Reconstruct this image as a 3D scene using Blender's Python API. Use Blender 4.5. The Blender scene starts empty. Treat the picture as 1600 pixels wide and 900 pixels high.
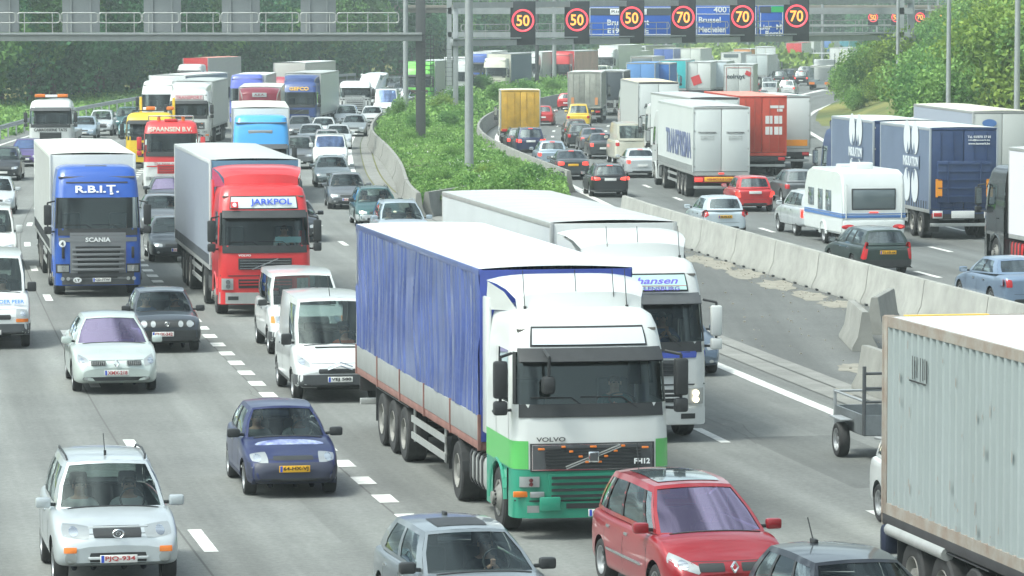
import bpy, bmesh, math, random
from mathutils import Vector, Matrix
from mathutils.bvhtree import BVHTree
R = math.radians
SC = bpy.context.scene
COL = SC.collection
rnd = random.Random(7)

# ------------------------------------------------ camera, world, sun, exposure
CAM_H, FPX, YH = 8.1, 6000.0, 24.0          # camera height, focal length and horizon row for a 1600x900 picture
PITCH = math.atan((450 - YH) / FPX)
cd = bpy.data.cameras.new('camera'); cam = bpy.data.objects.new('camera', cd); COL.objects.link(cam)
cd.sensor_width = 36; cd.lens = 36 * FPX / 1600; cd.clip_start = 1; cd.clip_end = 4000
cam.location = (0, 0, CAM_H); cam.rotation_euler = (math.pi / 2 - PITCH, 0, 0)
SC.camera = cam
SUN_EL, SUN_AZ = R(58), R(-118)             # azimuth measured from +Y towards +X
w = bpy.data.worlds.new('World'); SC.world = w; w.use_nodes = True
nt = w.node_tree; nt.nodes.clear()
sky = nt.nodes.new('ShaderNodeTexSky'); sky.sky_type = 'NISHITA'; sky.sun_disc = False
sky.sun_elevation = SUN_EL; sky.sun_rotation = SUN_AZ; sky.air_density = 1.0; sky.dust_density = 6.0; sky.ozone_density = 0.4
hs = nt.nodes.new('ShaderNodeHueSaturation'); hs.inputs['Saturation'].default_value = 0.45
bg = nt.nodes.new('ShaderNodeBackground'); bg.inputs[1].default_value = 0.15
wo = nt.nodes.new('ShaderNodeOutputWorld')
wtc = nt.nodes.new('ShaderNodeTexCoord'); wmp = nt.nodes.new('ShaderNodeMapping'); wmp.inputs['Scale'].default_value = (1, 1, 2.6)
wn = nt.nodes.new('ShaderNodeTexNoise'); wn.inputs['Scale'].default_value = 5.0; wn.inputs['Detail'].default_value = 7; wn.inputs['Roughness'].default_value = .55
wr = nt.nodes.new('ShaderNodeValToRGB'); wr.color_ramp.elements[0].position = .42; wr.color_ramp.elements[0].color = (.46, .54, .59, 1); wr.color_ramp.elements[1].position = .57; wr.color_ramp.elements[1].color = (1.80, 2.06, 2.0, 1)
wx = nt.nodes.new('ShaderNodeMix'); wx.data_type = 'RGBA'; wx.blend_type = 'MULTIPLY'; wx.inputs[0].default_value = 1
nt.links.new(wtc.outputs['Generated'], wmp.inputs[0]); nt.links.new(wmp.outputs[0], wn.inputs['Vector']); nt.links.new(wn.outputs[0], wr.inputs[0])
nt.links.new(sky.outputs[0], hs.inputs['Color']); nt.links.new(hs.outputs[0], wx.inputs[6]); nt.links.new(wr.outputs[0], wx.inputs[7]); nt.links.new(wx.outputs[2], bg.inputs[0]); nt.links.new(bg.outputs[0], wo.inputs[0])
sd = bpy.data.lights.new('sun', 'SUN'); sd.energy = 1.5; sd.angle = R(10); sd.color = (1, 1, 0.92)
sun = bpy.data.objects.new('sun', sd); COL.objects.link(sun)
sv = Vector((math.sin(SUN_AZ) * math.cos(SUN_EL), math.cos(SUN_AZ) * math.cos(SUN_EL), math.sin(SUN_EL)))
sun.rotation_euler = sv.to_track_quat('Z', 'Y').to_euler()
SC.view_settings.view_transform = 'Standard'; SC.view_settings.look = 'None'
SC.view_settings.exposure = 0.52; SC.view_settings.gamma = 1.0; SC.view_settings.use_curve_mapping = False
SC.cycles.max_bounces = 7; SC.cycles.transparent_max_bounces = 12; SC.cycles.volume_bounces = 0
SC.cycles.caustics_reflective = False; SC.cycles.caustics_refractive = False

def P(px, py, h=0.0):
    """world point at height h seen at pixel (px,py) of the 1600x900 photograph"""
    d = Vector(((px - 800) / FPX, 1.0, -(py - 450) / FPX))
    c, s = math.cos(PITCH), math.sin(PITCH)
    v = Vector((d.x, d.y * c + d.z * s, -d.y * s + d.z * c))
    t = (h - CAM_H) / v.z
    return Vector((v.x * t, v.y * t, h))

# ------------------------------------------------ materials
MT = {}
def mat(name, col=(.5, .5, .5), rough=.5, metal=0., coat=0., emit=0., noise=.0, nscale=3., bump=0., bscale=60., stretch=(1, 1, 1), col2=None, spec=.5):
    if name in MT: return MT[name]
    m = bpy.data.materials.new(name); m.use_nodes = True; MT[name] = m
    t = m.node_tree; b = t.nodes['Principled BSDF']
    b.inputs['Base Color'].default_value = (*col, 1); b.inputs['Roughness'].default_value = rough
    b.inputs['Metallic'].default_value = metal; b.inputs['Coat Weight'].default_value = coat; b.inputs['Coat Roughness'].default_value = .06
    b.inputs['Specular IOR Level'].default_value = spec
    if emit:
        b.inputs['Emission Color'].default_value = (*col, 1); b.inputs['Emission Strength'].default_value = emit
    if noise or bump:
        tc = t.nodes.new('ShaderNodeTexCoord'); mp = t.nodes.new('ShaderNodeMapping'); mp.inputs['Scale'].default_value = stretch
        t.links.new(tc.outputs['Object'], mp.inputs[0])
    if noise:
        n = t.nodes.new('ShaderNodeTexNoise'); n.inputs['Scale'].default_value = nscale; n.inputs['Detail'].default_value = 6; n.inputs['Roughness'].default_value = .65
        t.links.new(mp.outputs[0], n.inputs['Vector'])
        r = t.nodes.new('ShaderNodeValToRGB'); r.color_ramp.elements[0].position = .32; r.color_ramp.elements[1].position = .68
        c2 = col2 or tuple(c * (1 - noise) for c in col)
        r.color_ramp.elements[0].color = (*c2, 1); r.color_ramp.elements[1].color = (*(col if col2 else tuple(min(1, c * (1 + noise * .5)) for c in col)), 1)
        t.links.new(n.outputs[0], r.inputs[0]); t.links.new(r.outputs[0], b.inputs['Base Color'])
    if bump:
        n2 = t.nodes.new('ShaderNodeTexNoise'); n2.inputs['Scale'].default_value = bscale; n2.inputs['Detail'].default_value = 3
        t.links.new(mp.outputs[0], n2.inputs['Vector'])
        bp = t.nodes.new('ShaderNodeBump'); bp.inputs['Strength'].default_value = bump; bp.inputs['Distance'].default_value = .02
        t.links.new(n2.outputs[0], bp.inputs['Height']); t.links.new(bp.outputs[0], b.inputs['Normal'])
    return m
def paint(name, col, metal=.0, rough=.32):
    return mat(name, col, rough, metal, .8, noise=.10, nscale=1.3)
def glassmat(name, tint, gl=(1, 1, 1), refl=.28, rough=.03, mul=1.6):
    m = bpy.data.materials.new(name); m.use_nodes = True; MT[name] = m
    t = m.node_tree; t.nodes.clear(); o = t.nodes.new('ShaderNodeOutputMaterial')
    tr = t.nodes.new('ShaderNodeBsdfTransparent'); tr.inputs[0].default_value = (*tint, 1)
    g = t.nodes.new('ShaderNodeBsdfGlossy'); g.inputs[0].default_value = (*gl, 1); g.inputs['Roughness'].default_value = rough
    f = t.nodes.new('ShaderNodeFresnel'); f.inputs[0].default_value = 1.5
    a = t.nodes.new('ShaderNodeMath'); a.operation = 'MULTIPLY_ADD'; a.inputs[1].default_value = mul; a.inputs[2].default_value = refl * .5; a.use_clamp = True
    x = t.nodes.new('ShaderNodeMixShader')
    t.links.new(f.outputs[0], a.inputs[0]); t.links.new(a.outputs[0], x.inputs[0]); t.links.new(tr.outputs[0], x.inputs[1]); t.links.new(g.outputs[0], x.inputs[2]); t.links.new(x.outputs[0], o.inputs[0])
    return m
GLASS = glassmat('tinted_glass', (.74, .83, .80), (.8, .9, .9), .03, .03, 1.0)
GSIDE = glassmat('side_glass', (.38, .46, .44), (.9, 1, 1), .2)
GPURP = glassmat('violet_coated_glass', (.40, .30, .66), (.92, .74, 1.0), .62, .04)
GBLUE = glassmat('blue_coated_glass', (.25, .33, .6), (.45, .6, 1.0), .45, .1)
LAMPC = glassmat('lamp_cover', (.92, .95, .95), (1, 1, 1), .3)
BLACK = mat('black_plastic', (.028, .03, .032), .5, noise=.2, nscale=5)
DGREY = mat('grey_plastic', (.07, .075, .08), .55, noise=.15, nscale=5)
RUBBER = mat('tyre_rubber', (.03, .03, .031), .8, noise=.25, nscale=8)
RIM = mat('wheel_metal', (.42, .43, .44), .35, .7)
RIMD = mat('dusty_wheel_steel', (.24, .235, .22), .6, .3, noise=.3)
CHROME = mat('chrome', (.75, .76, .77), .15, 1)
CHASSIS = mat('chassis_steel', (.035, .035, .037), .6, noise=.3)
INTER = mat('cabin_trim', (.035, .037, .04), .8)
SEAT = mat('seat_cloth', (.06, .062, .068), .9)
LITE = mat('lamp_reflector', (.40, .42, .42), .38, .6, 1)
LITON = mat('lit_headlamp', (1, .86, .62), .3, emit=2.2)
ORANGE = mat('orange_lens', (.75, .2, .03), .3)
REDL = mat('red_lens', (.5, .02, .025), .25, coat=.5)
REDON = mat('lit_brake_lamp', (.95, .07, .05), .3, emit=.75)
STEEL = mat('galvanised_steel', (.36, .38, .39), .5, .35, noise=.12, nscale=2)
PLW = mat('white_plate', (.72, .72, .70), .4)
PLY = mat('yellow_plate', (.78, .42, .02), .4)
PLRED = mat('plate_red_ink', (.42, .05, .05), .5)
PLBLK = mat('plate_black_ink', (.02, .02, .02), .5)
PLBLU = mat('plate_blue_band', (.03, .08, .5), .5)
WHITE = mat('white_gelcoat', (.64, .66, .65), .35, coat=.4, noise=.06, nscale=.8)
ROOFW = mat('pale_roof_sheet', (.62, .64, .62), .5, noise=.08, nscale=.7, stretch=(1, .2, 1))
ALU = mat('dull_aluminium', (.42, .43, .42), .45, .4, noise=.12)
CONC = mat('concrete', (.25, .25, .23), .85, noise=.2, nscale=1.6, bump=.3)
SIL = paint('silver_paint', (.58, .61, .62), .25)
SKIN = mat('skin', (.45, .26, .19), .6)
HAIR = mat('dark_hair', (.05, .035, .025), .7)

# ------------------------------------------------ mesh builder
class MB:
    def __init__(s): s.v = []; s.f = []; s.m = []; s.uv = None
    def add(s, vs, fs, m=0):
        o = len(s.v); s.v += [tuple(v) for v in vs]
        for f in fs: s.f.append(tuple(i + o for i in f)); s.m.append(m)
        return s
    def box(s, x0, x1, y0, y1, z0, z1, m=0, r=0., T=None):
        if r <= 0:
            vs = [(x, y, z) for x in (x0, x1) for y in (y0, y1) for z in (z0, z1)]
            fs = [(0, 1, 3, 2), (4, 6, 7, 5), (0, 4, 5, 1), (2, 3, 7, 6), (0, 2, 6, 4), (1, 5, 7, 3)]
        else:
            b = bmesh.new(); bmesh.ops.create_cube(b, size=1, matrix=Matrix.LocRotScale(((x0 + x1) / 2, (y0 + y1) / 2, (z0 + z1) / 2), None, (abs(x1 - x0), abs(y1 - y0), abs(z1 - z0))))
            bmesh.ops.bevel(b, geom=b.edges[:], offset=r, segments=2, affect='EDGES', profile=.5)
            b.verts.index_update(); vs = [v.co.copy() for v in b.verts]; fs = [tuple(v.index for v in f.verts) for f in b.faces]; b.free()
        if T: vs = [T @ Vector(v) for v in vs]
        return s.add(vs, fs, m)
    def cyl(s, p0, p1, r0, r1=None, n=12, m=0, cap=True):
        p0, p1 = Vector(p0), Vector(p1); r1 = r0 if r1 is None else r1
        d = (p1 - p0).normalized(); a = d.orthogonal().normalized(); b = d.cross(a)
        vs = []
        for i in range(n):
            t = 2 * math.pi * i / n; o = a * math.cos(t) + b * math.sin(t)
            vs += [p0 + o * r0, p1 + o * r1]
        fs = [(2 * i, 2 * ((i + 1) % n), 2 * ((i + 1) % n) + 1, 2 * i + 1) for i in range(n)]
        if cap: fs += [tuple(range(0, 2 * n, 2))[::-1], tuple(range(1, 2 * n, 2))]
        return s.add(vs, fs, m)
    def tube(s, pts, r, n=6, m=0):
        for a, b in zip(pts, pts[1:]): s.cyl(a, b, r, n=n, m=m)
        return s
    def lathe(s, prof, c=(0, 0, 0), n=24, m=0, axis='x'):
        """prof: list of (radius, offset along axis)"""
        vs = []; k = len(prof)
        for i in range(n):
            t = 2 * math.pi * i / n
            for r, o in prof:
                p = (o, r * math.cos(t), r * math.sin(t)) if axis == 'x' else (r * math.cos(t), r * math.sin(t), o)
                vs.append((p[0] + c[0], p[1] + c[1], p[2] + c[2]))
        fs = [(i * k + j, ((i + 1) % n) * k + j, ((i + 1) % n) * k + j + 1, i * k + j + 1) for i in range(n) for j in range(k - 1)]
        return s.add(vs, fs, m)
    def grid(s, fn, us, vs_, m=0, skip=None):
        nv = len(vs_); vs = [fn(u, v) for u in us for v in vs_]
        fs = []; 
        for i in range(len(us) - 1):
            for j in range(nv - 1):
                if skip and skip((us[i] + us[i + 1]) / 2, (vs_[j] + vs_[j + 1]) / 2): continue
                fs.append((i * nv + j, (i + 1) * nv + j, (i + 1) * nv + j + 1, i * nv + j + 1))
        return s.add(vs, fs, m)
    def mesh(s, name, nm=1, smooth=40):
        me = bpy.data.meshes.new(name); me.from_pydata(s.v, [], s.f)
        for i in range(max(nm, (max(s.m) + 1) if s.m else 1)): me.materials.append(None)
        me.polygons.foreach_set('material_index', s.m)
        if smooth:
            b = bmesh.new(); b.from_mesh(me); bmesh.ops.recalc_face_normals(b, faces=b.faces[:]); b.to_mesh(me); b.free()
            me.shade_smooth(); me.set_sharp_from_angle(angle=R(smooth))
        me.update(); return me

CACHE = {}
def cm(key, fn, nm=1, smooth=40):
    """cached mesh: fn fills an MB"""
    if key not in CACHE:
        r = fn()
        CACHE[key] = r.mesh(key if isinstance(key, str) else '_'.join(map(str, key)), nm, smooth) if isinstance(r, MB) else r
    return CACHE[key]
def link(name, me, mats, parent=None, loc=None, rot=None, scale=None):
    o = bpy.data.objects.new(name, me); COL.objects.link(o)
    if not isinstance(mats, (list, tuple)): mats = [mats]
    for i, m in enumerate(mats):
        if i < len(o.material_slots): o.material_slots[i].link = 'OBJECT'; o.material_slots[i].material = m
    if parent is not None: o.parent = parent
    if loc is not None: o.location = loc
    if rot is not None: o.rotation_euler = rot
    if scale is not None: o.scale = scale
    return o
def obj(name, mb, mats, parent=None, smooth=40, **k):
    n = len(mats) if isinstance(mats, (list, tuple)) else 1
    return link(name, mb.mesh(name, n, smooth), mats, parent, **k)
def tag(o, label=None, cat=None, group=None, kind=None):
    if label: o['label'] = label
    if cat: o['category'] = cat
    if group: o['group'] = group
    if kind: o['kind'] = kind
    return o
def thing(name, label, cat, loc=(0, 0, 0), rz=0, group=None):
    o = bpy.data.objects.new(name, None); COL.objects.link(o); o.empty_display_size = .3
    o.location = loc; o.rotation_euler = (0, 0, rz); return tag(o, label, cat, group)
def lerp(a, b, t): return a + (b - a) * t
def itp(tab, x):
    if x <= tab[0][0]: return tab[0][1]
    for (a, ya), (b, yb) in zip(tab, tab[1:]):
        if x <= b: return ya + (yb - ya) * (x - a) / (b - a)
    return tab[-1][1]

FONTC = {}
def text(s, parent, m, loc, width=None, height=None, rot=(math.pi / 2, 0, 0), name='lettering', ext=.004, bold=0., shear=0., label=None):
    key = ('t', s, ext, bold, shear)
    if key not in FONTC:
        c = bpy.data.curves.new('lettering', 'FONT'); c.body = s; c.align_x = 'CENTER'; c.align_y = 'CENTER'; c.extrude = ext; c.offset = bold; c.shear = shear; c.resolution_u = 3
        o = bpy.data.objects.new('tmp', c); COL.objects.link(o); bpy.context.view_layer.update()
        me = bpy.data.meshes.new_from_object(o.evaluated_get(bpy.context.evaluated_depsgraph_get())); bpy.data.objects.remove(o)
        xs = [v.co.x for v in me.vertices]; ys = [v.co.y for v in me.vertices]
        cx, cy = (min(xs) + max(xs)) / 2, (min(ys) + max(ys)) / 2
        for v in me.vertices: v.co.x -= cx; v.co.y -= cy
        me.materials.clear(); me.materials.append(None)
        FONTC[key] = (me, max(xs) - min(xs), max(ys) - min(ys))
    me, wd, ht = FONTC[key]
    sx = (width / wd) if width else (height / ht); sy = (height / ht) if height else sx
    o = link(name, me, m, parent, loc, rot, (sx, sy, 1))
    if label: o['label'] = label
    return o
# ------------------------------------------------ the two carriageways as plan curves (distance y, x), traced once and smoothed
EC = [(-60, 32), (0, 20.5), (50, 11.5), (62, 9.15), (77, 6.45), (87.4, 4.75), (110, 1.15), (138, -3.1), (165, -6.0), (190, -8.0), (215, -9.3), (245, -10.6), (280, -11.2), (316, -11.0), (350, -9.7), (386, -7.6), (430, -3.0), (467, 2.4), (520, 11.5), (600, 28), (720, 57), (900, 110)]
RC = [(-60, 40), (0, 29), (60, 18.8), (85, 14.8), (104.7, 11.6), (130, 7.9), (150, 5.3), (183, 2.7), (204, 1.2), (225, -.1), (250, -1.0), (284, -.2), (322, 2.9), (355, 6.9), (400, 14), (450, 24), (520, 40), (600, 60), (720, 92), (900, 145)]
def smooth(tab, step=6.):
    ys = []; y = tab[0][0]
    while y <= tab[-1][0]: ys.append(y); y += step
    n = len(tab); ms = []
    for i in range(n):
        if i == 0: ms.append((tab[1][1] - tab[0][1]) / (tab[1][0] - tab[0][0]))
        elif i == n - 1: ms.append((tab[-1][1] - tab[-2][1]) / (tab[-1][0] - tab[-2][0]))
        else: ms.append((tab[i + 1][1] - tab[i - 1][1]) / (tab[i + 1][0] - tab[i - 1][0]))
    out = []
    for y in ys:
        i = max(j for j in range(n - 1) if tab[j][0] <= y); a, b = tab[i], tab[i + 1]; h = b[0] - a[0]; t = (y - a[0]) / h
        out.append(((2 * t**3 - 3 * t**2 + 1) * a[1] + (t**3 - 2 * t**2 + t) * h * ms[i] + (-2 * t**3 + 3 * t**2) * b[1] + (t**3 - t**2) * h * ms[i + 1]))
    for _ in range(3): out = [out[0]] + [(out[i - 1] + 2 * out[i] + out[i + 1]) / 4 for i in range(1, len(out) - 1)] + [out[-1]]
    return list(zip(ys, out))
ES, RS = smooth(EC), smooth(RC)
def slope(S, y):
    return (itp(S, y + 5) - itp(S, y - 5)) / 10
def offp(S, y, o):
    """point beside the curve, o metres to the right of it"""
    m = slope(S, y); n = math.hypot(1, m); return Vector((itp(S, y) + o / n, y - o * m / n, 0))
def put(px, py, dirn, back, yaw=0):
    p = P(px, py); S = ES if dirn == 'L' else RS
    m = slope(S, p.y)
    if dirn == 'L': th = math.atan(-m)
    else: th = math.pi - math.atan(m)
    th += R(yaw)
    q = Matrix.Rotation(th, 3, 'Z') @ Vector((0, back, 0))
    return p - q, th
# ------------------------------------------------ conforming decals
def ray(bvh, dirn, a, b):
    """dirn 'F' front (a=x,b=z), 'B' back, 'L' x<0 side (a=y,b=z), 'Rt' x>0 side, 'T' top (a=x,b=y)"""
    if dirn == 'F': o, d = Vector((a, -9, b)), Vector((0, 1, 0))
    elif dirn == 'B': o, d = Vector((a, 20, b)), Vector((0, -1, 0))
    elif dirn == 'L': o, d = Vector((-5, a, b)), Vector((1, 0, 0))
    elif dirn == 'Rt': o, d = Vector((5, a, b)), Vector((-1, 0, 0))
    else: o, d = Vector((a, b, 8)), Vector((0, 0, -1))
    h = bvh.ray_cast(o, d)
    return h[0], d, o
def decal(mb, bvh, dirn, c, off=.006, m=0, n=5, rnd_=0., depth=.02):
    """patch hugging the surface; c = four (a,b) corners in order or (cx,cy,rx,ry) for a disc"""
    disc = not isinstance(c[0], (tuple, list)); us = [-1 + 2 * i / n for i in range(n + 1)]
    pts = []; last = None
    for v in us:
        for u in us:
            k = 1. if disc else rnd_
            uu = u * math.sqrt(max(0, 1 - v * v / 2 * k)); vv = v * math.sqrt(max(0, 1 - u * u / 2 * k))
            if disc: a, b = c[0] + uu * c[2], c[1] + vv * c[3]
            else:
                s, t = (uu + 1) / 2, (vv + 1) / 2
                a = (c[0][0] * (1 - s) + c[1][0] * s) * (1 - t) + (c[3][0] * (1 - s) + c[2][0] * s) * t
                b = (c[0][1] * (1 - s) + c[1][1] * s) * (1 - t) + (c[3][1] * (1 - s) + c[2][1] * s) * t
            h, d, o = ray(bvh, dirn, a, b)
            pts.append([h, d, o])
    good = [((p[0] - p[2]).length) for p in pts if p[0] is not None]
    if not good: return mb
    far = sorted(good)[len(good) // 2]
    vs = []
    for h, d, o in pts:
        if h is None or (h - o).length > far + .45: h = o + d * far
        vs.append(h - d * off)
    k = n + 1; fs = [(j * k + i, j * k + i + 1, (j + 1) * k + i + 1, (j + 1) * k + i) for j in range(n) for i in range(n)]
    ring = list(range(k)) + [j * k + n for j in range(1, k)] + [n * k + i for i in range(n - 1, -1, -1)] + [j * k for j in range(n - 1, 0, -1)]
    base = len(vs); dd = pts[0][1]
    vs += [vs[i] + dd * depth for i in ring]; q = len(ring)
    fs += [(ring[i], ring[(i + 1) % q], base + (i + 1) % q, base + i) for i in range(q)]
    return mb.add(vs, fs, m)
def mirror(c): return (-c[0], c[1], c[2], c[3]) if not isinstance(c[0], (tuple, list)) else [(-a, b) for a, b in c]

# ------------------------------------------------ car bodies.  local frame: forward = -Y, front axle at y=0
def spec(**k):
    d = dict(L=4.2, W=1.74, H=1.47, wb=2.6, fo=.85, zh=.93, zhf=.70, zb=.95, zboot=.98, wsb=.30, wst=1.12, rt=2.85, rb=3.2, wr=.58, wheel=.31,
             wins=[(.12, .46), (.50, .84)], bowF=.16, nose=.86, zr=.98, arch=.055, tumble=.9, sill=.2, crown=.035)
    d.update(k); d['tail'] = d['L'] - d['fo']; return d
SP = {
 'hatch': spec(),
 'supermini': spec(L=3.75, W=1.63, H=1.43, wb=2.44, fo=.72, zh=.92, zhf=.68, rt=2.45, rb=2.85, wheel=.285, wst=1.02, wr=.54),
 'saloon': spec(L=4.62, W=1.78, H=1.44, wb=2.7, fo=.88, rt=2.3, rb=3.0, zboot=1.03, wins=[(.13, .48), (.52, .86)]),
 'bigsaloon': spec(L=4.86, W=1.86, H=1.56, wb=2.84, fo=.98, rt=2.9, rb=3.45, zh=1.0, zhf=.76, zb=1.0, zboot=1.08, wsb=.32, wst=1.3, wheel=.33),
 'estate': spec(L=4.68, W=1.77, H=1.47, wb=2.68, fo=.9, rt=3.35, rb=3.62, wins=[(.10, .34), (.37, .61), (.64, .92)], zboot=.98),
 'suv': spec(L=4.2, W=1.76, H=1.72, wb=2.5, fo=.78, zh=1.08, zhf=.86, zb=1.08, wst=1.0, rt=2.95, rb=3.25, wheel=.345, wr=.62, sill=.34, zboot=1.1, wins=[(.10, .36), (.39, .63), (.67, .92)], nose=.92),
 'mpv': spec(L=4.28, W=1.81, H=1.62, wb=2.69, fo=.82, zh=1.02, zhf=.76, zb=1.0, wsb=.08, wst=1.02, rt=3.0, rb=3.3, zboot=1.02, wr=.6, wins=[(.03, .12), (.15, .50), (.53, .80), (.84, .95)], bowF=.2),
 'van': spec(L=4.8, W=1.9, H=1.95, wb=3.0, fo=.86, zh=1.15, zhf=.86, zb=1.18, wsb=.0, wst=.72, rt=3.78, rb=3.9, zboot=1.18, wr=.76, wheel=.33, wins=[(.04, .24)], nose=.93, bowF=.18, sill=.28),
 'vanglazed': spec(L=4.8, W=1.9, H=1.92, wb=3.0, fo=.82, zh=1.15, zhf=.86, zb=1.15, wsb=.05, wst=.75, rt=3.78, rb=3.9, zboot=1.15, wr=.76, wheel=.33, wins=[(.04, .24), (.28, .58), (.62, .94)], nose=.93, bowF=.14, sill=.28),
 'bigvan': spec(L=5.3, W=2.0, H=2.45, wb=3.3, fo=.82, zh=1.35, zhf=1.0, zb=1.35, wsb=-.12, wst=.55, rt=4.4, rb=4.45, zboot=1.35, wr=.84, wheel=.34, wins=[(.04, .2)], nose=.93, bowF=.14, sill=.3),
}
def hw_at(s, y):
    f, t, W = -s['fo'], s['tail'], s['W'] / 2
    n = s['nose']
    return W * itp([(f, n - .10), (f + .05, n - .02), (f + .2, n + .06), (f + .5, .985), (0.2, 1), (s['wb'] - .3, 1), (t - .5, .975), (t - .15, .93), (t, .84)], y)
def top_at(s, y):
    f, t = -s['fo'], s['tail']
    return itp([(f, s['zhf'] - .20), (f + .04, s['zhf'] - .09), (f + .16, s['zhf'] - .01), (f + .4, s['zhf'] + .07), (lerp(f, s['wsb'], .62), lerp(s['zhf'], s['zh'], .72)), (s['wsb'], s['zh'] + .01), (s['wsb'] + .3, s['zb']),
                (s['rb'] - .1, s['zb'] + .02), (s['rb'], s['zboot']), (t - .2, s['zboot'] - .015), (t - .05, s['zboot'] - .07), (t, s['zboot'] - .16)], y)
def loft_body(s):
    mb = MB(); f, t = -s['fo'], s['tail']
    ys = [f, f + .04, f + .16, f + .4, lerp(f, s['wsb'], .62), s['wsb'], s['wsb'] + .3, 1.2, 1.9, s['wb'] - .25, s['wb'] + .25, s['rb'] - .12]
    if s['rb'] + .1 < t - .22: ys.append(s['rb'] + .04)
    ys += [t - .2, t - .05, t]; ys = sorted(set(round(y, 3) for y in ys))
    rings = []
    for y in ys:
        hw, zt = hw_at(s, y), top_at(s, y); e = itp([(f, .1), (f + .16, .02), (f + .5, 0), (t - .5, 0), (t, .08)], y); zb = s['sill'] + e
        zs = zt - (.03 if y > s['wsb'] else .05)
        mid = lerp(zb, zt, .55)
        rings.append([(0, zb), (.75 * hw, zb), (.95 * hw, zb + .02), (hw * .99, zb + .11), (hw, mid), (hw * .985, lerp(mid, zs, .6)), (hw * .96, zs - .02), (hw * .89, zs + .012), (hw * .55, zt + .005), (0, zt + .02)])
    full = []
    for y, r in zip(ys, rings):
        full.append([(x, y, z) for x, z in r] + [(-x, y, z) for x, z in r[-2:0:-1]])
    n = len(full[0]); vs = [p for r in full for p in r]; fs = []
    for i in range(len(full) - 1):
        for j in range(n): fs.append((i * n + j, i * n + (j + 1) % n, (i + 1) * n + (j + 1) % n, (i + 1) * n + j))
    for i0 in (0, len(full) - 1):                     # end caps as strips
        o = i0 * n; h = n // 2
        for j in range(h):
            a, b, c, d = j, j + 1, (n - j - 1) % n, (n - j) % n
            q = [o + a, o + b, o + c, o + d]; q = list(dict.fromkeys(q))
            if len(q) >= 3: fs.append(tuple(q))
    mb.add(vs, fs); return mb
def tmp_obj(me):
    o = bpy.data.objects.new('tmp', me); COL.objects.link(o); return o
def evald(o):
    bpy.context.view_layer.update(); me = bpy.data.meshes.new_from_object(o.evaluated_get(bpy.context.evaluated_depsgraph_get())); return me
def car_shell(kind, s):
    """(solid bvh, cut mesh): 0 paint, 1 dark liner"""
    o = tmp_obj(loft_body(s).mesh('tmp', 1, 0)); sb = o.modifiers.new('s', 'SUBSURF'); sb.levels = 2; sb.render_levels = 2
    solid = evald(o); bpy.data.objects.remove(o)
    bvh = BVHTree.FromPolygons([v.co.copy() for v in solid.vertices], [tuple(p.vertices) for p in solid.polygons])
    o = tmp_obj(solid); ra = s['wheel'] + s['arch']; W = s['W'] / 2
    cut = MB()
    for y in (0, s['wb']):
        for sg in (-1, 1): cut.cyl((sg * (W - .27), y, s['wheel']), (sg * (W + .3), y, s['wheel']), ra, n=28)
    cut.box(-W * .80, W * .80, s['wsb'] + .12, s['rb'] - .1, .32, 3)
    c = tmp_obj(cut.mesh('cut', 1, 0)); b = o.modifiers.new('b', 'BOOLEAN'); b.operation = 'DIFFERENCE'; b.object = c; b.solver = 'EXACT'
    me = evald(o); bpy.data.objects.remove(o); bpy.data.objects.remove(c)
    me.materials.clear(); me.materials.append(None); me.materials.append(None)
    for p in me.polygons:
        c = p.center; dark = 0
        for y in (0, s['wb']):
            if math.hypot(c.y - y, c.z - s['wheel']) < ra + .012 and abs(c.x) < hw_at(s, c.y) - .004 and abs(p.normal.x) < .9: dark = 1
            if math.hypot(c.y - y, c.z - s['wheel']) < ra + .012 and abs(c.x) < W - .2: dark = 1
        if abs(c.x) < W * .802 and s['wsb'] + .11 < c.y < s['rb'] - .09 and c.z < s['zb'] + .03 and c.z > .31: dark = 1
        if c.z < s['sill'] + .03: dark = 1
        p.material_index = dark
    me.shade_smooth(); me.set_sharp_from_angle(angle=R(38)); return bvh, me
def gh(s):
    """greenhouse surface functions"""
    zb0 = top_at(s, s['wsb'] + .1) - .03; zb1 = s['zboot'] - .02; W = s['W'] / 2
    ybase = lambda u: lerp(s['wsb'] + .14, s['rb'], u)
    yroof = lambda u: lerp(s['wst'] + .06, s['rt'], u)
    xb = lambda u: hw_at(s, ybase(u)) * itp([(0, .86), (.12, .895), (.8, .90), (1, .86)], u)
    xr = lambda u: s['wr'] * itp([(0, .92), (.2, 1), (.75, 1), (1, .93)], u)
    zbs = lambda u: lerp(zb0, zb1, u) if s['rb'] > s['rt'] + .5 else lerp(zb0, max(zb1, zb0), u)
    zr = lambda u: s['H'] - s['crown'] - .035 * ((u - .45) / .55) ** 2 * (1.2 if u > .45 else 1.6)
    def S(u, v, sg=1):
        return Vector((sg * (lerp(xb(u), xr(u), v) + .035 * math.sin(math.pi * min(1, v))), lerp(ybase(u), yroof(u), v), lerp(zbs(u), zr(u), v)))
    def F(u, v):
        p = S(0, v); return Vector((u * p.x, p.y - lerp(s['bowF'], .05, v) * (1 - u * u), p.z + s['crown'] * (1 - u * u) * v))
    def B(u, v):
        p = S(1, v); return Vector((u * p.x, p.y + lerp(.09, .05, v) * (1 - u * u), p.z + s['crown'] * (1 - u * u) * v))
    def Rf(u, w_):
        p = S(u, 1); q = 1 - w_ * w_; return Vector((w_ * p.x, p.y + q * lerp(-.05, .05, u), p.z + s['crown'] * q))
    return S, F, B, Rf
def lin(a, b, n): return [a + (b - a) * i / n for i in range(n + 1)]
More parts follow.
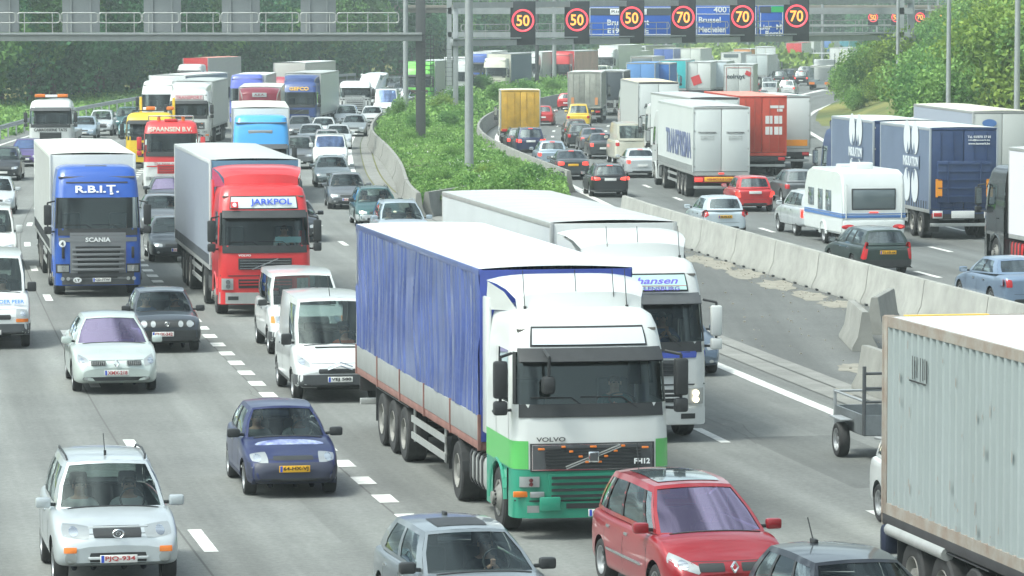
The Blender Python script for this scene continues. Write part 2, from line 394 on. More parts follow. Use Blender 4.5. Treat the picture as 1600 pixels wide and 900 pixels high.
def build_roof(s):
    S, F, B, Rf = gh(s); mb = MB(); wins = s['wins']
    us = sorted(set([0, 1] + [x for w_ in wins for x in w_] + lin(0, 1, 6))); vs = [0, .10, .35, .6, .86, 1]
    for sg in (-1, 1):
        mb.grid(lambda u, v: S(u, v, sg), us, vs, 0, skip=lambda u, v: .10 < v < .86 and any(a < u < b for a, b in wins))
        if len(wins) > 1:
            for (a, b), (c, d) in zip(wins, wins[1:]):   # dark pillars between the windows
                if c - b < .06: mb.grid(lambda u, v: S(u, v, sg) + Vector((sg * .004, 0, 0)), [b - .003, c + .003], [.10, .48, .86], 1)
    fu = [-1, -.93, -.5, 0, .5, .93, 1]
    mb.grid(F, fu, [0, .04, .5, .93, 1], 0, skip=lambda u, v: abs(u) < .93 and .04 < v < .93)
    k0, k1 = s.get('rearwin', (.86, .14)); k2 = s.get('rearwin_top', .88)
    mb.grid(B, [-1, -k0, -.4, 0, .4, k0, 1], [0, k1, .5, k2, 1], 0, skip=lambda u, v: abs(u) < k0 and k1 < v < k2)
    mb.grid(Rf, lin(0, 1, 8), lin(-1, 1, 8), 0)
    return mb
def inset(p, q): return p + q
def build_interior(s):
    mb = MB(); W = s['W'] / 2; y0 = s['wsb'] + .3
    mb.box(-W * .79, W * .79, s['wsb'] + .14, s['wsb'] + .62, .6, top_at(s, s['wsb'] + .3) - .05, 0, .04)     # dash
    zt = s['zb'] + .02
    for x in (-.36, .36):
        mb.box(x - .24, x + .24, y0 + .75, y0 + 1.25, .35, .55, 1, .04)
        mb.box(x - .23, x + .23, y0 + 1.2, y0 + 1.33, .5, zt + .12, 1, .05); mb.box(x - .13, x + .13, y0 + 1.22, y0 + 1.31, zt + .13, zt + .32, 1, .04)
    if s['rt'] > 2.2 and s['rb'] - y0 > 2.4: mb.box(-.62, .62, y0 + 2.05, y0 + 2.2, .5, zt + .05, 1, .05)
    mb.lathe([(.175, -.014), (.19, 0), (.175, .014), (.16, 0), (.175, -.014)], (0, 0, 0), 20, 0)
    k = 20 * 5; c = Vector((.36, y0 + .42, zt + .0))
    for i in range(len(mb.v) - k, len(mb.v)):
        v = Vector(mb.v[i]); v = Vector((v.y, v.x, v.z)); v = Matrix.Rotation(R(-28), 3, 'X') @ v; mb.v[i] = tuple(v + c)
    return mb
def wheel_meshes(r, wd):
    t = cm(f'tyre_{r}', lambda: MB().lathe([(r * .64, -wd / 2 + .01), (r * .72, -wd / 2 - .006), (r * .93, -wd / 2), (r * .99, -wd / 2 + .03), (r, 0), (r * .99, wd / 2 - .03), (r * .93, wd / 2), (r * .72, wd / 2 + .006), (r * .64, wd / 2 - .01)], n=28))
    def rimf():
        mb = MB(); e = wd / 2
        mb.lathe([(r * .66, e - .03), (r * .665, e), (r * .61, e - .005), (r * .58, e - .05), (r * .1, e - .07), (.0, e - .07)], n=24, m=0)
        mb.lathe([(r * .17, e - .05), (r * .16, e - .02), (0, e - .015)], n=10, m=0)
        for k in range(5):
            a = 2 * math.pi * (k + .5) / 5; T = Matrix.Rotation(a, 4, 'X')
            mb.box(e - .071, e - .055, -.035, .035, r * .22, r * .5, 1, 0, T)
        return mb
    return t, cm(f'rim_{r}', rimf, 2)
def add_wheel(root, x, y, r, wd, rimmat=RIM, flip=False):
    t, rm = wheel_meshes(r, wd)
    wh = link('wheel', t, RUBBER, root, (x, y, r), (0, 0, math.pi if x < 0 else 0))
    link('rim', rm, [rimmat, BLACK], wh); return wh

def quad(x0, x1, z0, z1): return [(x0, z0), (x1, z0), (x1, z1), (x0, z1)]
def car(kind, px, py, dirn, pm, label, cat='car', front=None, rear=None, group=None, glass=GLASS, yaw=0, plate=('', 'w'), det=1, trim=None, name=None, lit=None, rails=False, people=(), extra=None, dz=0, world=None, rimmat=RIM, trimh=None, mirb=False, **over):
    s = dict(SP[kind]); over = dict(over)
    if 'L' in over and 'rb' not in over:
        dl = over['L'] - over.get('fo', s['fo']) - s['tail']; over['rb'] = s['rb'] + dl; over['rt'] = s['rt'] + dl
        if 'wb' not in over: over['wb'] = s['wb'] + dl * .6
    s.update(over); s['tail'] = s['L'] - s['fo']
    key = (kind,) + tuple(sorted((k, str(v)) for k, v in over.items()))
    kn = '_'.join(str(q) for q in key)
    if ('B', kn) not in CACHE: CACHE[('B', kn)] = car_shell(kind, s)
    bvh, shell = CACHE[('B', kn)]
    if world: loc, th = world
    else: loc, th = put(px, py, dirn, s['wb'] if dirn == 'R' else 0, yaw)
    root = thing(name or cat.replace(' ', '_'), label, cat, (loc.x, loc.y, .005 + dz), th, group)
    link('body', shell, [pm, INTER], root)
    link('roof_frame', cm(('roof', kn), lambda: build_roof(s), 2), [pm, BLACK], root)
    S, F, B, Rf = gh(s)
    link('windscreen', cm(('ws', kn), lambda: MB().grid(lambda u, v: F(u, v) + Vector((0, .008, -.006)), lin(-.94, .94, 8), lin(.03, .94, 4))), glass, root)
    k0, k1 = s.get('rearwin', (.86, .14)); k2 = s.get('rearwin_top', .88)
    if not s.get('norear'): link('rear_window', cm(('rw', kn), lambda: MB().grid(lambda u, v: B(u, v) + Vector((0, -.008, -.006)), lin(-k0 - .01, k0 + .01, 6), lin(k1 - .01, k2 + .01, 3))), GSIDE, root)
    for sg in (-1, 1):
        for i, (a, b) in enumerate(s['wins']):
            link('side_window', cm(('sw', kn, sg, i), lambda: MB().grid(lambda u, v: S(u, v, sg) + Vector((-sg * .008, 0, 0)), lin(a - .004, b + .004, 4), lin(.09, .87, 3))), GSIDE, root)
    link('interior', cm(('in', kn), lambda: build_interior(s), 2), [INTER, SEAT], root)
    ww = .2
    for y in (0, s['wb']):
        for sg in (-1, 1): add_wheel(root, sg * (s['W'] / 2 - ww / 2 - .035), y, s['wheel'], ww, rimmat)
    f, t, W = -s['fo'], s['tail'], s['W'] / 2
    zh = s['zhf']
    # wing mirrors
    for sg in (-1, 1):
        p = S(.05, .0, sg)
        o = link('wing_mirror', cm(('mir', cat == 'van'), lambda: (MB().box(-.11, .11, -.07, .06, 0, .15 if cat != 'van' else .24, 0, .035).box(-.09, .09, .055, .067, .02, .13, 1))), [pm if not (trim or mirb) else BLACK, CHROME], root, (sg * (abs(p.x) + .17), p.y + .02, p.z + .0))
        link('mirror_arm', cm('mirarm', lambda: MB().box(-.06, .06, -.02, .03, 0, .05, 0, .01)), BLACK, o, (-sg * .12, 0, .02))
    # lower trim strip front and rear, door seams
    trm = trim or pm
    def dec(nm, spc, mats, dirn_, parent=root, off=.006, both=False, n=5, rd=.4, lab=None):
        for q, c in enumerate([spc, mirror(spc)] if both else [spc]):
            me = cm((nm, kn, str(c), dirn_, rd), lambda: decal(MB(), bvh, dirn_, c, off, 0, n, rd))
            o = link(nm, me, mats, parent)
            if lab: o['label'] = lab
        return o
    fr = dict(head=[(W * .50, zh - .19), (W * .86, zh - .16), (W * .84, zh - .03), (W * .50, zh - .08)], grille=[quad(-W * .40, W * .40, zh - .17, zh - .08)], low=[quad(-W * .5, W * .5, .28, .38)], fog=(W * .66, .34, .05, .04))
    fr.update(front or {})
    rr = dict(tail=[(W * .68, s['zboot'] - .32), (W * .90, s['zboot'] - .32), (W * .90, s['zboot'] - .12), (W * .68, s['zboot'] - .12)], high=False)
    rr.update(rear or {})
    th_ = trimh or (.5 if trim else 0)
    if trim:
        for dn in ('F', 'B'):
            dec('bumper', [(-W * .90, s['sill'] + .05), (W * .90, s['sill'] + .05), (W * .92, th_), (-W * .92, th_)], trim, dn, off=.012, n=18, rd=.1)
        for dn in ('L', 'Rt'):
            for a, b in ((f + .10, -s['wheel'] - .1), (s['wheel'] + .1, s['wb'] - s['wheel'] - .1), (s['wb'] + s['wheel'] + .1, t - .12)):
                dec('sill_trim', quad(a, b, s['sill'] + .04, s['sill'] + .14 if a > 0 and b < s['wb'] else th_), trim, dn, off=.008, n=4, rd=0)
    if dirn == 'L' or det > 1:
        for g in fr['grille']: dec('grille', g, BLACK, 'F', rd=.15, off=.008)
        for g in fr['low']: dec('air_intake', g, BLACK, 'F', rd=.15, off=.016 if trim else .008)
        hl = fr['head']; hc = hl if isinstance(hl[0], (tuple, list)) else None
        cxx = sum(p[0] for p in hc) / 4 if hc else hl[0]; czz = sum(p[1] for p in hc) / 4 if hc else hl[1]
        for sg in (1, -1):
            c = hl if sg > 0 else mirror(hl)
            o = link('headlight', cm(('hl', kn, str(c)), lambda: decal(MB(), bvh, 'F', c, .007, 0, 5, .35)), LITE, root)
            link('lens', cm(('hb', kn, str(c)), lambda: decal(MB(), bvh, 'F', (sg * (cxx + .03), czz, .065, .058), .012, 0, 5)), LITON if lit else CHROME, o)
            if fr.get('ind'):
                link('indicator', cm(('ind', kn, str(fr['ind']), sg), lambda: decal(MB(), bvh, 'F', fr['ind'] if sg > 0 else mirror(fr['ind']), .014, 0, 4, .1)), ORANGE, root)
        if fr.get('fog'): dec('fog_lamp', fr['fog'], LITE, 'F', both=True, off=.012 if not trim else .02)
        if det > 1:
            dec('bonnet_seam', quad(-W * .62, W * .62, zh - .035, zh - .027), BLACK, 'F', off=.003, n=8, rd=0)
        dec('wiper', [(-W * .7, s['wsb'] + .0), (W * .75, s['wsb'] - .0), (W * .75, s['wsb'] + .05), (-W * .7, s['wsb'] + .05)], BLACK, 'T', n=8, off=.012)
    if dirn == 'R' or det > 2:
        for sg in (1, -1):
            c = rr['tail'] if sg > 0 else mirror(rr['tail'])
            dec('tail_light', c, REDON if lit else REDL, 'B', off=.01)
            if det > 1 and rr.get('rev'): dec('reversing_lamp', rr['rev'] if sg > 0 else mirror(rr['rev']), LITE, 'B', off=.014)
        if lit: link('high_brake_light', cm(('hbl', kn), lambda: MB().box(-.13, .13, -.01, .01, -.015, .015, 0, .004)), REDON, root, tuple(B(0, .97) + Vector((0, .02, .0))))
        dec('tailgate_seam', quad(-W * .6, W * .6, .5, .508), BLACK, 'B', off=.003, n=6, rd=0)
        dec('rear_valance', quad(-W * .6, W * .6, s['sill'] + .08, s['sill'] + .17), BLACK, 'B', off=.01, n=6)
    for dn in ('L', 'Rt'):
        for y in [itp([(0, s['wsb'] + .22), (1, s['rb'])], q) for q in (.02, .40)] + ([s['wb'] - .25] if s['L'] > 4 else []):
            dec('door_seam', quad(y, y + .012, s['sill'] + .12, s['zb'] - .07), BLACK, dn, off=.002, n=4, rd=0)
        for y in ((1.25, 2.15) if s['L'] > 4 else (1.3,)): dec('door_handle', quad(y, y + .17, s['zb'] - .16, s['zb'] - .12), pm if det < 2 else CHROME, dn, off=.02, n=2, rd=.2)
    # plate
    txt, pk = plate; pmats = PLW if pk in 'wr' else PLY
    isF = dirn == 'L'
    zp = (fr.get('zp', .42) if isF else rr.get('zp', .62)); h, d, _ = ray(bvh, 'F' if isF else 'B', 0, zp)
    if h is not None:
        pl = link('number_plate', cm('plate', lambda: MB().box(-.26, .26, -.008, .008, -.056, .056, 0, .004)), pmats, root, (fr.get('xp', 0) if isF else 0, h.y + (-fr.get('pd', .03) if isF else .03), zp), (0, 0, 0 if isF else math.pi))
        if txt:
            link('country_band', cm('pband', lambda: MB().box(-.245, -.205, -.011, -.007, -.05, .05)), PLBLU, pl)
            text(txt, pl, PLRED if pk == 'r' else PLBLK, (.02, -.0095, 0), .42, .078, bold=.02)
    if rails:
        for sg in (-1, 1):
            pts = [S(u, 1.0, sg) + Vector((-sg * .03, 0, z)) for u, z in ((.08, 0), (.14, .05), (.5, .055), (.86, .05), (.92, 0))]
            obj('roof_rail', MB().tube(pts, .016, 6), BLACK if rails == 1 else CHROME, root)
    if extra: extra(root, s, bvh, dec, gh(s))
    root['spc'] = kn
    for i, pp in enumerate(people):
        side, pose, shirt, hair, lab = pp
        m = Matrix.Translation((loc.x, loc.y, dz)) @ Matrix.Rotation(th, 4, 'Z')
        seat_person(m, side * .36, s['wsb'] + 1.35, .36 + (s['zb'] - .95) * .9, pose, shirt, hair, lab, s['H'])
    del root['spc']
    return root

# ------------------------------------------------ seated people
def person_mesh(pose):
    """seated figure, pelvis at origin, facing -Y; 0 skin 1 shirt 2 trousers"""
    V = [(0, 0, .05), (0, .0, .2), (0, .01, .36), (0, .0, .46), (0, -.01, .53), (0, -.02, .60), (0, -.03, .69)]
    Rr = [(.16, .12), (.15, .11), (.175, .11), (.13, .09), (.055, .055), (.075, .085), (.075, .09)]
    E = [(i, i + 1) for i in range(6)]
    def chain(root, pts, rs):
        p = root
        for q, r in zip(pts, rs):
            V.append(q); Rr.append((r, r)); E.append((p, len(V) - 1)); p = len(V) - 1
    for sg in (-1, 1):
        if pose == 'drive': arm = [(sg * .19, .0, .43), (sg * .23, -.14, .24), (sg * .17, -.36, .30), (sg * .15, -.45, .35), (sg * .13, -.49, .38)]
        elif pose == 'reach': arm = [(sg * .19, .0, .43), (sg * .27, -.12, .27), (sg * .1, -.30, .36), (sg * .04, -.36, .43), (sg * .02, -.38, .47)]
        else: arm = [(sg * .19, .0, .43), (sg * .25, -.05, .2), (sg * .13, -.24, .14), (sg * .06, -.31, .13), (sg * .03, -.34, .12)]
        chain(3, arm, [.062, .05, .036, .034, .026])
        chain(0, [(sg * .1, -.12, .04), (sg * .12, -.42, .08), (sg * .12, -.55, -.12), (sg * .12, -.6, -.26), (sg * .12, -.72, -.29)], [.09, .075, .06, .045, .04])
    me = bpy.data.meshes.new('p'); me.from_pydata(V, E, []); o = tmp_obj(me)
    m = o.modifiers.new('k', 'SKIN'); m.use_smooth_shade = True
    for i, r in enumerate(Rr): me.skin_vertices[0].data[i].radius = r
    me.skin_vertices[0].data[0].use_root = True
    sb = o.modifiers.new('s', 'SUBSURF'); sb.levels = 1; sb.render_levels = 1
    out = evald(o); bpy.data.objects.remove(o)
    for i in range(3):
        out.materials.append(None)
    for p in out.polygons:
        c = p.center; k = 1
        if c.z > .50: k = 0
        elif c.z < .12 and (c.y < -.08 or c.z < .02) and abs(c.x) < .3 and not (pose == 'sit' and c.y < -.2 and c.z > .09): k = 2
        elif c.y < -.22: k = 0
        p.material_index = k
    out.shade_smooth()
    # face: nose, eyes, mouth, ears
    b = MB(); b.box(-.012, .012, -.145, -.10, .625, .665, 0, .005)
    for sg in (-1, 1): b.box(sg * .034 - .012, sg * .034 + .012, -.124, -.11, .665, .678, 3, .003); b.box(sg * .08 - .008, sg * .08 + .008, -.05, -.01, .63, .68, 0, .005)
    b.box(-.024, .024, -.122, -.108, .592, .600, 4, .003)
    f = b.mesh('f', 5); bm = bmesh.new(); bm.from_mesh(out); bm.from_mesh(f)
    # hands: palm and curled fingers
    hb = MB()
    for sg in (-1, 1):
        hx, hy, hz = dict(drive=(sg * .12, -.51, .40), reach=(sg * .02, -.39, .49), sit=(sg * .02, -.36, .12))[pose]
        for k in range(4):
            o_ = (k - 1.5) * .019; pts = [(hx + .0, hy + .01, hz + o_), (hx - sg * .03, hy - .015, hz + o_), (hx - sg * .045, hy + .002, hz + o_), (hx - sg * .035, hy + .016, hz + o_)]
            hb.tube(pts, .009, 6)
        hb.tube([(hx + sg * .005, hy + .01, hz + .03), (hx - sg * .02, hy + .02, hz + .045)], .010, 6)
    bm.from_mesh(hb.mesh('h', 1)); bm.to_mesh(out); bm.free()
    for n_ in range(2): out.materials.append(None)
    return out
LIPS = mat('lips', (.35, .12, .1), .6); EYE = mat('eye', (.03, .025, .02), .3)
def hair_mesh():
    mb = MB(); mb.grid(lambda u, v: Vector((.088 * math.cos(u) * math.sin(v), -.025 + .102 * math.sin(u) * math.sin(v) + .012, .665 + .10 * math.cos(v) * (1 if math.cos(v) > 0 else .8))), lin(0, 2 * math.pi, 16), lin(0, math.pi * .62, 6), 0,
                       skip=lambda u, v: math.sin(u) < -.35 and v > 1.05)
    return mb
PEOPLE = []
def seat_person(m, x, y, z, pose, shirt, hair, label, H=1.5, sc=1.0):
    sh = min(1.17, (H - .12 - z) / .80) * sc
    p = m @ Vector((x, y, z)); th = m.to_euler().z
    root = link('person', cm(('person', pose), lambda: person_mesh(pose), 5), [SKIN, shirt, mat('dark_trousers', (.04, .045, .06), .9), EYE, LIPS], None, tuple(p), (0, 0, th), (sh, sh, sh))
    tag(root, label, 'person'); link('hair', cm('hair', hair_mesh), hair, root)
    return root
# ------------------------------------------------ ground and roads
def ground_mat():
    m = bpy.data.materials.new('rough_grass'); m.use_nodes = True; t = m.node_tree; b = t.nodes['Principled BSDF']; b.inputs['Roughness'].default_value = 1
    tc = t.nodes.new('ShaderNodeTexCoord'); n = t.nodes.new('ShaderNodeTexNoise'); n.inputs['Scale'].default_value = .035; n.inputs['Detail'].default_value = 8
    n2 = t.nodes.new('ShaderNodeTexNoise'); n2.inputs['Scale'].default_value = 1.3; n2.inputs['Detail'].default_value = 6
    r = t.nodes.new('ShaderNodeValToRGB'); e = r.color_ramp.elements; e[0].position = .38; e[0].color = (.075, .115, .03, 1); e[1].position = .62; e[1].color = (.24, .23, .06, 1)
    r2 = t.nodes.new('ShaderNodeValToRGB'); e = r2.color_ramp.elements; e[0].position = .3; e[0].color = (.55, .55, .55, 1); e[1].position = .7; e[1].color = (1.1, 1.1, 1.1, 1)
    mx = t.nodes.new('ShaderNodeMix'); mx.data_type = 'RGBA'; mx.blend_type = 'MULTIPLY'; mx.inputs[0].default_value = 1
    t.links.new(tc.outputs['Object'], n.inputs[0]); t.links.new(tc.outputs['Object'], n2.inputs[0]); t.links.new(n.outputs[0], r.inputs[0]); t.links.new(n2.outputs[0], r2.inputs[0])
    t.links.new(r.outputs[0], mx.inputs[6]); t.links.new(r2.outputs[0], mx.inputs[7]); t.links.new(mx.outputs[2], b.inputs['Base Color']); return m
def asphalt(name, base, lanes=None, spots=.0):
    """uv.x = metres across, uv.y = metres along; worn wheel tracks follow the lanes"""
    m = bpy.data.materials.new(name); m.use_nodes = True; t = m.node_tree; b = t.nodes['Principled BSDF']; b.inputs['Roughness'].default_value = .85
    L = t.links.new; N = t.nodes.new
    uv = N('ShaderNodeUVMap'); mp = N('ShaderNodeMapping'); mp.inputs['Scale'].default_value = (1.1, .035, 1); L(uv.outputs[0], mp.inputs[0])
    n = N('ShaderNodeTexNoise'); n.inputs['Scale'].default_value = 1; n.inputs['Detail'].default_value = 7; n.inputs['Roughness'].default_value = .6; L(mp.outputs[0], n.inputs[0])
    r = N('ShaderNodeValToRGB'); e = r.color_ramp.elements; e[0].position = .3; e[1].position = .72
    e[0].color = (*[c * .74 for c in base], 1); e[1].color = (*[c * 1.19 for c in base], 1); L(n.outputs[0], r.inputs[0])
    n2 = N('ShaderNodeTexNoise'); n2.inputs['Scale'].default_value = .22; n2.inputs['Detail'].default_value = 8; n2.inputs['Roughness'].default_value = .7; L(uv.outputs[0], n2.inputs[0])
    r2 = N('ShaderNodeValToRGB'); e = r2.color_ramp.elements; e[0].position = .35; e[0].color = (.84, .84, .84, 1); e[1].position = .68; e[1].color = (1.1, 1.1, 1.09, 1); L(n2.outputs[0], r2.inputs[0])
    mx = N('ShaderNodeMix'); mx.data_type = 'RGBA'; mx.blend_type = 'MULTIPLY'; mx.inputs[0].default_value = 1; L(r.outputs[0], mx.inputs[6]); L(r2.outputs[0], mx.inputs[7]); out = mx.outputs[2]
    n3 = N('ShaderNodeTexNoise'); n3.inputs['Scale'].default_value = 9; n3.inputs['Detail'].default_value = 5; n3.inputs['Roughness'].default_value = .8; L(uv.outputs[0], n3.inputs[0])
    r3 = N('ShaderNodeValToRGB'); e = r3.color_ramp.elements; e[0].position = .35; e[0].color = (.80, .80, .80, 1); e[1].position = .66; e[1].color = (1.16, 1.16, 1.15, 1); L(n3.outputs[0], r3.inputs[0])
    m3 = N('ShaderNodeMix'); m3.data_type = 'RGBA'; m3.blend_type = 'MULTIPLY'; m3.inputs[0].default_value = 1; L(out, m3.inputs[6]); L(r3.outputs[0], m3.inputs[7]); out = m3.outputs[2]
    if lanes:
        # darker polished wheel tracks: cosine of twice the lane position
        sx = N('ShaderNodeSeparateXYZ'); L(uv.outputs[0], sx.inputs[0]); a = N('ShaderNodeMath'); a.operation = 'ADD'; a.inputs[1].default_value = lanes[0]; L(sx.outputs[0], a.inputs[0])
        q = N('ShaderNodeMath'); q.operation = 'MULTIPLY'; q.inputs[1].default_value = 4 * math.pi / lanes[1]; L(a.outputs[0], q.inputs[0])
        c = N('ShaderNodeMath'); c.operation = 'COSINE'; L(q.outputs[0], c.inputs[0])
        g = N('ShaderNodeMath'); g.operation = 'MULTIPLY_ADD'; g.inputs[1].default_value = .085; g.inputs[2].default_value = 1.0; L(c.outputs[0], g.inputs[0])
        m4 = N('ShaderNodeVectorMath'); m4.operation = 'SCALE'; L(out, m4.inputs[0]); L(g.outputs[0], m4.inputs['Scale']); out = m4.outputs[0]
    L(out, b.inputs['Base Color'])
    bp = N('ShaderNodeBump'); bp.inputs['Strength'].default_value = .25; bp.inputs['Distance'].default_value = .01; L(n3.outputs[0], bp.inputs['Height']); L(bp.outputs[0], b.inputs['Normal'])
    return m
def strip(name, S, y0, y1, o0, o1, z, m, kind='structure', no=1, step=5., ofn=None):
    n = max(2, int((y1 - y0) / step)); vs = []; uvs = []; fs = []
    for i in range(n + 1):
        y = lerp(y0, y1, i / n)
        for j in range(no + 1):
            a, b = (o0, o1) if not ofn else ofn(y)
            o = lerp(a, b, j / no); p = offp(S, y, o); vs.append((p.x, p.y, z)); uvs.append((o, y))
    k = no + 1
    for i in range(n):
        for j in range(no): fs.append((i * k + j, i * k + j + 1, (i + 1) * k + j + 1, (i + 1) * k + j))
    me = bpy.data.meshes.new(name); me.from_pydata(vs, [], fs); me.materials.append(None); ul = me.uv_layers.new(name='UVMap')
    for lp in me.loops: ul.data[lp.index].uv = uvs[lp.vertex_index]
    o = link(name, me, m); o['kind'] = kind; return o
GRASS = ground_mat()
g = MB(); g.add([(-900, -120, -.03), (1400, -120, -.03), (1400, 2400, -.03), (-900, 2400, -.03)], [(0, 1, 2, 3)])
tag(obj('ground', g, GRASS, smooth=0), kind='structure')
A1 = asphalt('worn_road_surface', (.182, .188, .180), (0, 3.7)); A2 = asphalt('shoulder_surface', (.15, .15, .147)); A3 = asphalt('dark_road_surface', (.135, .143, .140), (-.4, 3.65))
# paved wedge between the carriageways, nearer than the island
vs = []; ys = lin(-60, 176, 40)
for y in ys: vs += [(itp(ES, y) + .3, y, -.004), (itp(RS, y) + .3, y, -.004)]
me = bpy.data.meshes.new('paved_gore'); me.from_pydata(vs, [], [(2 * i, 2 * i + 1, 2 * i + 3, 2 * i + 2) for i in range(len(ys) - 1)]); me.materials.append(None)
ul = me.uv_layers.new(name='UVMap')
for lp in me.loops: ul.data[lp.index].uv = vs[lp.vertex_index][:2]
tag(link('paved_gore', me, asphalt('patched_dark_paving', (.118, .122, .118))), kind='structure')
strip('oncoming_carriageway', ES, -55, 760, -27, .9, 0, A1, no=4)
strip('departing_carriageway', RS, -55, 760, -.9, 24, 0, A3, no=4)
KERB = mat('gutter_concrete', (.225, .225, .21), .85, noise=.25, nscale=1.2)
strip('gutter', ES, -40, 420, .95, 1.55, .008, KERB); strip('gutter_edge', ES, -40, 420, 1.62, 2.1, .008, KERB)
JOINT = mat('joint_sealant', (.105, .105, .10), .9); PAINTW = mat('road_marking_paint', (.68, .68, .65), .7, noise=.35, nscale=2.2)
for o, a, b in ((-6.95, 40, 330), (-10.9, 40, 330), (-14.55, 40, 330), (-18.2, 40, 330)): strip('pavement_joint', ES, a, b, o - .018, o + .018, .003, JOINT)
def line(S, y0, y1, o, wd, name='edge_line'): return strip(name, S, y0, y1, o - wd / 2, o + wd / 2, .008, PAINTW, step=4)
line(ES, -20, 560, .25, .3); line(ES, 60, 620, -21.6, .25)
line(RS, -20, 178, 0.0, .3); line(RS, 178, 330, .05, .5); line(RS, 330, 620, .1, .25)
line(RS, 220, 620, 16.6, .28)
# exit lane edge: leaves the carriageway to the right
def dashes(name, S, phase, period, ln, o, wd, y0, y1):
    mb = MB(); y = phase
    while y > y0: y -= period
    while y < y1:
        if y > y0 - ln:
            q = [offp(S, y, o - wd / 2), offp(S, y, o + wd / 2), offp(S, y + ln, o + wd / 2), offp(S, y + ln, o - wd / 2)]
            mb.add([(p.x, p.y, .008) for p in q], [(0, 1, 2, 3)])
        y += period
    tag(obj(name, mb, PAINTW, smooth=0), kind='structure')
dashes('lane_dashes', ES, 73.1, 12.5, 2.5, -3.15, .2, 30, 420)
dashes('lane_dashes', ES, 73.1, 12.5, 2.5, -6.9, .2, 30, 420)
dashes('block_marking', ES, 68.0, 2.5, 1.05, -10.75, .33, 40, 330)
dashes('lane_dashes', ES, 60.3, 12.7, 2.5, -14.3, .22, 30, 420)
dashes('lane_dashes', ES, 66, 12.5, 2.5, -18., .2, 120, 420)
for k in (3.65, 7.3, 10.95): dashes('lane_dashes', RS, 118, 12.5, 3, k, .2, 60, 520)
PT = [asphalt('tar_patch', (.125, .130, .125)), asphalt('pale_patch', (.188, .194, .186))]
for (a_, b_, o0_, o1_, k_) in ((61, 71.5, -13.6, -12.2, 1), (84, 97, -5.9, -4.4, 0), (66, 74, -2.6, -.6, 0), (98, 118, -17.2, -15.4, 0), (74, 90, -9.9, -8.6, 1), (52, 60, -7.2, -5.3, 1), (110, 140, -9.6, -8.2, 0)): strip('road_patch', ES, a_, b_, o0_, o1_, .0015, PT[k_])
for (a_, b_, o0_, o1_) in ((95, 112, 4.0, 5.6), (118, 140, 8.2, 9.8), (88, 99, 9.4, 11)): strip('road_patch', RS, a_, b_, o0_, o1_, .0015, PT[0])
cr_ = random.Random(44); mb = MB()
for _ in range(14):
    y_ = cr_.uniform(50, 130); o_ = cr_.uniform(-20, -1); ang = cr_.choice((0, 0, 1)); pp = []
    for k_ in range(9):
        pp.append(offp(ES, y_, o_) + Vector((0, 0, .0035))); y_ += cr_.uniform(.3, 1.1) if not ang else cr_.uniform(-.15, .15); o_ += cr_.uniform(-.12, .12) if not ang else cr_.uniform(.25, .5)
    for p0, p1 in zip(pp, pp[1:]):
        t_ = (p1 - p0).normalized(); n_ = Vector((-t_.y, t_.x, 0)) * .009; mb.add([p0 - n_, p0 + n_, p1 + n_, p1 - n_], [(0, 1, 2, 3)])
tag(obj('sealed_cracks', mb, JOINT, smooth=0), kind='structure')
# far lay-by lines seen at the left edge and the exit lines at the right
def pxline(name, pts, wd, z=.012, n=6):
    q = [P(*p) for p in pts]; mb = MB(); L_ = []
    for i in range(len(q)):
        a = q[max(0, i - 1)]; b = q[min(len(q) - 1, i + 1)]; t = (b - a).normalized(); s = Vector((-t.y, t.x, 0)) * wd / 2; L_ += [tuple(q[i] + s + Vector((0, 0, z))), tuple(q[i] - s + Vector((0, 0, z)))]
    mb.add(L_, [(2 * i, 2 * i + 1, 2 * i + 3, 2 * i + 2) for i in range(len(q) - 1)]); return tag(obj(name, mb, PAINTW, smooth=0), kind='structure')
pxline('edge_line', [(1395, 262), (1350, 247), (1300, 228), (1262, 205), (1256, 196), (1258, 186), (1275, 173), (1300, 163), (1340, 153)], .35)
pxline('edge_line', [(1208, 166), (1225, 158), (1250, 149), (1290, 139), (1340, 131)], .5)
pxline('edge_line', [(1268, 243), (1248, 237), (1225, 230)], .3)
# exit road surface reaching to the right
mb = MB(); q = [P(*p) for p in ((1180, 330), (1500, 330), (1420, 250), (1330, 195), (1330, 165), (1420, 146), (1420, 126), (1240, 126), (1180, 150))]
mb.add([(p.x, p.y, -.002) for p in q], [tuple(range(len(q)))]); o = obj('exit_road', mb, asphalt('pale_exit_surface', (.21, .205, .19)), smooth=0); o['kind'] = 'structure'
ul = o.data.uv_layers.new(name='UVMap')
for lp in o.data.loops: ul.data[lp.index].uv = o.data.vertices[lp.vertex_index].co.xy
# sand and rubble along the barrier foot
rb = random.Random(3); mb = MB()
for i in range(420):
    y = rb.uniform(80, 140); p = offp(RS, y, -1.45 - abs(rb.gauss(0, .55))); r = rb.uniform(.01, .05)
    mb.box(p.x - r * .6, p.x + r * .6, p.y - r * .6, p.y + r * .6, -.004, r * .5, 0)
for i in range(160):
    y = rb.uniform(75, 130); f = rb.random(); a, b = itp(ES, y) + 2, itp(RS, y) - 1; x = lerp(a, b, f); r = rb.uniform(.01, .035); mb.box(x - r, x + r, y - r, y + r, -.004, r, 0)
tag(obj('rubble', mb, mat('sandy_rubble', (.3, .28, .24), .9), smooth=0), kind='stuff')
def patch(name, cx, cy, rx, ry, m, z=.001, n=22, seed=1):
    q = random.Random(seed); c = P(cx, cy); vs = []
    for i in range(n):
        t = 2 * math.pi * i / n; k = q.uniform(.65, 1.1); vs.append((c.x + rx * k * math.cos(t), c.y + ry * k * math.sin(t), z))
    tag(obj(name, MB().add(vs, [tuple(range(n))]), m, smooth=0), kind='structure')
SAND = mat('sand_drift', (.26, .245, .205), .95, noise=.25, nscale=2)
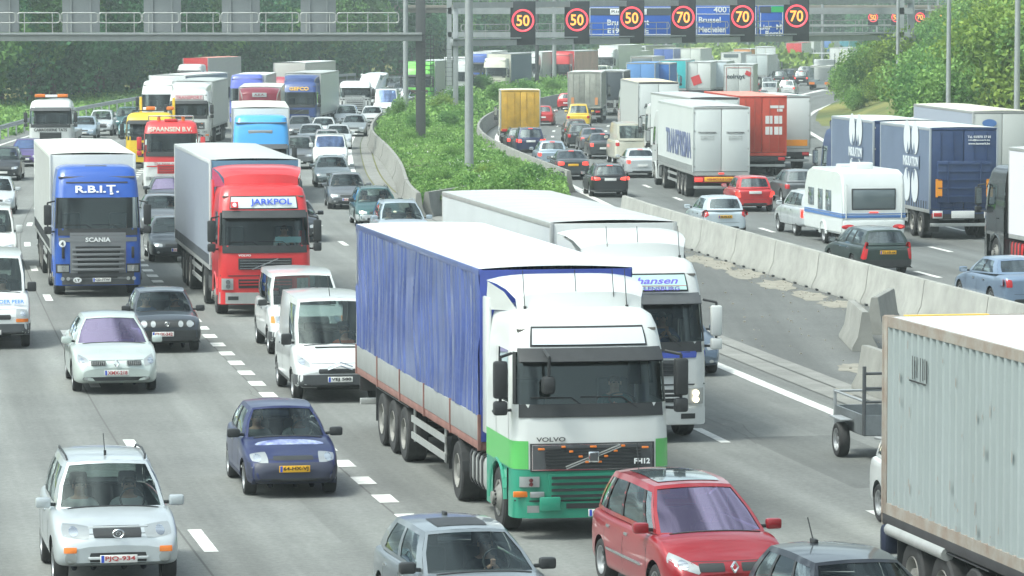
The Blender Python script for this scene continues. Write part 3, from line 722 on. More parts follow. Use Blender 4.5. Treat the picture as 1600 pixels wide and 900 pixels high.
for i, (a, b, c, d) in enumerate(((1092, 405, .5, 2.2), (1125, 414, .6, 2.6), (1165, 428, .7, 2.4), (1215, 445, .6, 2.5), (1265, 462, .6, 2), (1310, 476, .6, 1.6), (1350, 500, .5, 1.4), (1335, 575, .5, 1.4), (1320, 612, .5, 1.0))): patch('sand', a, b, c, d, SAND, .001 + i * .0004, seed=i)

# ------------------------------------------------ concrete barriers
JP = [(-.30, 0), (-.30, .08), (-.17, .32), (-.09, .85), (-.07, .9), (.07, .9), (.09, .85), (.17, .32), (.30, .08), (.30, 0)]
def barrier(name, pts, h=.9, w_=1., m=CONC, root=None):
    mb = MB(); k = len(JP); vs = []
    for i, p in enumerate(pts):
        a = pts[max(0, i - 1)]; b = pts[min(len(pts) - 1, i + 1)]; t = (b - a).normalized(); nrm = Vector((t.y, -t.x, 0))
        for x, z in JP: vs.append(tuple(p + nrm * x * w_ + Vector((0, 0, z * h / .9))))
    fs = [(i * k + j, i * k + j + 1, (i + 1) * k + j + 1, (i + 1) * k + j) for i in range(len(pts) - 1) for j in range(k - 1)]
    fs += [tuple(range(k)), tuple(range((len(pts) - 1) * k, len(pts) * k))]
    mb.add(vs, fs); return obj(name, mb, m, root, smooth=35)
GB = 'precast concrete barrier units standing end to end'
y = 150.; i = 0; nb = 0
while y > 46:
    a, b = offp(RS, y, -1.0), offp(RS, y - 5.94, -1.0); mid = (a + b) / 2
    root = thing('concrete_barrier', '', 'barrier', tuple(mid), 0, GB)
    tp = offp(RS, y, -1.0)
    pxm = 800 + (mid.x / mid.y) * FPX; gv = rb.uniform(-.012, .012); h_ = 1.08
    o = barrier('barrier_unit', [p - mid for p in (a, b)], h_, 1.05, mat(f'precast_concrete_{i % 4}', (.35 + gv * 2, .35 + gv * 2, .325 + gv * 2), .85, noise=.22, nscale=1.1 + .2 * (i % 4), bump=.3), root)
    pk = MB()
    for f in (.12, .38, .64, .9):
        c = a.lerp(b, f) - mid; pk.box(c.x - .37, c.x - .29, c.y - .16, c.y + .16, .0, .05)
    obj('drain_notch', pk, BLACK, root, smooth=0)
    root['nb'] = i; root['vis'] = nb; y -= 6.0; i += 1
BARS = [o for o in bpy.data.objects if o.get('nb') is not None]
ordw = ['farthest', 'second', 'third', 'fourth', 'fifth', 'sixth', 'seventh', 'eighth', 'ninth', 'tenth', 'eleventh', 'twelfth', 'thirteenth', 'fourteenth', 'fifteenth', 'sixteenth', 'seventeenth', 'eighteenth', 'nineteenth']
for o in BARS:
    o['label'] = f"{ordw[int(o['nb'])]} {'' if o['nb'] == 0 else 'farthest '}unit of the long concrete barrier line, counted from the grass island"; del o['nb']; del o['vis']
def pxbar(label, pts, h=.95):
    q = [P(*p) for p in pts]; c = sum(q, Vector()) / len(q); r = thing('concrete_barrier', label, 'barrier', tuple(c), 0, 'loose barrier units on the paved wedge'); barrier('barrier_unit', [p - c for p in q], h, 1.05, CONC, r)
pxbar('short concrete barrier unit joined at an angle to the long barrier line', [(1392, 507), (1366, 523)])
pxbar('loose concrete barrier unit lying crooked beside the long line', [(1330, 527), (1352, 549)])
pxbar('loose concrete barrier unit nearest the small trailer', [(1352, 607), (1440, 640)])
# walls round the grass island
WLp = [(y, itp(ES, y) + o) for y, o in ((154, 1.15), (160, 1.2), (172, 1.8), (186, 2.3), (208, 2.3), (242, 1.6), (280, 1.6), (316, 1.7), (350, 1.8), (386, 1.9), (430, 1.9), (480, 1.9), (560, 1.9))]
WRp = [(y, itp(RS, y) - o) for y, o in ((176, .6), (183, .75), (204, 1.1), (225, 1.3), (250, 1.3), (284, 1.3), (322, 1.4), (355, 1.7), (400, 1.8), (450, 2), (560, 2))]
SWL, SWR = smooth(WLp, 4), smooth(WRp, 4)
def wall(name, S, label):
    root = thing(name, label, 'wall', (0, 0, 0)); pts = [Vector((x, y, 0)) for y, x in S]
    barrier('wall_body', pts, 1.0, 1.0, CONC, root); mb = MB()
    for i in range(3, len(pts) - 1, 6):
        t = (pts[i + 1] - pts[i - 1]).normalized(); nr = Vector((t.y, -t.x, 0))
        for x0, z0, x1, z1 in ((-.305, .0, -.305, .09), (-.305, .09, -.175, .355), (-.175, .355, -.093, .945), (-.093, 1.003, .093, 1.003), (.305, .09, .175, .355), (.175, .355, .093, .945)):
            mb.cyl(pts[i] + nr * x0 + Vector((0, 0, z0)), pts[i] + nr * x1 + Vector((0, 0, z1)), .012, n=4)
    obj('joint', mb, JOINT, root, smooth=0)
wall('concrete_wall', SWL, 'long curved concrete wall on the left side of the grass island')
wall('concrete_wall', SWR, 'long curved concrete wall on the right side of the grass island')
r = thing('concrete_wall', 'short concrete wall closing the near tip of the grass island', 'wall', (0, 0, 0))
barrier('wall_body', [Vector((SWL[0][1] + .3, SWL[0][0] + .6, 0)), Vector((SWR[0][1] - .3, SWR[0][0] - .3, 0))], 1., 1., CONC, r)
# ------------------------------------------------ planting
def leafmat(name, c1, c2, sc=.5):
    m = bpy.data.materials.new(name); m.use_nodes = True; MT[name] = m; t = m.node_tree; b = t.nodes['Principled BSDF']; b.inputs['Roughness'].default_value = .7; b.inputs['Specular IOR Level'].default_value = .25
    g_ = t.nodes.new('ShaderNodeNewGeometry'); r = t.nodes.new('ShaderNodeValToRGB'); e = r.color_ramp.elements; e[0].color = (*c1, 1); e[1].color = (*c2, 1); e[0].position = .1; e[1].position = .9
    tc = t.nodes.new('ShaderNodeTexCoord'); n = t.nodes.new('ShaderNodeTexNoise'); n.inputs['Scale'].default_value = sc; n.inputs['Detail'].default_value = 3; t.links.new(tc.outputs['Object'], n.inputs[0])
    a = t.nodes.new('ShaderNodeMath'); a.operation = 'MULTIPLY_ADD'; a.inputs[1].default_value = .5; t.links.new(g_.outputs['Random Per Island'], a.inputs[0])
    c = t.nodes.new('ShaderNodeMath'); c.operation = 'MULTIPLY_ADD'; c.inputs[1].default_value = 2.2; c.inputs[2].default_value = -.85; t.links.new(n.outputs[0], c.inputs[0]); t.links.new(c.outputs[0], a.inputs[2]); a.use_clamp = True
    t.links.new(a.outputs[0], r.inputs[0]); t.links.new(r.outputs[0], b.inputs['Base Color'])
    tl = t.nodes.new('ShaderNodeBsdfTranslucent'); t.links.new(r.outputs[0], tl.inputs[0]); mx = t.nodes.new('ShaderNodeMixShader'); mx.inputs[0].default_value = .3
    t.links.new(b.outputs[0], mx.inputs[1]); t.links.new(tl.outputs[0], mx.inputs[2]); t.links.new(mx.outputs[0], t.nodes['Material Output'].inputs[0]); return m
def leaf(mb, c, s, q):
    a = Vector((q.gauss(0, 1), q.gauss(0, 1), q.gauss(0, 1))).normalized(); b = a.orthogonal().normalized(); b = Matrix.Rotation(q.uniform(0, 6.3), 3, a) @ b; d = a.cross(b)
    k = q.uniform(.55, 1.2) * s
    mb.add([c - b * k, c + d * k * .6, c + b * k, c - d * k * .6], [(0, 1, 2, 3)])
def crown(seed, R_, H, n, ls, zb=.0, lobes=9, fill=.65):
    q = random.Random(seed); mb = MB(); L_ = []
    for i in range(lobes):
        z = q.uniform(.12, .95); rr = R_ * (1 - abs(z - .45) * 1.1) * q.uniform(.3, .75); t = q.uniform(0, 6.3)
        L_.append((Vector((rr * math.cos(t), rr * math.sin(t), zb + z * H * .85)), R_ * q.uniform(.32, .58)))
    L_.append((Vector((0, 0, zb + H * .45)), R_ * .62))
    for i in range(n):
        c, r = q.choice(L_); d = Vector((q.gauss(0, 1), q.gauss(0, 1), q.gauss(0, .85))).normalized()
        k = q.random() ** .4 if q.random() > fill else q.uniform(.85, 1.08)
        p = c + d * r * k * (1 + .18 * math.sin(d.x * 7 + seed) * math.cos(d.y * 6))
        if p.z < .05: p.z = q.uniform(.05, .5)
        leaf(mb, p, ls, q)
    return mb
BARK = mat('bark', (.09, .075, .06), .95, noise=.3, nscale=4, bump=.5, bscale=12)
def trunk(H, r, seed):
    q = random.Random(seed); mb = MB(); mb.cyl((0, 0, -.3), (0.05, 0, H * .5), r, r * .6, n=9); mb.cyl((.05, 0, H * .5), (.1, .1, H * .8), r * .6, r * .25, n=8)
    for i in range(6):
        t = q.uniform(0, 6.3); z = H * q.uniform(.25, .6); mb.cyl((.04, 0, z), (math.cos(t) * H * .22, math.sin(t) * H * .22, z + H * .22), r * .35, r * .1, n=6)
    return mb
LF = [leafmat('bright_leaves', (.075, .19, .04), (.28, .46, .13)), leafmat('mid_leaves', (.06, .17, .05), (.20, .38, .11)), leafmat('deep_leaves', (.03, .125, .06), (.115, .30, .125)), leafmat('yellow_green_leaves', (.09, .18, .03), (.33, .45, .09))]
def tree(x, y, z, sc, var, leafm, label, group, cat='tree', nm='broadleaf_tree', sz=(1, 1, 1)):
    root = thing(nm, label, cat, (x, y, z), rnd.uniform(0, 6.28), group); root.scale = (sc * sz[0], sc * sz[1], sc * sz[2])
    bush = cat == 'bush'
    if bush: link('foliage', cm(('bush', var), lambda: crown(50 + var, 2.6, 3.6, 6500, .115, .1, 12), 1, 0), leafm, root); link('stems', cm(('bst', var), lambda: trunk(2.4, .07, var)), BARK, root)
    else: link('crown', cm(('crown', var), lambda: crown(var, 4.6, 10.5, 9000, .24, 1.6, 16), 1, 0), leafm, root); link('trunk', cm(('trunk', var), lambda: trunk(10, .28, var)), BARK, root)
    return root
# left wood behind the verge: individual trees in front of a mass
base = [(-40, 172), (0, 166), (60, 160), (120, 154), (180, 150), (240, 146), (300, 141), (360, 136), (420, 131), (480, 127), (540, 122), (600, 117), (660, 112), (720, 107), (780, 103), (840, 98), (900, 95)]
LBL = ['dark green broadleaf tree', 'deep green wide tree', 'mid green round topped tree', 'blue green dense tree']
k = 0
for row in range(3):
    for i in range(len(base) * 2 - 2):
        a, b = base[i // 2], base[min(len(base) - 1, i // 2 + 1)]; f = (i % 2) / 2 + .12 * row
        p = P(lerp(a[0], b[0], f), lerp(a[1], b[1], f)); d = row * 7.5 + rnd.uniform(-2, 2)
        tree(p.x + rnd.uniform(-1.5, 1.5) - row * 2.0, p.y + d, -.05, rnd.uniform(.95, 1.35) + .25 * row, k % 4, LF[2] if (i + row) % 3 else LF[1],
             f"dark woodland tree, {('front row', 'second row', 'back row')[row]}, {('at the left edge above the guard rail', 'above the white recovery lorry', 'above the white high roofed lorries', 'above the violet blue lorry', 'above the navy blue lorry', 'left of the round bridge pier', 'behind the dark gantry post', 'behind the far cream lorry')[min(7, i // 4)]}", 'dark trees of the wood on the left'); k += 1
# far wood to the right of centre
farb = [(1040, 78), (1090, 77), (1140, 76), (1190, 74), (1240, 73), (1290, 72), (1340, 72), (1400, 72), (930, 84), (980, 82)]
for i, (a, b) in enumerate(farb):
    p = P(a, b); tree(p.x, min(p.y, 760) + rnd.uniform(0, 20), 0, 1.5, i % 4, LF[2], 'one of the far blue green trees on the skyline behind the gantry signs', 'far trees behind the gantries')
mb = MB(); q = random.Random(5)
for i in range(26000):
    y = q.uniform(380, 900); x = -75 + (y - 380) * -.02 + q.uniform(-10, 0) if q.random() < .35 else None
    if x is None: x = q.uniform(-60, 150); y = 830 + q.uniform(-12, 12)
    leaf(mb, Vector((x, y, q.random() ** .8 * (15 + 3 * math.sin(x * .13) + 2 * math.sin(y * .2)))), 1.3, q)
tag(obj('distant_wood', mb, LF[2], smooth=0), kind='stuff')
# right hand embankment with bushes
mb = MB(); NX, NY = 22, 34; vs = []
def hbank(x, y):
    e = itp(RS, y) + itp([(180, 25), (250, 26), (300, 24.5), (330, 23.5), (380, 23), (460, 22), (600, 22)], y)
    return max(0., min(7.5, (x - e) * .33)) * max(0., min(1., (y - 158) / 55)) + .25 * math.sin(x * .7) * math.cos(y * .3) * (1 if x > e + 1 else 0)
for i in range(NX + 1):
    for j in range(NY + 1):
        y = lerp(150, 640, j / NY); e = itp(RS, y) + 21; x = e + (i / NX) ** 1.3 * 90; vs.append((x, y, hbank(x, y) - .015))
mb.add(vs, [(i * (NY + 1) + j, (i + 1) * (NY + 1) + j, (i + 1) * (NY + 1) + j + 1, i * (NY + 1) + j + 1) for i in range(NX) for j in range(NY)])
tag(obj('embankment', mb, GRASS, smooth=0), kind='structure')
q = random.Random(21); spots = []
def bank_plant(px, py, h, n, kindp, sc, lf, hgt=None):
    pass
BR = []   # (pixel x, pixel row of the foot on flat ground, height of top row wanted)
def wantf(x, d, ex):
    px_ = 800 + x / d * FPX; return CAM_H - (itp([(1300, 158), (1316, 128), (1330, 98), (1350, 78), (1385, 62), (1430, 46), (1480, 30), (1515, 8), (1560, -20), (1620, -40)], px_) + ex * q.uniform(.5, 1.2) - YH) * d / FPX
for dist in (232, 240, 249, 258, 268, 278, 288):
    x = max(itp(RS, dist) + 26.9, 648 * dist / 6000) + q.uniform(0, 1); x0_ = x
    while x < dist * .138 + 3:
        z = hbank(x, dist); want = wantf(x, dist, 75); sc = max(.8, (want - z) / 3.7)
        BR.append((x, dist + q.uniform(-3, 3), z - .15, sc if sc < 2 else max(.6, (want - z) / 11), 'bush' if sc < 2 else 'tree')); x += q.uniform(2.2, 3.4)
rows = [(296, 0), (308, 1), (322, 2), (338, 3), (356, 4), (378, 5), (404, 6)]
for dist, r_ in rows:
    xl = [(296, 32.1), (308, 27.2), (322, 28.3), (338, 29.6), (356, 30.8), (378, 33.8), (404, 37.5)][r_][1]
    x = xl + q.uniform(0, 1.2)
    while x < dist * .140 + 3:
        t = (x - xl) / 14
        z = hbank(x, dist)
        want = wantf(x, dist, 45 if dist < 300 else (80 if x < 33 else 30) if dist < 320 else 4)     # height of the leafy top above the road
        sc = max(.5, (want - z) / 3.5)
        if sc > 2.0:
            BR.append((x, dist + q.uniform(-4, 4), z - .2, max(.62, (want - z) / 11.5 * 1.05), 'tree'))
        else: BR.append((x, dist + q.uniform(-4, 4), z - .15, sc, 'bush'))
        x += q.uniform(2.3, 3.6)
def bandw(x, y):
    px_ = 800 + x / y * FPX
    return ('near the road' if y < 275 else 'halfway up' if y < 330 else 'at the back') + ', ' + ('left of slim post' if px_ < 1395 else 'between gantry leg and lamp post' if px_ < 1480 else 'between two lamp posts' if px_ < 1588 else 'at the right edge')
for i, (x, y, z, sc, kd) in enumerate(BR):
    lf = LF[(0, 3, 0, 1, 0, 3, 1)[i % 7]]
    if kd == 'bush': tree(x, y, z, sc, i % 4, lf, f'{("bright", "yellowish", "bright", "mid", "bright", "yellowish", "mid")[i % 7]} green bush on the right slope, {bandw(x, y)}', 'bushes on the right embankment', 'bush', 'bush')
    else: tree(x, y, z, sc, i % 4, lf, f'{("bright", "yellowish", "bright", "mid", "bright", "yellowish", "mid")[i % 7]} green leafy tree on the right slope, {bandw(x, y)}', 'trees on the right embankment')
# grass island: mound + ground cover
def in_island(x, y): return y > 156 and itp(SWL, y) + .35 < x < itp(SWR, y) - .35
mb = MB(); ys = lin(156, 545, 70); vs = []
for y in ys:
    a, b = itp(SWL, y) + .1, itp(SWR, y) - .1
    for j in range(9):
        f = j / 8; vs.append((lerp(a, b, f), y, .35 + .55 * math.sin(math.pi * f)))
mb.add(vs, [(i * 9 + j, i * 9 + j + 1, (i + 1) * 9 + j + 1, (i + 1) * 9 + j) for i in range(len(ys) - 1) for j in range(8)])
tag(obj('island_ground', mb, mat('island_soil_and_grass', (.10, .14, .045), 1, noise=.4, nscale=.8)), kind='structure')
q = random.Random(9); mb = MB(); fl = MB()
def isz(x, y):
    a, b = itp(SWL, y), itp(SWR, y); return .33 + .55 * math.sin(math.pi * max(0, min(1, (x - a) / (b - a))))
def hh(x, y): return .22 + .45 * max(0, math.sin(x * .9 + y * .13) * math.sin(y * .21 + x * .3)) + .25 * math.sin(x * 2.3) * math.sin(y * .9)
cnt = 0
while cnt < 88000:
    y = 156 + 130 * q.random() ** 1.5 if q.random() < .75 else q.uniform(280, 520)
    a, b = itp(SWL, y) + .2, itp(SWR, y) - .2
    if b - a < .5: continue
    if q.random() > min(1, (b - a) / 16): continue
    x = q.uniform(a, b); h = max(.1, hh(x, y)); z = isz(x, y) + h * q.random() ** .7
    leaf(mb, Vector((x, y, z)), .078 if y < 260 else .17, q); cnt += 1
    if cnt % 520 == 0 and y < 230:
        for _ in range(5): leaf(fl, Vector((x + q.gauss(0, .08), y, z + h * .2 + q.gauss(0, .05))), .045, q)
tag(obj('ground_cover', mb, LF[0], smooth=0), kind='stuff'); tag(obj('wild_flowers', fl, mat('white_petals', (.7, .7, .66), .8), smooth=0), kind='stuff')
for i, (a, b, sc, lf) in enumerate(((720, 272, .32, 1), (700, 262, .4, 0), (655, 214, .55, 1), (700, 205, .5, 1), (640, 232, .4, 0), (800, 282, .4, 0), (833, 296, .42, 1), (690, 300, .4, 0), (760, 292, .36, 3), (715, 176, .6, 1), (775, 170, .6, 0), (820, 160, .6, 1), (690, 183, .5, 3), (625, 190, .5, 0), (755, 150, .6, 1), (860, 150, .5, 0), (940, 112, 1.0, 3), (965, 110, .9, 3))):
    p = P(a, b, .4); w_ = ['in front of the middle shrub', 'middle', 'beside the dark gantry post', 'right of the dark gantry post', 'left side', 'near right side', 'near right tip', 'near the front edge', 'at the foot of the big lamp post', 'behind the big lamp post', 'along the right wall', 'farther along the right wall', 'between the two posts', 'by the left wall', 'near the far lorries', 'at the bend of the right wall', 'by the bridge pier', 'right of the bridge pier'][i]
    tree(p.x, p.y, .3, sc * (.75 if b > 200 else .9), i % 4, LF[lf], f'low green shrub on the grass island, {w_}', 'shrubs on the grass island', 'bush', 'shrub')
mb = MB()
for i in range(16000):      # verge along the left guard rail
    y = q.uniform(240, 420); p = offp(ES, y, -22.6 - q.random() ** 1.3 * 14); leaf(mb, Vector((p.x, p.y, q.uniform(.05, .5))), .22, q)
tag(obj('verge_grass', mb, LF[0], smooth=0), kind='stuff')
mb = MB()
for i in range(9000):
    y = q.uniform(520, 800); x = q.uniform(15, 70); leaf(mb, Vector((x, y, q.uniform(.1, 1.6 + 1.4 * math.sin(x * .2) ** 2))), .7, q)
tag(obj('wild_flower_bank', mb, LF[3], smooth=0), kind='stuff')
mb = MB()
for i in range(30000):      # undergrowth along the foot of the wood
    k_ = q.uniform(0, len(base) - 1.001); a_, b_ = base[int(k_)], base[int(k_) + 1]; p = P(lerp(a_[0], b_[0], k_ % 1), lerp(a_[1], b_[1], k_ % 1)); sz_ = .3 * max(1, p.y / 420)
    leaf(mb, Vector((p.x + q.gauss(0, 2.5), p.y + q.uniform(-3, 16), (q.random() ** .7) * 8.5)), sz_, q)
tag(obj('undergrowth', mb, LF[2], smooth=0), kind='stuff')
# guard rail
rt = thing('guard_rail', 'galvanised steel guard rail running along the left verge below the wood', 'guard rail', (0, 0, 0)); pts = [offp(ES, y, -22.4) for y in lin(235, 470, 48)]
mb = MB(); WP = [(-.02, .45), (.03, .50), (.03, .56), (-.02, .61), (.03, .66), (.03, .72), (-.02, .77)]; vs = []
for i, p in enumerate(pts):
    a, b = pts[max(0, i - 1)], pts[min(len(pts) - 1, i + 1)]; t = (b - a).normalized(); nr = Vector((t.y, -t.x, 0))
    for x, z in WP: vs.append(tuple(p + nr * x + Vector((0, 0, z + .25))))
n = len(WP); mb.add(vs, [(i * n + j, i * n + j + 1, (i + 1) * n + j + 1, (i + 1) * n + j) for i in range(len(pts) - 1) for j in range(n - 1)]); obj('rail_beam', mb, STEEL, rt)
pm_ = cm('grpost', lambda: MB().box(-.05, .05, -.05, .05, 0, .95))
for p in pts[::1]: link('post', pm_, STEEL, rt, (p.x - .1, p.y, 0))

# ------------------------------------------------ posts, gantries, bridge
def h_at(px, py, d):        # height of the thing seen in row py at distance d
    return CAM_H - (py - YH) * d / FPX
def pole(px, py, wpx, top, label, dark=False, lean=0, arm=False, group='lamp posts along the motorway'):
    p = P(px, py); r = wpx / 2 * p.y / FPX; root = thing('lamp_post', label, 'lamp post', tuple(p), 0, group)
    m = DGREY if dark else STEEL
    obj('shaft', MB().cyl((0, 0, 0), (lean, 0, top), r * 1.1, r * .85, n=14), m, root)
    obj('base_plate', MB().box(-r * 1.6, r * 1.6, -r * 1.6, r * 1.6, 0, .08).cyl((0, 0, 0), (0, 0, .5), r * 1.35, n=14), m, root)
    o = obj('lamp_arm', MB().tube([(lean, 0, top - .1), (lean - 1.2, 0, top + .4), (lean - 2.2, 0, top + .5)], r * .5, 8), m, root)
    obj('lamp_head', MB().box(lean - 3.1, lean - 2.1, -.16, .16, top + .42, top + .58, 0, .05), m, o)
pole(733, 299, 13, 14, 'thick pale grey lamp post rising from the near tip of the grass island')
pole(634, 190, 8, 14, 'pale grey lamp post beside the dark ladder post of the left gantry')
pole(1481, 237, 7, 14, 'pale grey lamp post among the bushes right of the gantry end')
pole(1588, 250, 9, 14, 'thick grey lamp post at the far right before the bushes')
pole(1402, 186, 5.5, 13, 'slim grey lamp post just left of the right gantry leg')
pole(839, 145, 6, 10, 'slim dark post on the island in front of the white trailer', True)
pole(866, 138, 6.5, 12, 'slim grey lamp post left of the far red lorry')
for a, b, c in ((113, 152, 'left of the white recovery lorry'), (266, 141, 'above the white box lorries'), (391, 133, 'above the dark blue lorry'), (431, 130, 'above the grey trailer'), (527, 121, 'beside the round bridge pier at the left'), (1041, 92, 'right of the middle bridge pier'), (1122, 92, 'above the far white box'), (1140, 92, 'above the far camper'), (1168, 90, 'by the far orange lorry'), (1370, 100, 'above the right bushes'), (1465, 100, 'above the right bushes near the dark signs'), (1284, 92, 'above the far blue lorries'), (896, 100, 'above the far red trailer')):
    pole(a, b, 3, 12 if a > 1000 or a < 100 or a in (266, 391, 527) else 9, f'thin far lamp post {c}', group='thin far lamp posts')
def signframe(root, x, d, w_, h0, h1, m=BLACK, th=.18, name='sign_panel', y=None):
    return obj(name, MB().box(x - w_ / 2, x + w_ / 2, d - th, d, h0, h1, 0, .02), m, root)
def railing(root, x0, x1, y, z0, h, step=1.5, r=.03, loops=None):
    """hooped hand rails: rounded loops with posts"""
    mb = MB()
    for a, b in (loops or [(x0, x1)]):
        z1, zm = z0 + h, z0 + h * .5; rr = .14
        arc = lambda cx, cz, a0: [(cx + rr * math.cos(R(a0 + 30 * i)), y, cz + rr * math.sin(R(a0 + 30 * i))) for i in range(4)]
        pts = [(a + rr, y, z1)] + [(b - rr, y, z1)] + arc(b - rr, z1 - rr, 90)[::-1][3:] 
        pts = arc(a + rr, z1 - rr, 90)[::-1] + arc(b - rr, z1 - rr, 0)[::-1] + [(p[0], p[1], p[2]) for p in reversed([(b - rr + rr * math.cos(R(-t)), y, zm + rr + rr * math.sin(R(-t))) for t in (90, 60, 30, 0)])] + [(a + rr - rr * math.sin(R(t)), y, zm + rr - rr * math.cos(R(t))) for t in (0, 30, 60, 90)]
        pts.append(pts[0]); mb.tube(pts, r, 6)
        n = max(1, int((b - a) / step)); 
        for i in range(n + 1):
            x = lerp(a + (b - a) * .17, b - (b - a) * .17, i / max(1, n)); mb.tube([(x, y, z0), (x, y, z1)], r * .9, 6)
    obj('hand_rail', mb, ALU, root)
# left gantry: rear of its panels, walkway
p = P(657, 242); D = p.y; X = lambda px, d=D: (px - 800) * d / FPX; Z = lambda py, d=D: h_at(0, py, d)
g1 = thing('sign_gantry', 'grey steel gantry with blank panel backs and walkway spanning the left lanes', 'gantry', (0, 0, 0))
obj('walkway_beam', MB().box(X(-60), X(660), D - .5, D + .5, Z(64), Z(55), 0, .03).box(X(-60), X(660), D - .75, D - .55, Z(53.5), Z(50.5)).box(X(-60), X(660), D - .7, D + .7, Z(55) + .002, Z(53)), STEEL, g1)
obj('top_beam', MB().box(X(-60), X(660), D - .3, D + .3, Z(-18), Z(-30), 0, .03), STEEL, g1)
PANB = mat('sign_panel_back', (.30, .32, .33), .6, .1, noise=.08, nscale=1)
for a, b in ((-28, 30), (98, 156), (225, 283), (347, 406), (470, 525)):
    o = obj('sign_panel', MB().box(X(a), X(b), D + .35, D + .6, Z(50), Z(-22), 0, .02), PANB, g1); mb = MB()
    for c in (a + 14, b - 14): mb.box(X(c) - .04, X(c) + .04, D + .24, D + .345, Z(50), Z(-20))
    obj('panel_bracket', mb, STEEL, o)
railing(g1, 0, 0, D - .65, Z(51), 1.15, 1.6, .034, [(X(a), X(b)) for a, b in ((-25, 28), (31, 97), (99, 156), (158, 224), (226, 282), (284, 346), (348, 406), (407, 469), (471, 526), (528, 624))])
o = obj('post', MB().box(X(650), X(665), D - .2, D + .2, 0, 16, 0, .02).box(X(648), X(667), D - .3, D + .3, 0, .3), mat('dark_painted_steel', (.10, .105, .11), .5, .2), g1)
mb = MB()
for k_ in range(14):
    z = Z(142) + k_ * (Z(55) - Z(142)) / 13; mb.tube([(X(666) + .35 * math.cos(t) + .1, D - .45 + .35 * math.sin(t), z) for t in lin(0, 2 * math.pi, 8)], .02, 4)
for t in lin(0, 2 * math.pi, 6)[:-1]: mb.tube([(X(666) + .35 * math.cos(t) + .1, D - .45 + .35 * math.sin(t), Z(142)), (X(666) + .35 * math.cos(t) + .1, D - .45 + .35 * math.sin(t), Z(55))], .02, 4)
obj('ladder_cage', mb, DGREY, o)
# main gantry with the lit speed signs
pL, pR = P(712, 190), P(1422, 176); 
def GP(px): f = (px - 712) / (1422 - 712); return pL.y + (pR.y - pL.y) * f
g2 = thing('sign_gantry', 'grey steel gantry carrying six lit speed signs across the road', 'gantry', (0, 0, 0))
def gbox(a, b, z0, z1, t0, t1, mb, m=0):
    q_ = []
    for px in (a, b):
        d = GP(px)
        for t in (t0, t1):
            for zr in (z0, z1): q_.append((X(px, d + t), d + t, h_at(0, itp([(712, zr[0]), (1422, zr[1])], px), d)))
    mb.add(q_, [(0, 1, 3, 2), (4, 6, 7, 5), (0, 4, 5, 1), (2, 3, 7, 6), (0, 2, 6, 4), (1, 5, 7, 3)], m); return mb
obj('walkway_beam', gbox(708, 1426, (72, 62), (63, 53), -.5, .5, gbox(708, 1426, (61.5, 52), (59.5, 50), -.75, .75, MB())), STEEL, g2, smooth=0)
obj('top_beam', gbox(708, 1426, (13, 5), (4, -4), -.3, .3, MB()), STEEL, g2, smooth=0)
for pp, a, tp in ((pL, 712, 9), (pR, 1422, 12)):
    r_ = .2 if a == 712 else .28
    obj('post', MB().box(pp.x - r_, pp.x + r_, pp.y - .2, pp.y + .2, -1, tp, 0, .02).box(pp.x - .4, pp.x + .4, pp.y - .35, pp.y + .35, h_at(0, 66 if a == 712 else 58, pp.y) - .3, h_at(0, 66 if a == 712 else 58, pp.y) + .25, 0, .03), STEEL, g2)
mb = MB(); xx = pL.x - .5
for s_ in (-.28, .28): mb.tube([(xx + s_, pL.y - .2, h_at(0, 133, pL.y)), (xx + s_, pL.y - .2, h_at(0, 70, pL.y))], .03, 4)
for k_ in range(9): mb.tube([(xx - .28, pL.y - .2, h_at(0, 133 - 7 * k_, pL.y)), (xx + .28, pL.y - .2, h_at(0, 133 - 7 * k_, pL.y))], .02, 4)
obj('ladder', mb, DGREY, g2)
mb = MB()
def rl(a, b):
    mb = globals()['mb']
    for a_, b_ in ((a, b),):
        A = Vector((X(a, GP(a) - .7), GP(a) - .7, 0)); B = Vector((X(b, GP(b) - .7), GP(b) - .7, 0)); zz = itp([(712, 60), (1422, 50)], a); z0 = h_at(0, zz, A.y); 
        for h_ in (.55, 1.05): mb.tube([A + Vector((0, 0, z0 + h_)), B + Vector((0, 0, z0 + h_ + (.25 * (B.x - A.x) / 30)))], .035, 5)
        mb.tube([A + Vector((0, 0, z0 + .55)), A + Vector((-.08, 0, z0 + .8)), A + Vector((0, 0, z0 + 1.05))], .035, 5); mb.tube([B + Vector((0, 0, z0 + .55)), B + Vector((.08, 0, z0 + .8)), B + Vector((0, 0, z0 + 1.05))], .035, 5)
        n_ = max(2, int((B.x - A.x) / 1.5))
        for i in range(n_ + 1):
            c = A.lerp(B, .06 + .88 * i / n_); mb.tube([c + Vector((0, 0, z0)), c + Vector((0, 0, z0 + 1.05))], .028, 5)
for a, b in ((722, 795), (838, 880), (922, 962), (1006, 1044), (1086, 1136), (1180, 1220), (1264, 1340), (1342, 1418)):
    mb = MB(); rl(a, b); obj('hand_rail', mb, ALU, g2)
LEDR = mat('lit_red_ring', (1, .06, .09), .4, emit=1.1); LEDO = mat('lit_amber_digits', (1, .33, .06), .4, emit=1.3); PAN = mat('black_sign_face', (.02, .024, .03), .6)
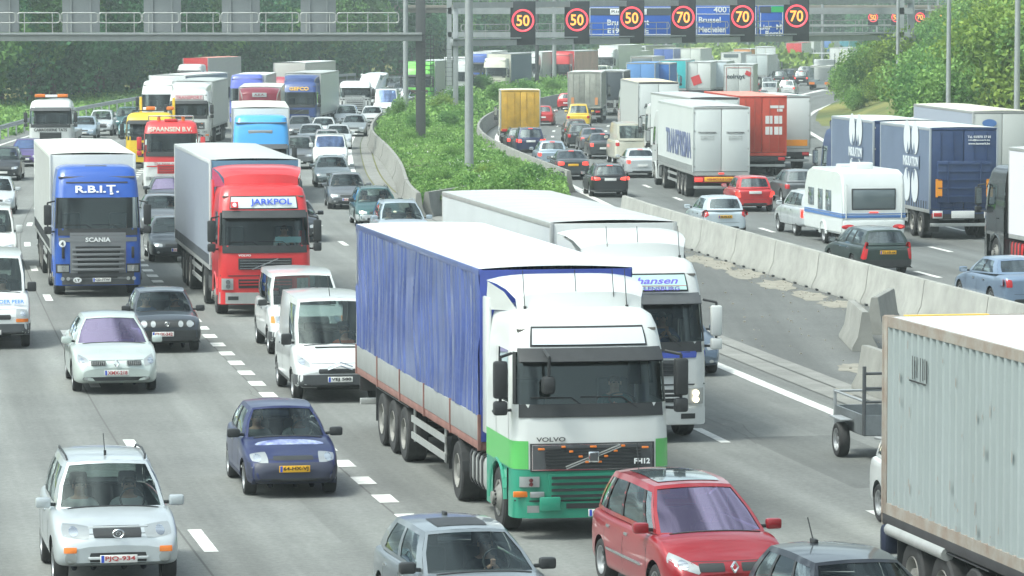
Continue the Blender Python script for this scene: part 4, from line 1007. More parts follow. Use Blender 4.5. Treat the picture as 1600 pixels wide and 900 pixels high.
for px, cy, s_, y0, y1 in ((817, 32, '50', 2, 70), (901, 31, '50', 2, 68), (986, 28, '50', 0, 67), (1066, 27, '70', -1, 66), (1158, 26, '70', -3, 65), (1242, 25, '70', -4, 64)):
    d = GP(px); hw_ = 19.5 * d / FPX
    o = obj('speed_sign', MB().box(X(px, d) - hw_, X(px, d) + hw_, d - 1.15, d - .8, h_at(0, y1, d), h_at(0, y0, d), 0, .02), PAN, g2); o['label'] = f'black panel with lit red ring reading {s_}'
    z = h_at(0, cy, d); rr = 17.5 * d / FPX
    link('lit_ring', cm('ring', lambda: MB().lathe([(.80, -.01), (.80, -.04), (.72, -.05), (.68, -.02), (.68, -.01)], n=36, axis='z')), LEDR, o, (X(px, d), d - 1.15, z), (R(-90), 0, 0), (rr / .8, rr / .8, 1))
    text(s_, o, LEDO, (X(px, d), d - 1.17, z), rr * 1.15, rr * .98, name='lit_digits', ext=.012, bold=.012)
# blue direction signs on their own gantry behind
SB = mat('sign_blue', (.015, .10, .46), .4, noise=.08); SW = mat('sign_white', (.8, .82, .82), .5)
D3 = GP(1000) + 14
g3 = thing('direction_gantry', 'second gantry behind the speed signs carrying blue direction boards', 'gantry', (0, 0, 0)); X3 = lambda px: (px - 800) * D3 / FPX; Z3 = lambda py: h_at(0, py, D3)
obj('top_beam', MB().box(X3(700), X3(1425), D3 + .2, D3 + .7, Z3(22), Z3(12)).box(X3(700), X3(1425), D3 + .2, D3 + .7, Z3(58), Z3(50)), STEEL, g3)
for a in (702, 1408): obj('post', MB().box(X3(a) - .2, X3(a) + .2, D3 + .2, D3 + .7, -1, 12), STEEL, g3)
def board(a, b, y0, y1, label):
    o = obj('direction_board', MB().box(X3(a), X3(b), D3 - .1, D3, Z3(y1), Z3(y0), 0, .03), SB, g3); o['label'] = label; mb = MB(); t = .05
    x0, x1, z0, z1 = X3(a) + .1, X3(b) - .1, Z3(y1) + .1, Z3(y0) - .1
    mb.box(x0, x1, D3 - .125, D3 - .105, z0, z0 + t).box(x0, x1, D3 - .125, D3 - .105, z1 - t, z1).box(x0, x0 + t, D3 - .125, D3 - .105, z0, z1).box(x1 - t, x1, D3 - .125, D3 - .105, z0, z1); obj('border', mb, SW, o, smooth=0); return o
def t3(o, s, px, py, wpx, hpx=None, m=SW): text(s, o, m, (X3(px), D3 - .12, Z3(py)), wpx * D3 / FPX, (hpx * D3 / FPX) if hpx else None, bold=.02)
DKS = mat('dark_board_strip', (.06, .075, .09), .5)
b1 = board(919, 1062, 10, 56, 'blue board with the ring road plate'); obj('header', MB().box(X3(921), X3(1060), D3 - .118, D3 - .104, Z3(24), Z3(12)), DKS, b1)
obj('ring_plate', MB().box(X3(953), X3(1010), D3 - .15, D3 - .12, Z3(23), Z3(14), 0, .02), SW, b1); t = text('Ring       R', b1, PLBLK, (X3(981), D3 - .155, Z3(18.5)), 52 * D3 / FPX, 6 * D3 / FPX)
t3(b1, 'Bru', 957, 35, 17, 9); t3(b1, 'nt', 1009, 35, 9, 8); t3(b1, 'E19', 958, 48, 18, 8); t3(b1, 'E', 1010, 48, 6, 8)
b2 = board(1085, 1182, 9, 56, 'blue board reading 400 m, Brussel and Mechelen'); t3(b2, '400 m', 1131, 15, 34, 9); t3(b2, 'Brussel', 1108, 31, 34, 9); t3(b2, 'Mechelen', 1112, 46, 42, 9)
obj('divider', MB().box(X3(1086), X3(1180), D3 - .125, D3 - .105, Z3(22.4), Z3(21.4)), SW, b2)
b3 = board(1185, 1224, 9, 56, 'blue board with a green patch reading Lier and Borsb'); t3(b3, 'Lier  M', 1203, 42, 34, 8); t3(b3, 'Borsb', 1208, 52, 26, 8)
obj('green_patch', MB().box(X3(1204), X3(1223), D3 - .13, D3 - .105, Z3(19), Z3(10)), mat('sign_green', (.03, .42, .12), .4), b3); obj('header', MB().box(X3(1186), X3(1203.5), D3 - .13, D3 - .105, Z3(20), Z3(10)), DKS, b3)
# farther gantry half hidden by the bushes
D4 = 470; X4 = lambda px: (px - 800) * D4 / FPX; Z4 = lambda py: h_at(0, py, D4)
g4 = thing('far_gantry', 'far white gantry with dark signs above the right bushes', 'gantry', (0, 0, 0))
obj('walkway_beam', MB().box(X4(1265), X4(1560), D4 - .3, D4 + .3, Z4(41), Z4(38)).box(X4(1300), X4(1560), D4 - .3, D4 + .3, Z4(17), Z4(14)), ALU, g4)
for a in (1284, 1402, 1450, 1560): obj('post', MB().cyl((X4(a), D4, 0), (X4(a), D4, Z4(8)), .18, n=8), STEEL, g4)
for i, (a, s_) in enumerate(((1362, '50'), (1398, '50'), (1435, '70'), (1469, '70'), (1507, '70'))):
    o = obj('speed_sign', MB().box(X4(a) - .62, X4(a) + .62, D4 - .7, D4 - .45, Z4(39), Z4(15), 0, .02), PAN, g4); link('lit_ring', cm('ring', None), LEDR, o, (X4(a), D4 - .7, Z4(27)), (R(-90), 0, 0), (.72, .72, 1)); text(s_, o, LEDO, (X4(a), D4 - .72, Z4(27)), .72, .62, name='lit_digits', bold=.01)
# overpass far behind
D5 = P(973, 118).y; X5 = lambda px: (px - 800) * D5 / FPX; Z5 = lambda py: h_at(0, py, D5)
br = thing('road_bridge', 'long low concrete bridge crossing far behind the gantries', 'bridge', (0, 0, 0))
obj('deck', MB().box(X5(440), X5(1760), D5, D5 + 9, Z5(20), Z5(11), 0, .05).box(X5(440), X5(1760), D5 - .3, D5 + .1, Z5(13), Z5(8), 0, .03), mat('stained_bridge_concrete', (.27, .24, .20), .9, noise=.3, nscale=.3), br)
mb = MB(); mb.tube([(X5(440), D5 - .1, Z5(0)), (X5(1760), D5 - .1, Z5(0))], .06, 4).tube([(X5(440), D5 - .1, Z5(4)), (X5(1760), D5 - .1, Z5(4))], .04, 4)
for a in range(440, 1760, 14): mb.tube([(X5(a), D5 - .1, Z5(8)), (X5(a), D5 - .1, Z5(0))], .04, 4)
obj('parapet_rail', mb, STEEL, br)
for a, b in ((535, 123), (973, 118)): obj('pier', MB().cyl((X5(a), D5 + 3, 0), (X5(a), D5 + 3, Z5(20) + .05), .62, n=20), mat('pier_concrete', (.3, .26, .21), .9, noise=.25), br)
# diamond road sign and ramp road far off
p = P(1024, 96); rt = thing('warning_sign', 'dark diamond shaped sign back on a thin post in the yellow bank', 'sign', tuple(p)); obj('post', MB().cyl((0, 0, 0), (0, 0, 3), .05, n=6), STEEL, rt)
obj('sign_plate', MB().box(-.55, .55, -.03, .03, -.55, .55, 0, .01, Matrix.Translation((0, -.08, 2.6)) @ Matrix.Rotation(R(45), 4, 'Y')), DGREY, rt)
# haze
hb_ = obj('haze', MB().box(-920, 1420, -140, 2420, -1.03, 34), mat('haze_air', (.8, .84, .82)), smooth=0); tag(hb_, kind='stuff')
t_ = MT['haze_air'].node_tree; t_.nodes.remove(t_.nodes['Principled BSDF']); pv = t_.nodes.new('ShaderNodeVolumePrincipled'); pv.inputs['Color'].default_value = (.80, .90, .90, 1); pv.inputs['Density'].default_value = .00041; t_.links.new(pv.outputs[0], t_.nodes['Material Output'].inputs['Volume'])
mb = MB(); q_ = [P(a, b, 1.2) for a, b in ((1000, 92), (1130, 73), (1180, 63), (1130, 63), (1060, 72), (985, 84))]; mb.add([tuple(p) for p in q_], [tuple(range(6))]); mb.add([(p.x, p.y, 0) for p in q_] , []) 
# ------------------------------------------------ lorries.  local frame: forward = -Y, front axle at y=0
def cab_fn(top=3.45, zwt=2.82, hw=1.24, slant=1.):
    fy = [(.3, -1.36), (.9, -1.40), (1.75, -1.37), (1.9, -1.34), (zwt, -1.34 + .20 * slant), (lerp(zwt, top, .55), -1.0 + .02 * slant), (top - .08, -.80), (top, -.66)]
    wx = [(.3, hw), (1.9, hw), (zwt, hw - .035), (lerp(zwt, top, .55), hw - .07), (top - .08, hw - .13), (top, hw - .24)]
    yr = lambda z: .92 - (.12 if z > top - .04 else 0)
    def Pt(t, z):
        """t in [-3,3]: -3..-1 left side rear->corner, -1..1 front, 1..3 right side"""
        h = itp(wx, z); y0 = itp(fy, z); r = .24; sg = 1 if t > 0 else -1; a = abs(t)
        if a <= 1: return Vector((sg * a * (h - r), y0 - .05 * (1 - a * a), z))
        if a <= 1.3:
            q = (a - 1) / .3 * math.pi / 2; return Vector((sg * (h - r + r * math.sin(q)), y0 + r - r * math.cos(q), z))
        q = (a - 1.3) / 1.7; return Vector((sg * h, lerp(y0 + r, yr(z), q), z))
    return Pt, fy
CABT = [-3, -2.55, -2.2, -1.75, -1.45, -1.3, -1.22, -1.12, -1, -.6, -.2, .2, .6, 1, 1.12, 1.22, 1.3, 1.45, 1.75, 2.2, 2.55, 3]
def make_cab(root, c):
    top = c.get('top', 3.45); zwt = c.get('zwt', 2.78); zwb = c.get('zwb', 1.92); zs = c.get('split', 1.3); hw = c.get('hw', 1.24)
    Pt, fy = cab_fn(top, zwt, hw, c.get('slant', 1)); st = c['style']
    zl = sorted(set([.34, .42, .7, 1.08, zs, 1.55, zwb, (zwb + zwt) / 2, zwt, lerp(zwt, top, .3), lerp(zwt, top, .6), top - .08, top]))
    def skip(t, z):
        a = abs(t)
        if a < 1.18 and zwb < z < zwt: return True
        if 1.45 < a < 2.2 and zwb + 0 < z < zwt: return True
        if a > 1.45 and a < 2.55 and z < 1.08: return True
        return False
    def shell():
        mb = MB(); mb.grid(Pt, CABT, zl, 0, skip)
        for i, f in enumerate(mb.f):
            z = sum(mb.v[k][2] for k in f) / 4
            if z < zs: mb.m[i] = 1
        ring = [Pt(t, top) for t in CABT]; inner = [Vector((p.x * .8, lerp(p.y, .1, .16), top + .035)) for p in ring]; n = len(ring)
        mb.add(ring + inner, [(i, i + 1, n + i + 1, n + i) for i in range(n - 1)] + [(n - 1, 0, n, 2 * n - 1)] + [tuple(range(n, 2 * n))], 0)
        mb.add([Pt(-3, .34), Pt(3, .34), Pt(3, top), Pt(-3, top)], [(0, 1, 2, 3)], 0)   # rear wall
        for sg in (-1, 1):     # inner wheel housing and arch lip
            mb.box(sg * .72, sg * .76, -.75, .78, .36, 1.3, 2)
            pts = [(sg * (hw - .02), .64 * math.cos(R(a)), .5 + .62 * math.sin(R(a))) for a in range(-5, 190, 15)]
            mb.tube(pts, .045, 6, 1); o = sg * (hw - .03)
            vs = [(o, .64 * math.cos(R(a)), .5 + .62 * math.sin(R(a))) for a in range(0, 181, 15)] + [(o, -.9, 1.1), (o, .95, 1.1)]
            k = 13
            for i in range(12):
                mb.add([vs[i], vs[i + 1], (o, vs[i + 1][1] * 1.08, 1.14), (o, vs[i][1] * 1.08, 1.14)], [(0, 1, 2, 3)], 1)
            mb.box(sg * .7, sg * (hw - .05), -.7, .8, 1.15, 1.2, 2)
        return mb
    key = (top, zwt, zwb, zs, hw, c.get('slant', 1)); kk = str(key)
    cabo = link('cab', cm(('cab', kk), shell, 3, 42), [c['main'], c.get('low', c['main']), INTER], root)
    off = lambda t, z, d: Pt(t, z) + Vector((0, -d, 0))
    link('windscreen', cm(('cws', kk), lambda: MB().grid(lambda t, z: off(t, z, -.012), lin(-1.19, 1.19, 12), lin(zwb - .01, zwt + .01, 4))), c.get('glass', GLASS), cabo)
    for sg in (-1, 1): link('side_window', cm(('csw', kk, sg), lambda: MB().grid(lambda t, z: Pt(sg * t, z) - Vector((sg * .012, 0, 0)), lin(1.44, 2.21, 4), lin(zwb - .01, zwt + .01, 3))), GSIDE, cabo)
    # black frame strip below the screen, sun visor
    fr = c.get('frame', BLACK)
    def strip_(t0, t1, z0, z1, d, n=10, th=.03):
        mb = MB(); mb.grid(lambda t, z: off(t, z, d), lin(t0, t1, n), lin(z0, z1, 2))
        for zz in (z0, z1): mb.grid(lambda t, q: off(t, zz, d - th * q), lin(t0, t1, n), [0, 1])
        for tt in (t0, t1): mb.grid(lambda q, z: off(tt, z, d - th * q), [0, 1], lin(z0, z1, 2))
        return mb
    S_ = lambda nm, t0, t1, z0, z1, m, d=.012, par=cabo, th=.03: link(nm, cm(('strip', kk, t0, t1, z0, z1, d, th), lambda: strip_(t0, t1, z0, z1, d, th=th)), m, par)
    S_('scuttle', -1.12, 1.12, zwb - .2, zwb, fr, .01)
    for t0 in (-1.22, 1.16): S_('windscreen_pillar', t0, t0 + .06, zwb, zwt, fr, .008)
    if c.get('visor', True):
        mb = MB(); mb.grid(lambda t, q: Pt(t, zwt + .06 - .19 * q) + Vector((0, -.05 - .20 * q, 0)), lin(-1.15, 1.15, 14), lin(0, 1, 3)); mb.grid(lambda t, q: Pt(t, zwt + .05 - .19 * q) + Vector((0, -.03 - .20 * q, -.01)), lin(-1.15, 1.15, 14), lin(0, 1, 3)); obj('sun_visor', mb, c.get('visor_m', BLACK), cabo)
    for x in (-.62, .18): 
        obj('wiper', MB().tube([(x + .55, itp(fy, zwb) - .045, zwb - .08), (x + .3, itp(fy, zwb + .1) - .06, zwb + .10), (x - .35, itp(fy, zwb + .1) - .065, zwb + .11)], .014, 4), BLACK, cabo)
    # roof panel
    zr0, zr1 = lerp(zwt, top, .13), lerp(zwt, top, .60)
    if c.get('panel'):
        pc, tx, tm = c['panel']; S_('sign_frame', -.97, .97, zr0 - .0, zr1 + .02, BLACK, .012); pn = S_('sign_box', -.94, .94, zr0 + .03, zr1 - .01, pc, .03)
        if tx: text(tx, cabo, tm, (c.get('ptx', 0), itp(fy, (zr0 + zr1) / 2) - .105, (zr0 + zr1) / 2 + .01), c.get('ptw', 1.65), .22, rot=(R(90 - 22), 0, 0), bold=.02, shear=c.get('shear', 0))
    elif c.get('roof_text'):
        tx, tm, wd = c['roof_text']; zz = c.get('rtz', (zr0 + zr1) / 2); text(tx, cabo, tm, (0, itp(fy, zz) - .085, zz), wd, c.get('rth', .26), rot=(R(90 - 16), 0, 0), bold=.03)
    # mirrors
    mm = c.get('mirror', BLACK)
    for sg in (-1, 1):
        x = sg * (hw + .19)
        o = obj('wing_mirror', MB().box(x - .11, x + .11, -1.36, -1.22, zwb + .10, zwb + .68, 0, .04).box(x - .09, x + .09, -1.225, -1.212, zwb + .14, zwb + .64, 1), [mm, CHROME], cabo)
        obj('wide_mirror', MB().box(x - .11, x + .11, -1.36, -1.22, zwb - .16, zwb + .06, 0, .04), mm, o)
        obj('mirror_arm', MB().tube([(sg * (hw - .02), -1.1, zwb + .78), (x, -1.29, zwb + .74), (x, -1.29, zwb - .1), (sg * (hw - .02), -1.1, zwb - .1)], .025, 6), BLACK, o)
    # roof deflector with side collars
    if c.get('defl'):
        dh = c.get('deflh', 3.95); dy0 = c.get('dy0', -.55)
        def df():
            mb = MB(); prof = [(dy0, top - .02), (dy0 + .10, top + (dh - top) * .6), (dy0 + .40, top + (dh - top) * .88), (.35, dh), (.95, dh + .02)]
            W_ = [(dy0, .98), (dy0 + .45, 1.12), (.95, 1.22)]
            mb.grid(lambda u, v: Vector((u * itp(W_, prof[int(round(v))][0]) * (1 - .0 * v), prof[int(round(v))][0] + .12 * u * u, prof[int(round(v))][1] - .10 * u ** 4)), lin(-1, 1, 12), [0, 1, 2, 3, 4])
            for sg in (-1, 1):
                mb.add([(sg * .98, dy0 + .12, top - .03), (sg * 1.12, dy0 + .6, top + (dh - top) * .78 - .1), (sg * 1.22, .95, dh - .09), (sg * 1.22, 1.1, top - .1), (sg * 1.10, .2, top - .05)], [(0, 1, 2, 3, 4)], 0)
                mb.box(sg * 1.17, sg * 1.23, .85, 1.35, 1.4, top + .1, 0, .02)
            return mb
        d_ = link('roof_deflector', cm(('defl', kk, dh, dy0), df), c['defl'], cabo)
    if c.get('fairing', c.get('defl')) is not None and not c.get('defl'):
        obj('side_collar', MB().box(1.16, 1.22, .85, 1.35, 1.4, top, 0, .02).box(-1.22, -1.16, .85, 1.35, 1.4, top, 0, .02), c['main'], cabo)
    if c.get('snorkel'): obj('air_intake_pipe', MB().tube([(hw - .12, .7, 2.2), (hw - .10, .75, top - .3), (hw - .14, .6, top + .02), (hw - .2, .2, top - .04), (hw - .25, -.1, top - .2)], .12, 10), DGREY, cabo)
    for x in c.get('aerials', ()): obj('aerial', MB().tube([(x, -.45, top), (x - .03, -.40, top + .62)], .008, 4).cyl((x, -.45, top), (x, -.45, top + .06), .025, n=8), BLACK, cabo)
    # lower front: grille, bumper, lamps by style
    f = lambda z: itp(fy, z)
    low = c.get('low', c['main']); gm = c.get('grille', BLACK)
    def lamps(x0, x1, z0, z1, fog=None, ind=None):
        for sg in (-1, 1):
            xa, xb = sorted((sg * x0, sg * x1))
            ta, tb = (xa / (hw - .24), xb / (hw - .24)); cl = lambda t: max(-1.24, min(1.24, t))
            hl = S_('headlight', cl(ta), cl(tb), z0, z1, LITE, .022); m_ = LITON if c.get('lit') else CHROME
            for q in (.3, .7):
                cx = lerp(xa, xb, .5); obj('lens', MB().cyl((cx, f(z0) - .05, lerp(z0, z1, q)), (cx, f(z0) - .085, lerp(z0, z1, q)), (z1 - z0) * .2, n=14), m_, hl)
            if ind: S_('indicator', cl(sg * ind[0] / (hw - .24)) if sg > 0 else cl(-ind[1] / (hw - .24)), cl(sg * ind[1] / (hw - .24)) if sg > 0 else cl(-ind[0] / (hw - .24)), ind[2], ind[3], ORANGE, .026)
            if fog: S_('fog_lamp', cl(min(sg * fog[0], sg * fog[1]) / (hw - .24)), cl(max(sg * fog[0], sg * fog[1]) / (hw - .24)), fog[2], fog[3], LITE, .03)
    if st == 'fh1':       # older square cab with slanted bar
        S_('grille_surround', -.98, .98, 1.07, 1.50, BLACK, .016); S_('grille_edge', -.955, .955, 1.085, 1.485, CHROME, .02); g_ = S_('grille', -.94, .94, 1.10, 1.47, DGREY, .028)
        mb = MB()
        for k in range(7): z = 1.12 + .048 * k; mb.box(-.75, .75, f(z) - .088, f(z) - .065, z, z + .022)
        obj('grille_slats', mb, BLACK, g_, smooth=0)
        T = Matrix.Translation((0, f(1.3) - .10, 1.29)) @ Matrix.Rotation(R(-21), 4, 'Y'); obj('slanted_bar', MB().box(-.46, .46, -.012, .012, -.025, -.008, 0, 0, T).box(-.46, .46, -.012, .012, .008, .025, 0, 0, T), ALU, g_)
        obj('badge', MB().box(-.085, .085, -.02, .02, -.085, .085, 0, .01, Matrix.Translation((0, f(1.3) - .11, 1.29))).box(-.06, .06, -.026, -.018, -.06, .06, 1, 0, Matrix.Translation((0, f(1.3) - .11, 1.29))), [CHROME, DGREY], g_)
        mb = MB()
        for x, z, s_ in ((-.82, 1.42, .05), (0, 1.445, .05), (.82, 1.42, .05), (-.47, 1.45, .03), (.47, 1.45, .03), (-.35, 1.375, .03), (.35, 1.375, .03), (-.2, 1.295, .03), (.2, 1.295, .03), (-.1, 1.21, .03), (.1, 1.21, .03)): mb.box(x - s_, x + s_, f(z) - .115, f(z) - .07, z - .014, z + .016, 0, .005)
        obj('marker_light', mb, ORANGE, g_)
        text('VOLVO', cabo, DGREY, (-.66, f(1.56) - .055, 1.565), .46, .07, bold=.02); text('FH12', g_, SW, (.77, f(1.2) - .095, 1.21), .25, .085, bold=.03)
        mb = MB()
        S_('lower_grille', -.7, .72, .64, 1.03, low, .03); mb = MB()
        for k in range(4): z = .665 + .095 * k; mb.box(-.66, .68, f(z) - .098, f(z) - .083, z, z + .042)
        obj('grille_gap', mb, BLACK, cabo, smooth=0)
        S_('step_gap', -1.2, 1.2, .60, .62, BLACK, .012); lamps(.84, 1.12, .83, .99, fog=(.84, 1.02, .43, .54)); 
        for sg in (-1, 1): obj('indicator', MB().box(sg * 1.0 - .12, sg * 1.0 + .12, -.02, .02, .67, .76, 0, .01, Matrix.Translation((sg * .12, f(.9) + .04, 0)) @ Matrix.Rotation(0, 4, 'Z')), ORANGE, cabo); obj('side_lamp', MB().box(sg * .88 - .11, sg * .88 + .11, f(.9) - .075, f(.9) - .02, .67, .76, 0, .01), LITE, cabo)
        S_('bumper', -1.24, 1.24, .34, .59, low, .03, th=.1); S_('bumper_grille', -.42, .42, .49, .57, BLACK, .045)
    elif st == 'fh2':     # later rounded cab, angled lamps
        g_ = S_('grille', -.72, .72, 1.28, 1.58, gm, .02); mb = MB()
        for k in range(4): z = 1.30 + .07 * k; mb.box(-.68, .68, f(z) - .095, f(z) - .065, z, z + .014)
        obj('grille_slats', mb, CHROME if gm is BLACK else BLACK, g_, smooth=0)
        T = Matrix.Translation((0, f(1.45) - .10, 1.43)) @ Matrix.Rotation(R(-22), 4, 'Y'); obj('slanted_bar', MB().box(-.38, .38, -.01, .01, -.016, .016, 0, 0, T), CHROME, g_)
        S_('step_gap', -1.2, 1.2, 1.10, 1.125, BLACK, .012)
        lg = S_('lower_grille', -.72, .72, .78, 1.02, BLACK, .022); mb = MB()
        for z in (.86, .94): mb.box(-.70, .70, f(z) - .09, f(z) - .07, z, z + .02)
        obj('grille_bars', mb, low, lg, smooth=0)
        lamps(.86, 1.15, .74, 1.04); S_('bumper', -1.24, 1.24, .36, .66, c.get('bump', low), .03, th=.1); S_('fog_recess', .72, 1.0, .46, .56, BLACK, .036); S_('fog_recess', -1.0, -.72, .46, .56, BLACK, .036)
        text('VOLVO', cabo, SW if c.get('badge_light', True) else DGREY, (-.55, f(1.68) - .055, 1.66), .34, .055, bold=.03)
    elif st == 'scan':    # ribbed full height grille
        gg = c.get('ribs', mat('grille_grey_paint', (.17, .18, .19), .5)); g_ = S_('grille', -.80, .80, .52, 1.86, gg, .02); S_('grille_shoulder', -1.1, 1.1, 1.60, 1.72, gg, .016); mb = MB()
        for z, hw_ in ((1.44, .66), (1.30, .64), (1.16, .62), (1.02, .60), (.88, .6), (.72, .6), (.58, .56)): mb.box(-hw_ * .98, hw_ * .98, f(z) - .082, f(z) - .06, z - .03, z + .03)
        obj('grille_gap', mb, BLACK, g_, smooth=0); mb = MB()
        for z in (1.37, 1.23, 1.09, .95, .80): mb.box(-.74, .74, f(z) - .115, f(z) - .06, z - .035, z + .035, 0, .01)
        obj('grille_rib', mb, gg, g_)
        if c.get('maker'): text(c['maker'], g_, SW, (.0, f(1.7) - .09, 1.66), .72, .13, bold=.03)
        lamps(.84, 1.14, .74, .92); mb = MB()
        for sg in (-1, 1):
            for x in (.86, 1.02): mb.cyl((sg * x, -1.45, .54), (sg * x, -1.475, .54), .055, n=14)
        S_('bumper', -1.24, 1.24, .36, .70, c.get('bump', BLACK), .018, th=.1); obj('fog_lamp', mb, LITE, cabo); S_('lamp_surround', .82, 1.2, .70, .96, BLACK, .014); S_('lamp_surround', -1.2, -.82, .70, .96, BLACK, .014)
        for sg in (-1, 1): obj('side_vent', MB().box(sg * 1.0 - .04, sg * 1.0 + .04, f(1.3) - .03, f(1.3) + .05, 1.12, 1.45, 0, .01), BLACK, cabo)
    else:                 # plain: dark central grille, horizontal lamps
        g_ = S_('grille', -.62, .62, .98, 1.38, gm, .02); mb = MB()
        for k in range(3): z = 1.05 + .12 * k; mb.box(-.58, .58, f(z) - .09, f(z) - .065, z, z + .02)
        obj('grille_slats', mb, DGREY, g_, smooth=0)
        lamps(.78, 1.12, .68, .84); S_('bumper', -1.24, 1.24, .36, .95, c.get('bump', low), .02, th=.1); S_('air_intake', -.6, .6, .62, .8, BLACK, .032)
        if c.get('grille_text'): text(c['grille_text'], cabo, PLBLK, (0, f(1.5) - .06, 1.52), 1.9, .17, bold=.03)
    if c.get('stripe'): S_('stripe', -1.24, 1.24, c['stripe'][0], c['stripe'][1], c['stripe'][2], .009)
    if c.get('plate'):
        px_ = c.get('plx', 0); pl = link('number_plate', cm('plate', None), PLW, cabo, (px_, f(.5) - .115, c.get('plz', .50))); link('country_band', cm('pband', lambda: MB().box(-.245, -.205, -.011, -.007, -.05, .05)), PLBLU, pl); text(c['plate'], pl, PLBLK, (.02, -.0095, 0), .42, .085, bold=.02)
    # interior
    obj('interior', MB().box(-1.1, 1.1, -.98, .85, 1.16, 1.22, 0).box(-1.12, 1.12, -1.1, -.72, 1.2, zwb - .12, 0, .04).box(.42, .92, -.25, .25, 1.25, 1.55, 1, .04).box(.42, .92, .2, .35, 1.5, 2.35, 1, .05).box(-.92, -.42, -.25, .25, 1.25, 1.55, 1, .04).box(-.92, -.42, .2, .35, 1.5, 2.35, 1, .05).box(-1.12, 1.12, .68, .74, 1.2, top - .12, 2).box(-1.1, 1.1, -.95, .8, top - .3, top - .26, 2), [INTER, SEAT, mat('curtain_cloth', (.16, .15, .14), .9)], cabo)
    obj('steering_wheel', MB().lathe([(.2, -.015), (.225, 0), (.2, .015), (.185, 0), (.2, -.015)], (0, 0, 0), 18, 0, 'z'), BLACK, cabo, loc=(.66, -.52, zwb - .03), rot=(R(28), 0, 0))
    for sg in (-1, 1):
        big_wheel(root, sg * 1.06, 0, .5, .31, True)
        S2 = MB(); S2.grid(lambda t, z: Pt(sg * t, z) + Vector((sg * .003, 0, 0)), [1.43, 1.445], lin(1.1, zwt, 3)); S2.grid(lambda t, z: Pt(sg * t, z) + Vector((sg * .003, 0, 0)), [2.3, 2.315], lin(1.1, zwt, 3)); obj('door_seam', S2, BLACK, cabo)
        obj('door_handle', MB().box(sg * hw - .03, sg * hw + .03, .12, .32, zwb - .28, zwb - .24, 0, .01), BLACK, cabo)
    if c.get('beacons'):
        bx = obj('light_bar', MB().box(-.9, .9, -.5, -.25, top + .12, top + .17, 0), BLACK, cabo); mb = MB()
        for a, b in c['beacons']: mb.box(a, b, -.52, -.23, top + .17, top + .36, 0, .05)
        obj('beacon', mb, ORANGE, bx)
        obj('bar_box', MB().box(-.35, .35, -.5, -.25, top + .17, top + .32, 0, .03), SW, bx)
    return cabo
def big_wheel(root, x, y, r, w_, front=False, dual=False):
    t = cm(('btyre', r, w_), lambda: MB().lathe([(r * .56, -w_ / 2 + .02), (r * .62, -w_ / 2), (r * .93, -w_ / 2), (r * .99, -w_ / 2 + .03), (r, -w_ * .1), (r * .985, -w_ * .09), (r * .985, w_ * .09), (r, w_ * .1), (r * .99, w_ / 2 - .03), (r * .93, w_ / 2), (r * .62, w_ / 2), (r * .56, w_ / 2 - .02)], n=32))
    wh = link('wheel', t, RUBBER, root, (x, y, r), (0, 0, math.pi if x < 0 else 0))
    def rim():
        mb = MB(); e = w_ / 2
        if front: mb.lathe([(r * .58, e - .02), (r * .57, e + .01), (r * .5, e - .0), (r * .46, e - .03), (r * .3, e + .05), (r * .26, e + .06), (r * .22, e + .06), (r * .21, e + .12), (0, e + .13)], n=24)
        else: mb.lathe([(r * .58, e - .02), (r * .57, e + .005), (r * .53, e - .02), (r * .48, e - .14), (r * .3, e - .13), (r * .27, e - .13), (r * .25, e - .02), (0, e - .01)], n=24)
        for k in range(10):
            a = 2 * math.pi * k / 10; rr = r * (.37 if not front else .24); xx = e - (.13 if not front else -.05)
            mb.cyl((xx, rr * math.cos(a), rr * math.sin(a)), (xx + .035, rr * math.cos(a), rr * math.sin(a)), .018, n=6, m=1)
        return mb
    link('rim', cm(('brim', r, w_, front), rim, 2), [RIMD, CHASSIS], wh)
    return wh
def tractor_back(root, tank=ALU, wb=3.7):
    obj('chassis', MB().box(-.42, -.34, .9, wb + .9, .72, .95).box(.34, .42, .9, wb + .9, .72, .95).box(-.5, .5, wb - .6, wb + .3, .97, 1.05, 0, .02).box(-.34, .34, 1.2, 2.0, .5, .9), CHASSIS, root)
    for sg in (-1, 1):
        big_wheel(root, sg * .98, wb, .5, .52)
        tk = obj('fuel_tank', MB().box(sg * .58, sg * 1.2, 1.3, 2.75, .42, 1.0, 0, .12), tank, root); mb = MB()
        for y in (1.5, 1.85, 2.2, 2.55): mb.box(sg * .575 if sg > 0 else -1.21, sg * 1.21 if sg > 0 else -.575, y, y + .05, .41, 1.01, 0, .1)
        obj('tank_strap', mb, CHASSIS, tk)
        pts = [(sg * .98, wb + .66 * math.cos(R(a)), .5 + .60 * math.sin(R(a))) for a in range(-5, 190, 15)]; mb = MB()
        for (x, y, z), (x2, y2, z2) in zip(pts, pts[1:]): mb.add([(x - .28, y, z), (x + .28, y, z), (x2 + .28, y2, z2), (x2 - .28, y2, z2), (x - .28, y, z + .02), (x + .28, y, z + .02), (x2 + .28, y2, z2 + .02), (x2 - .28, y2, z2 + .02)], [(0, 1, 2, 3), (4, 5, 6, 7), (0, 1, 5, 4), (1, 2, 6, 5)])
        obj('mudguard', mb, BLACK, root)
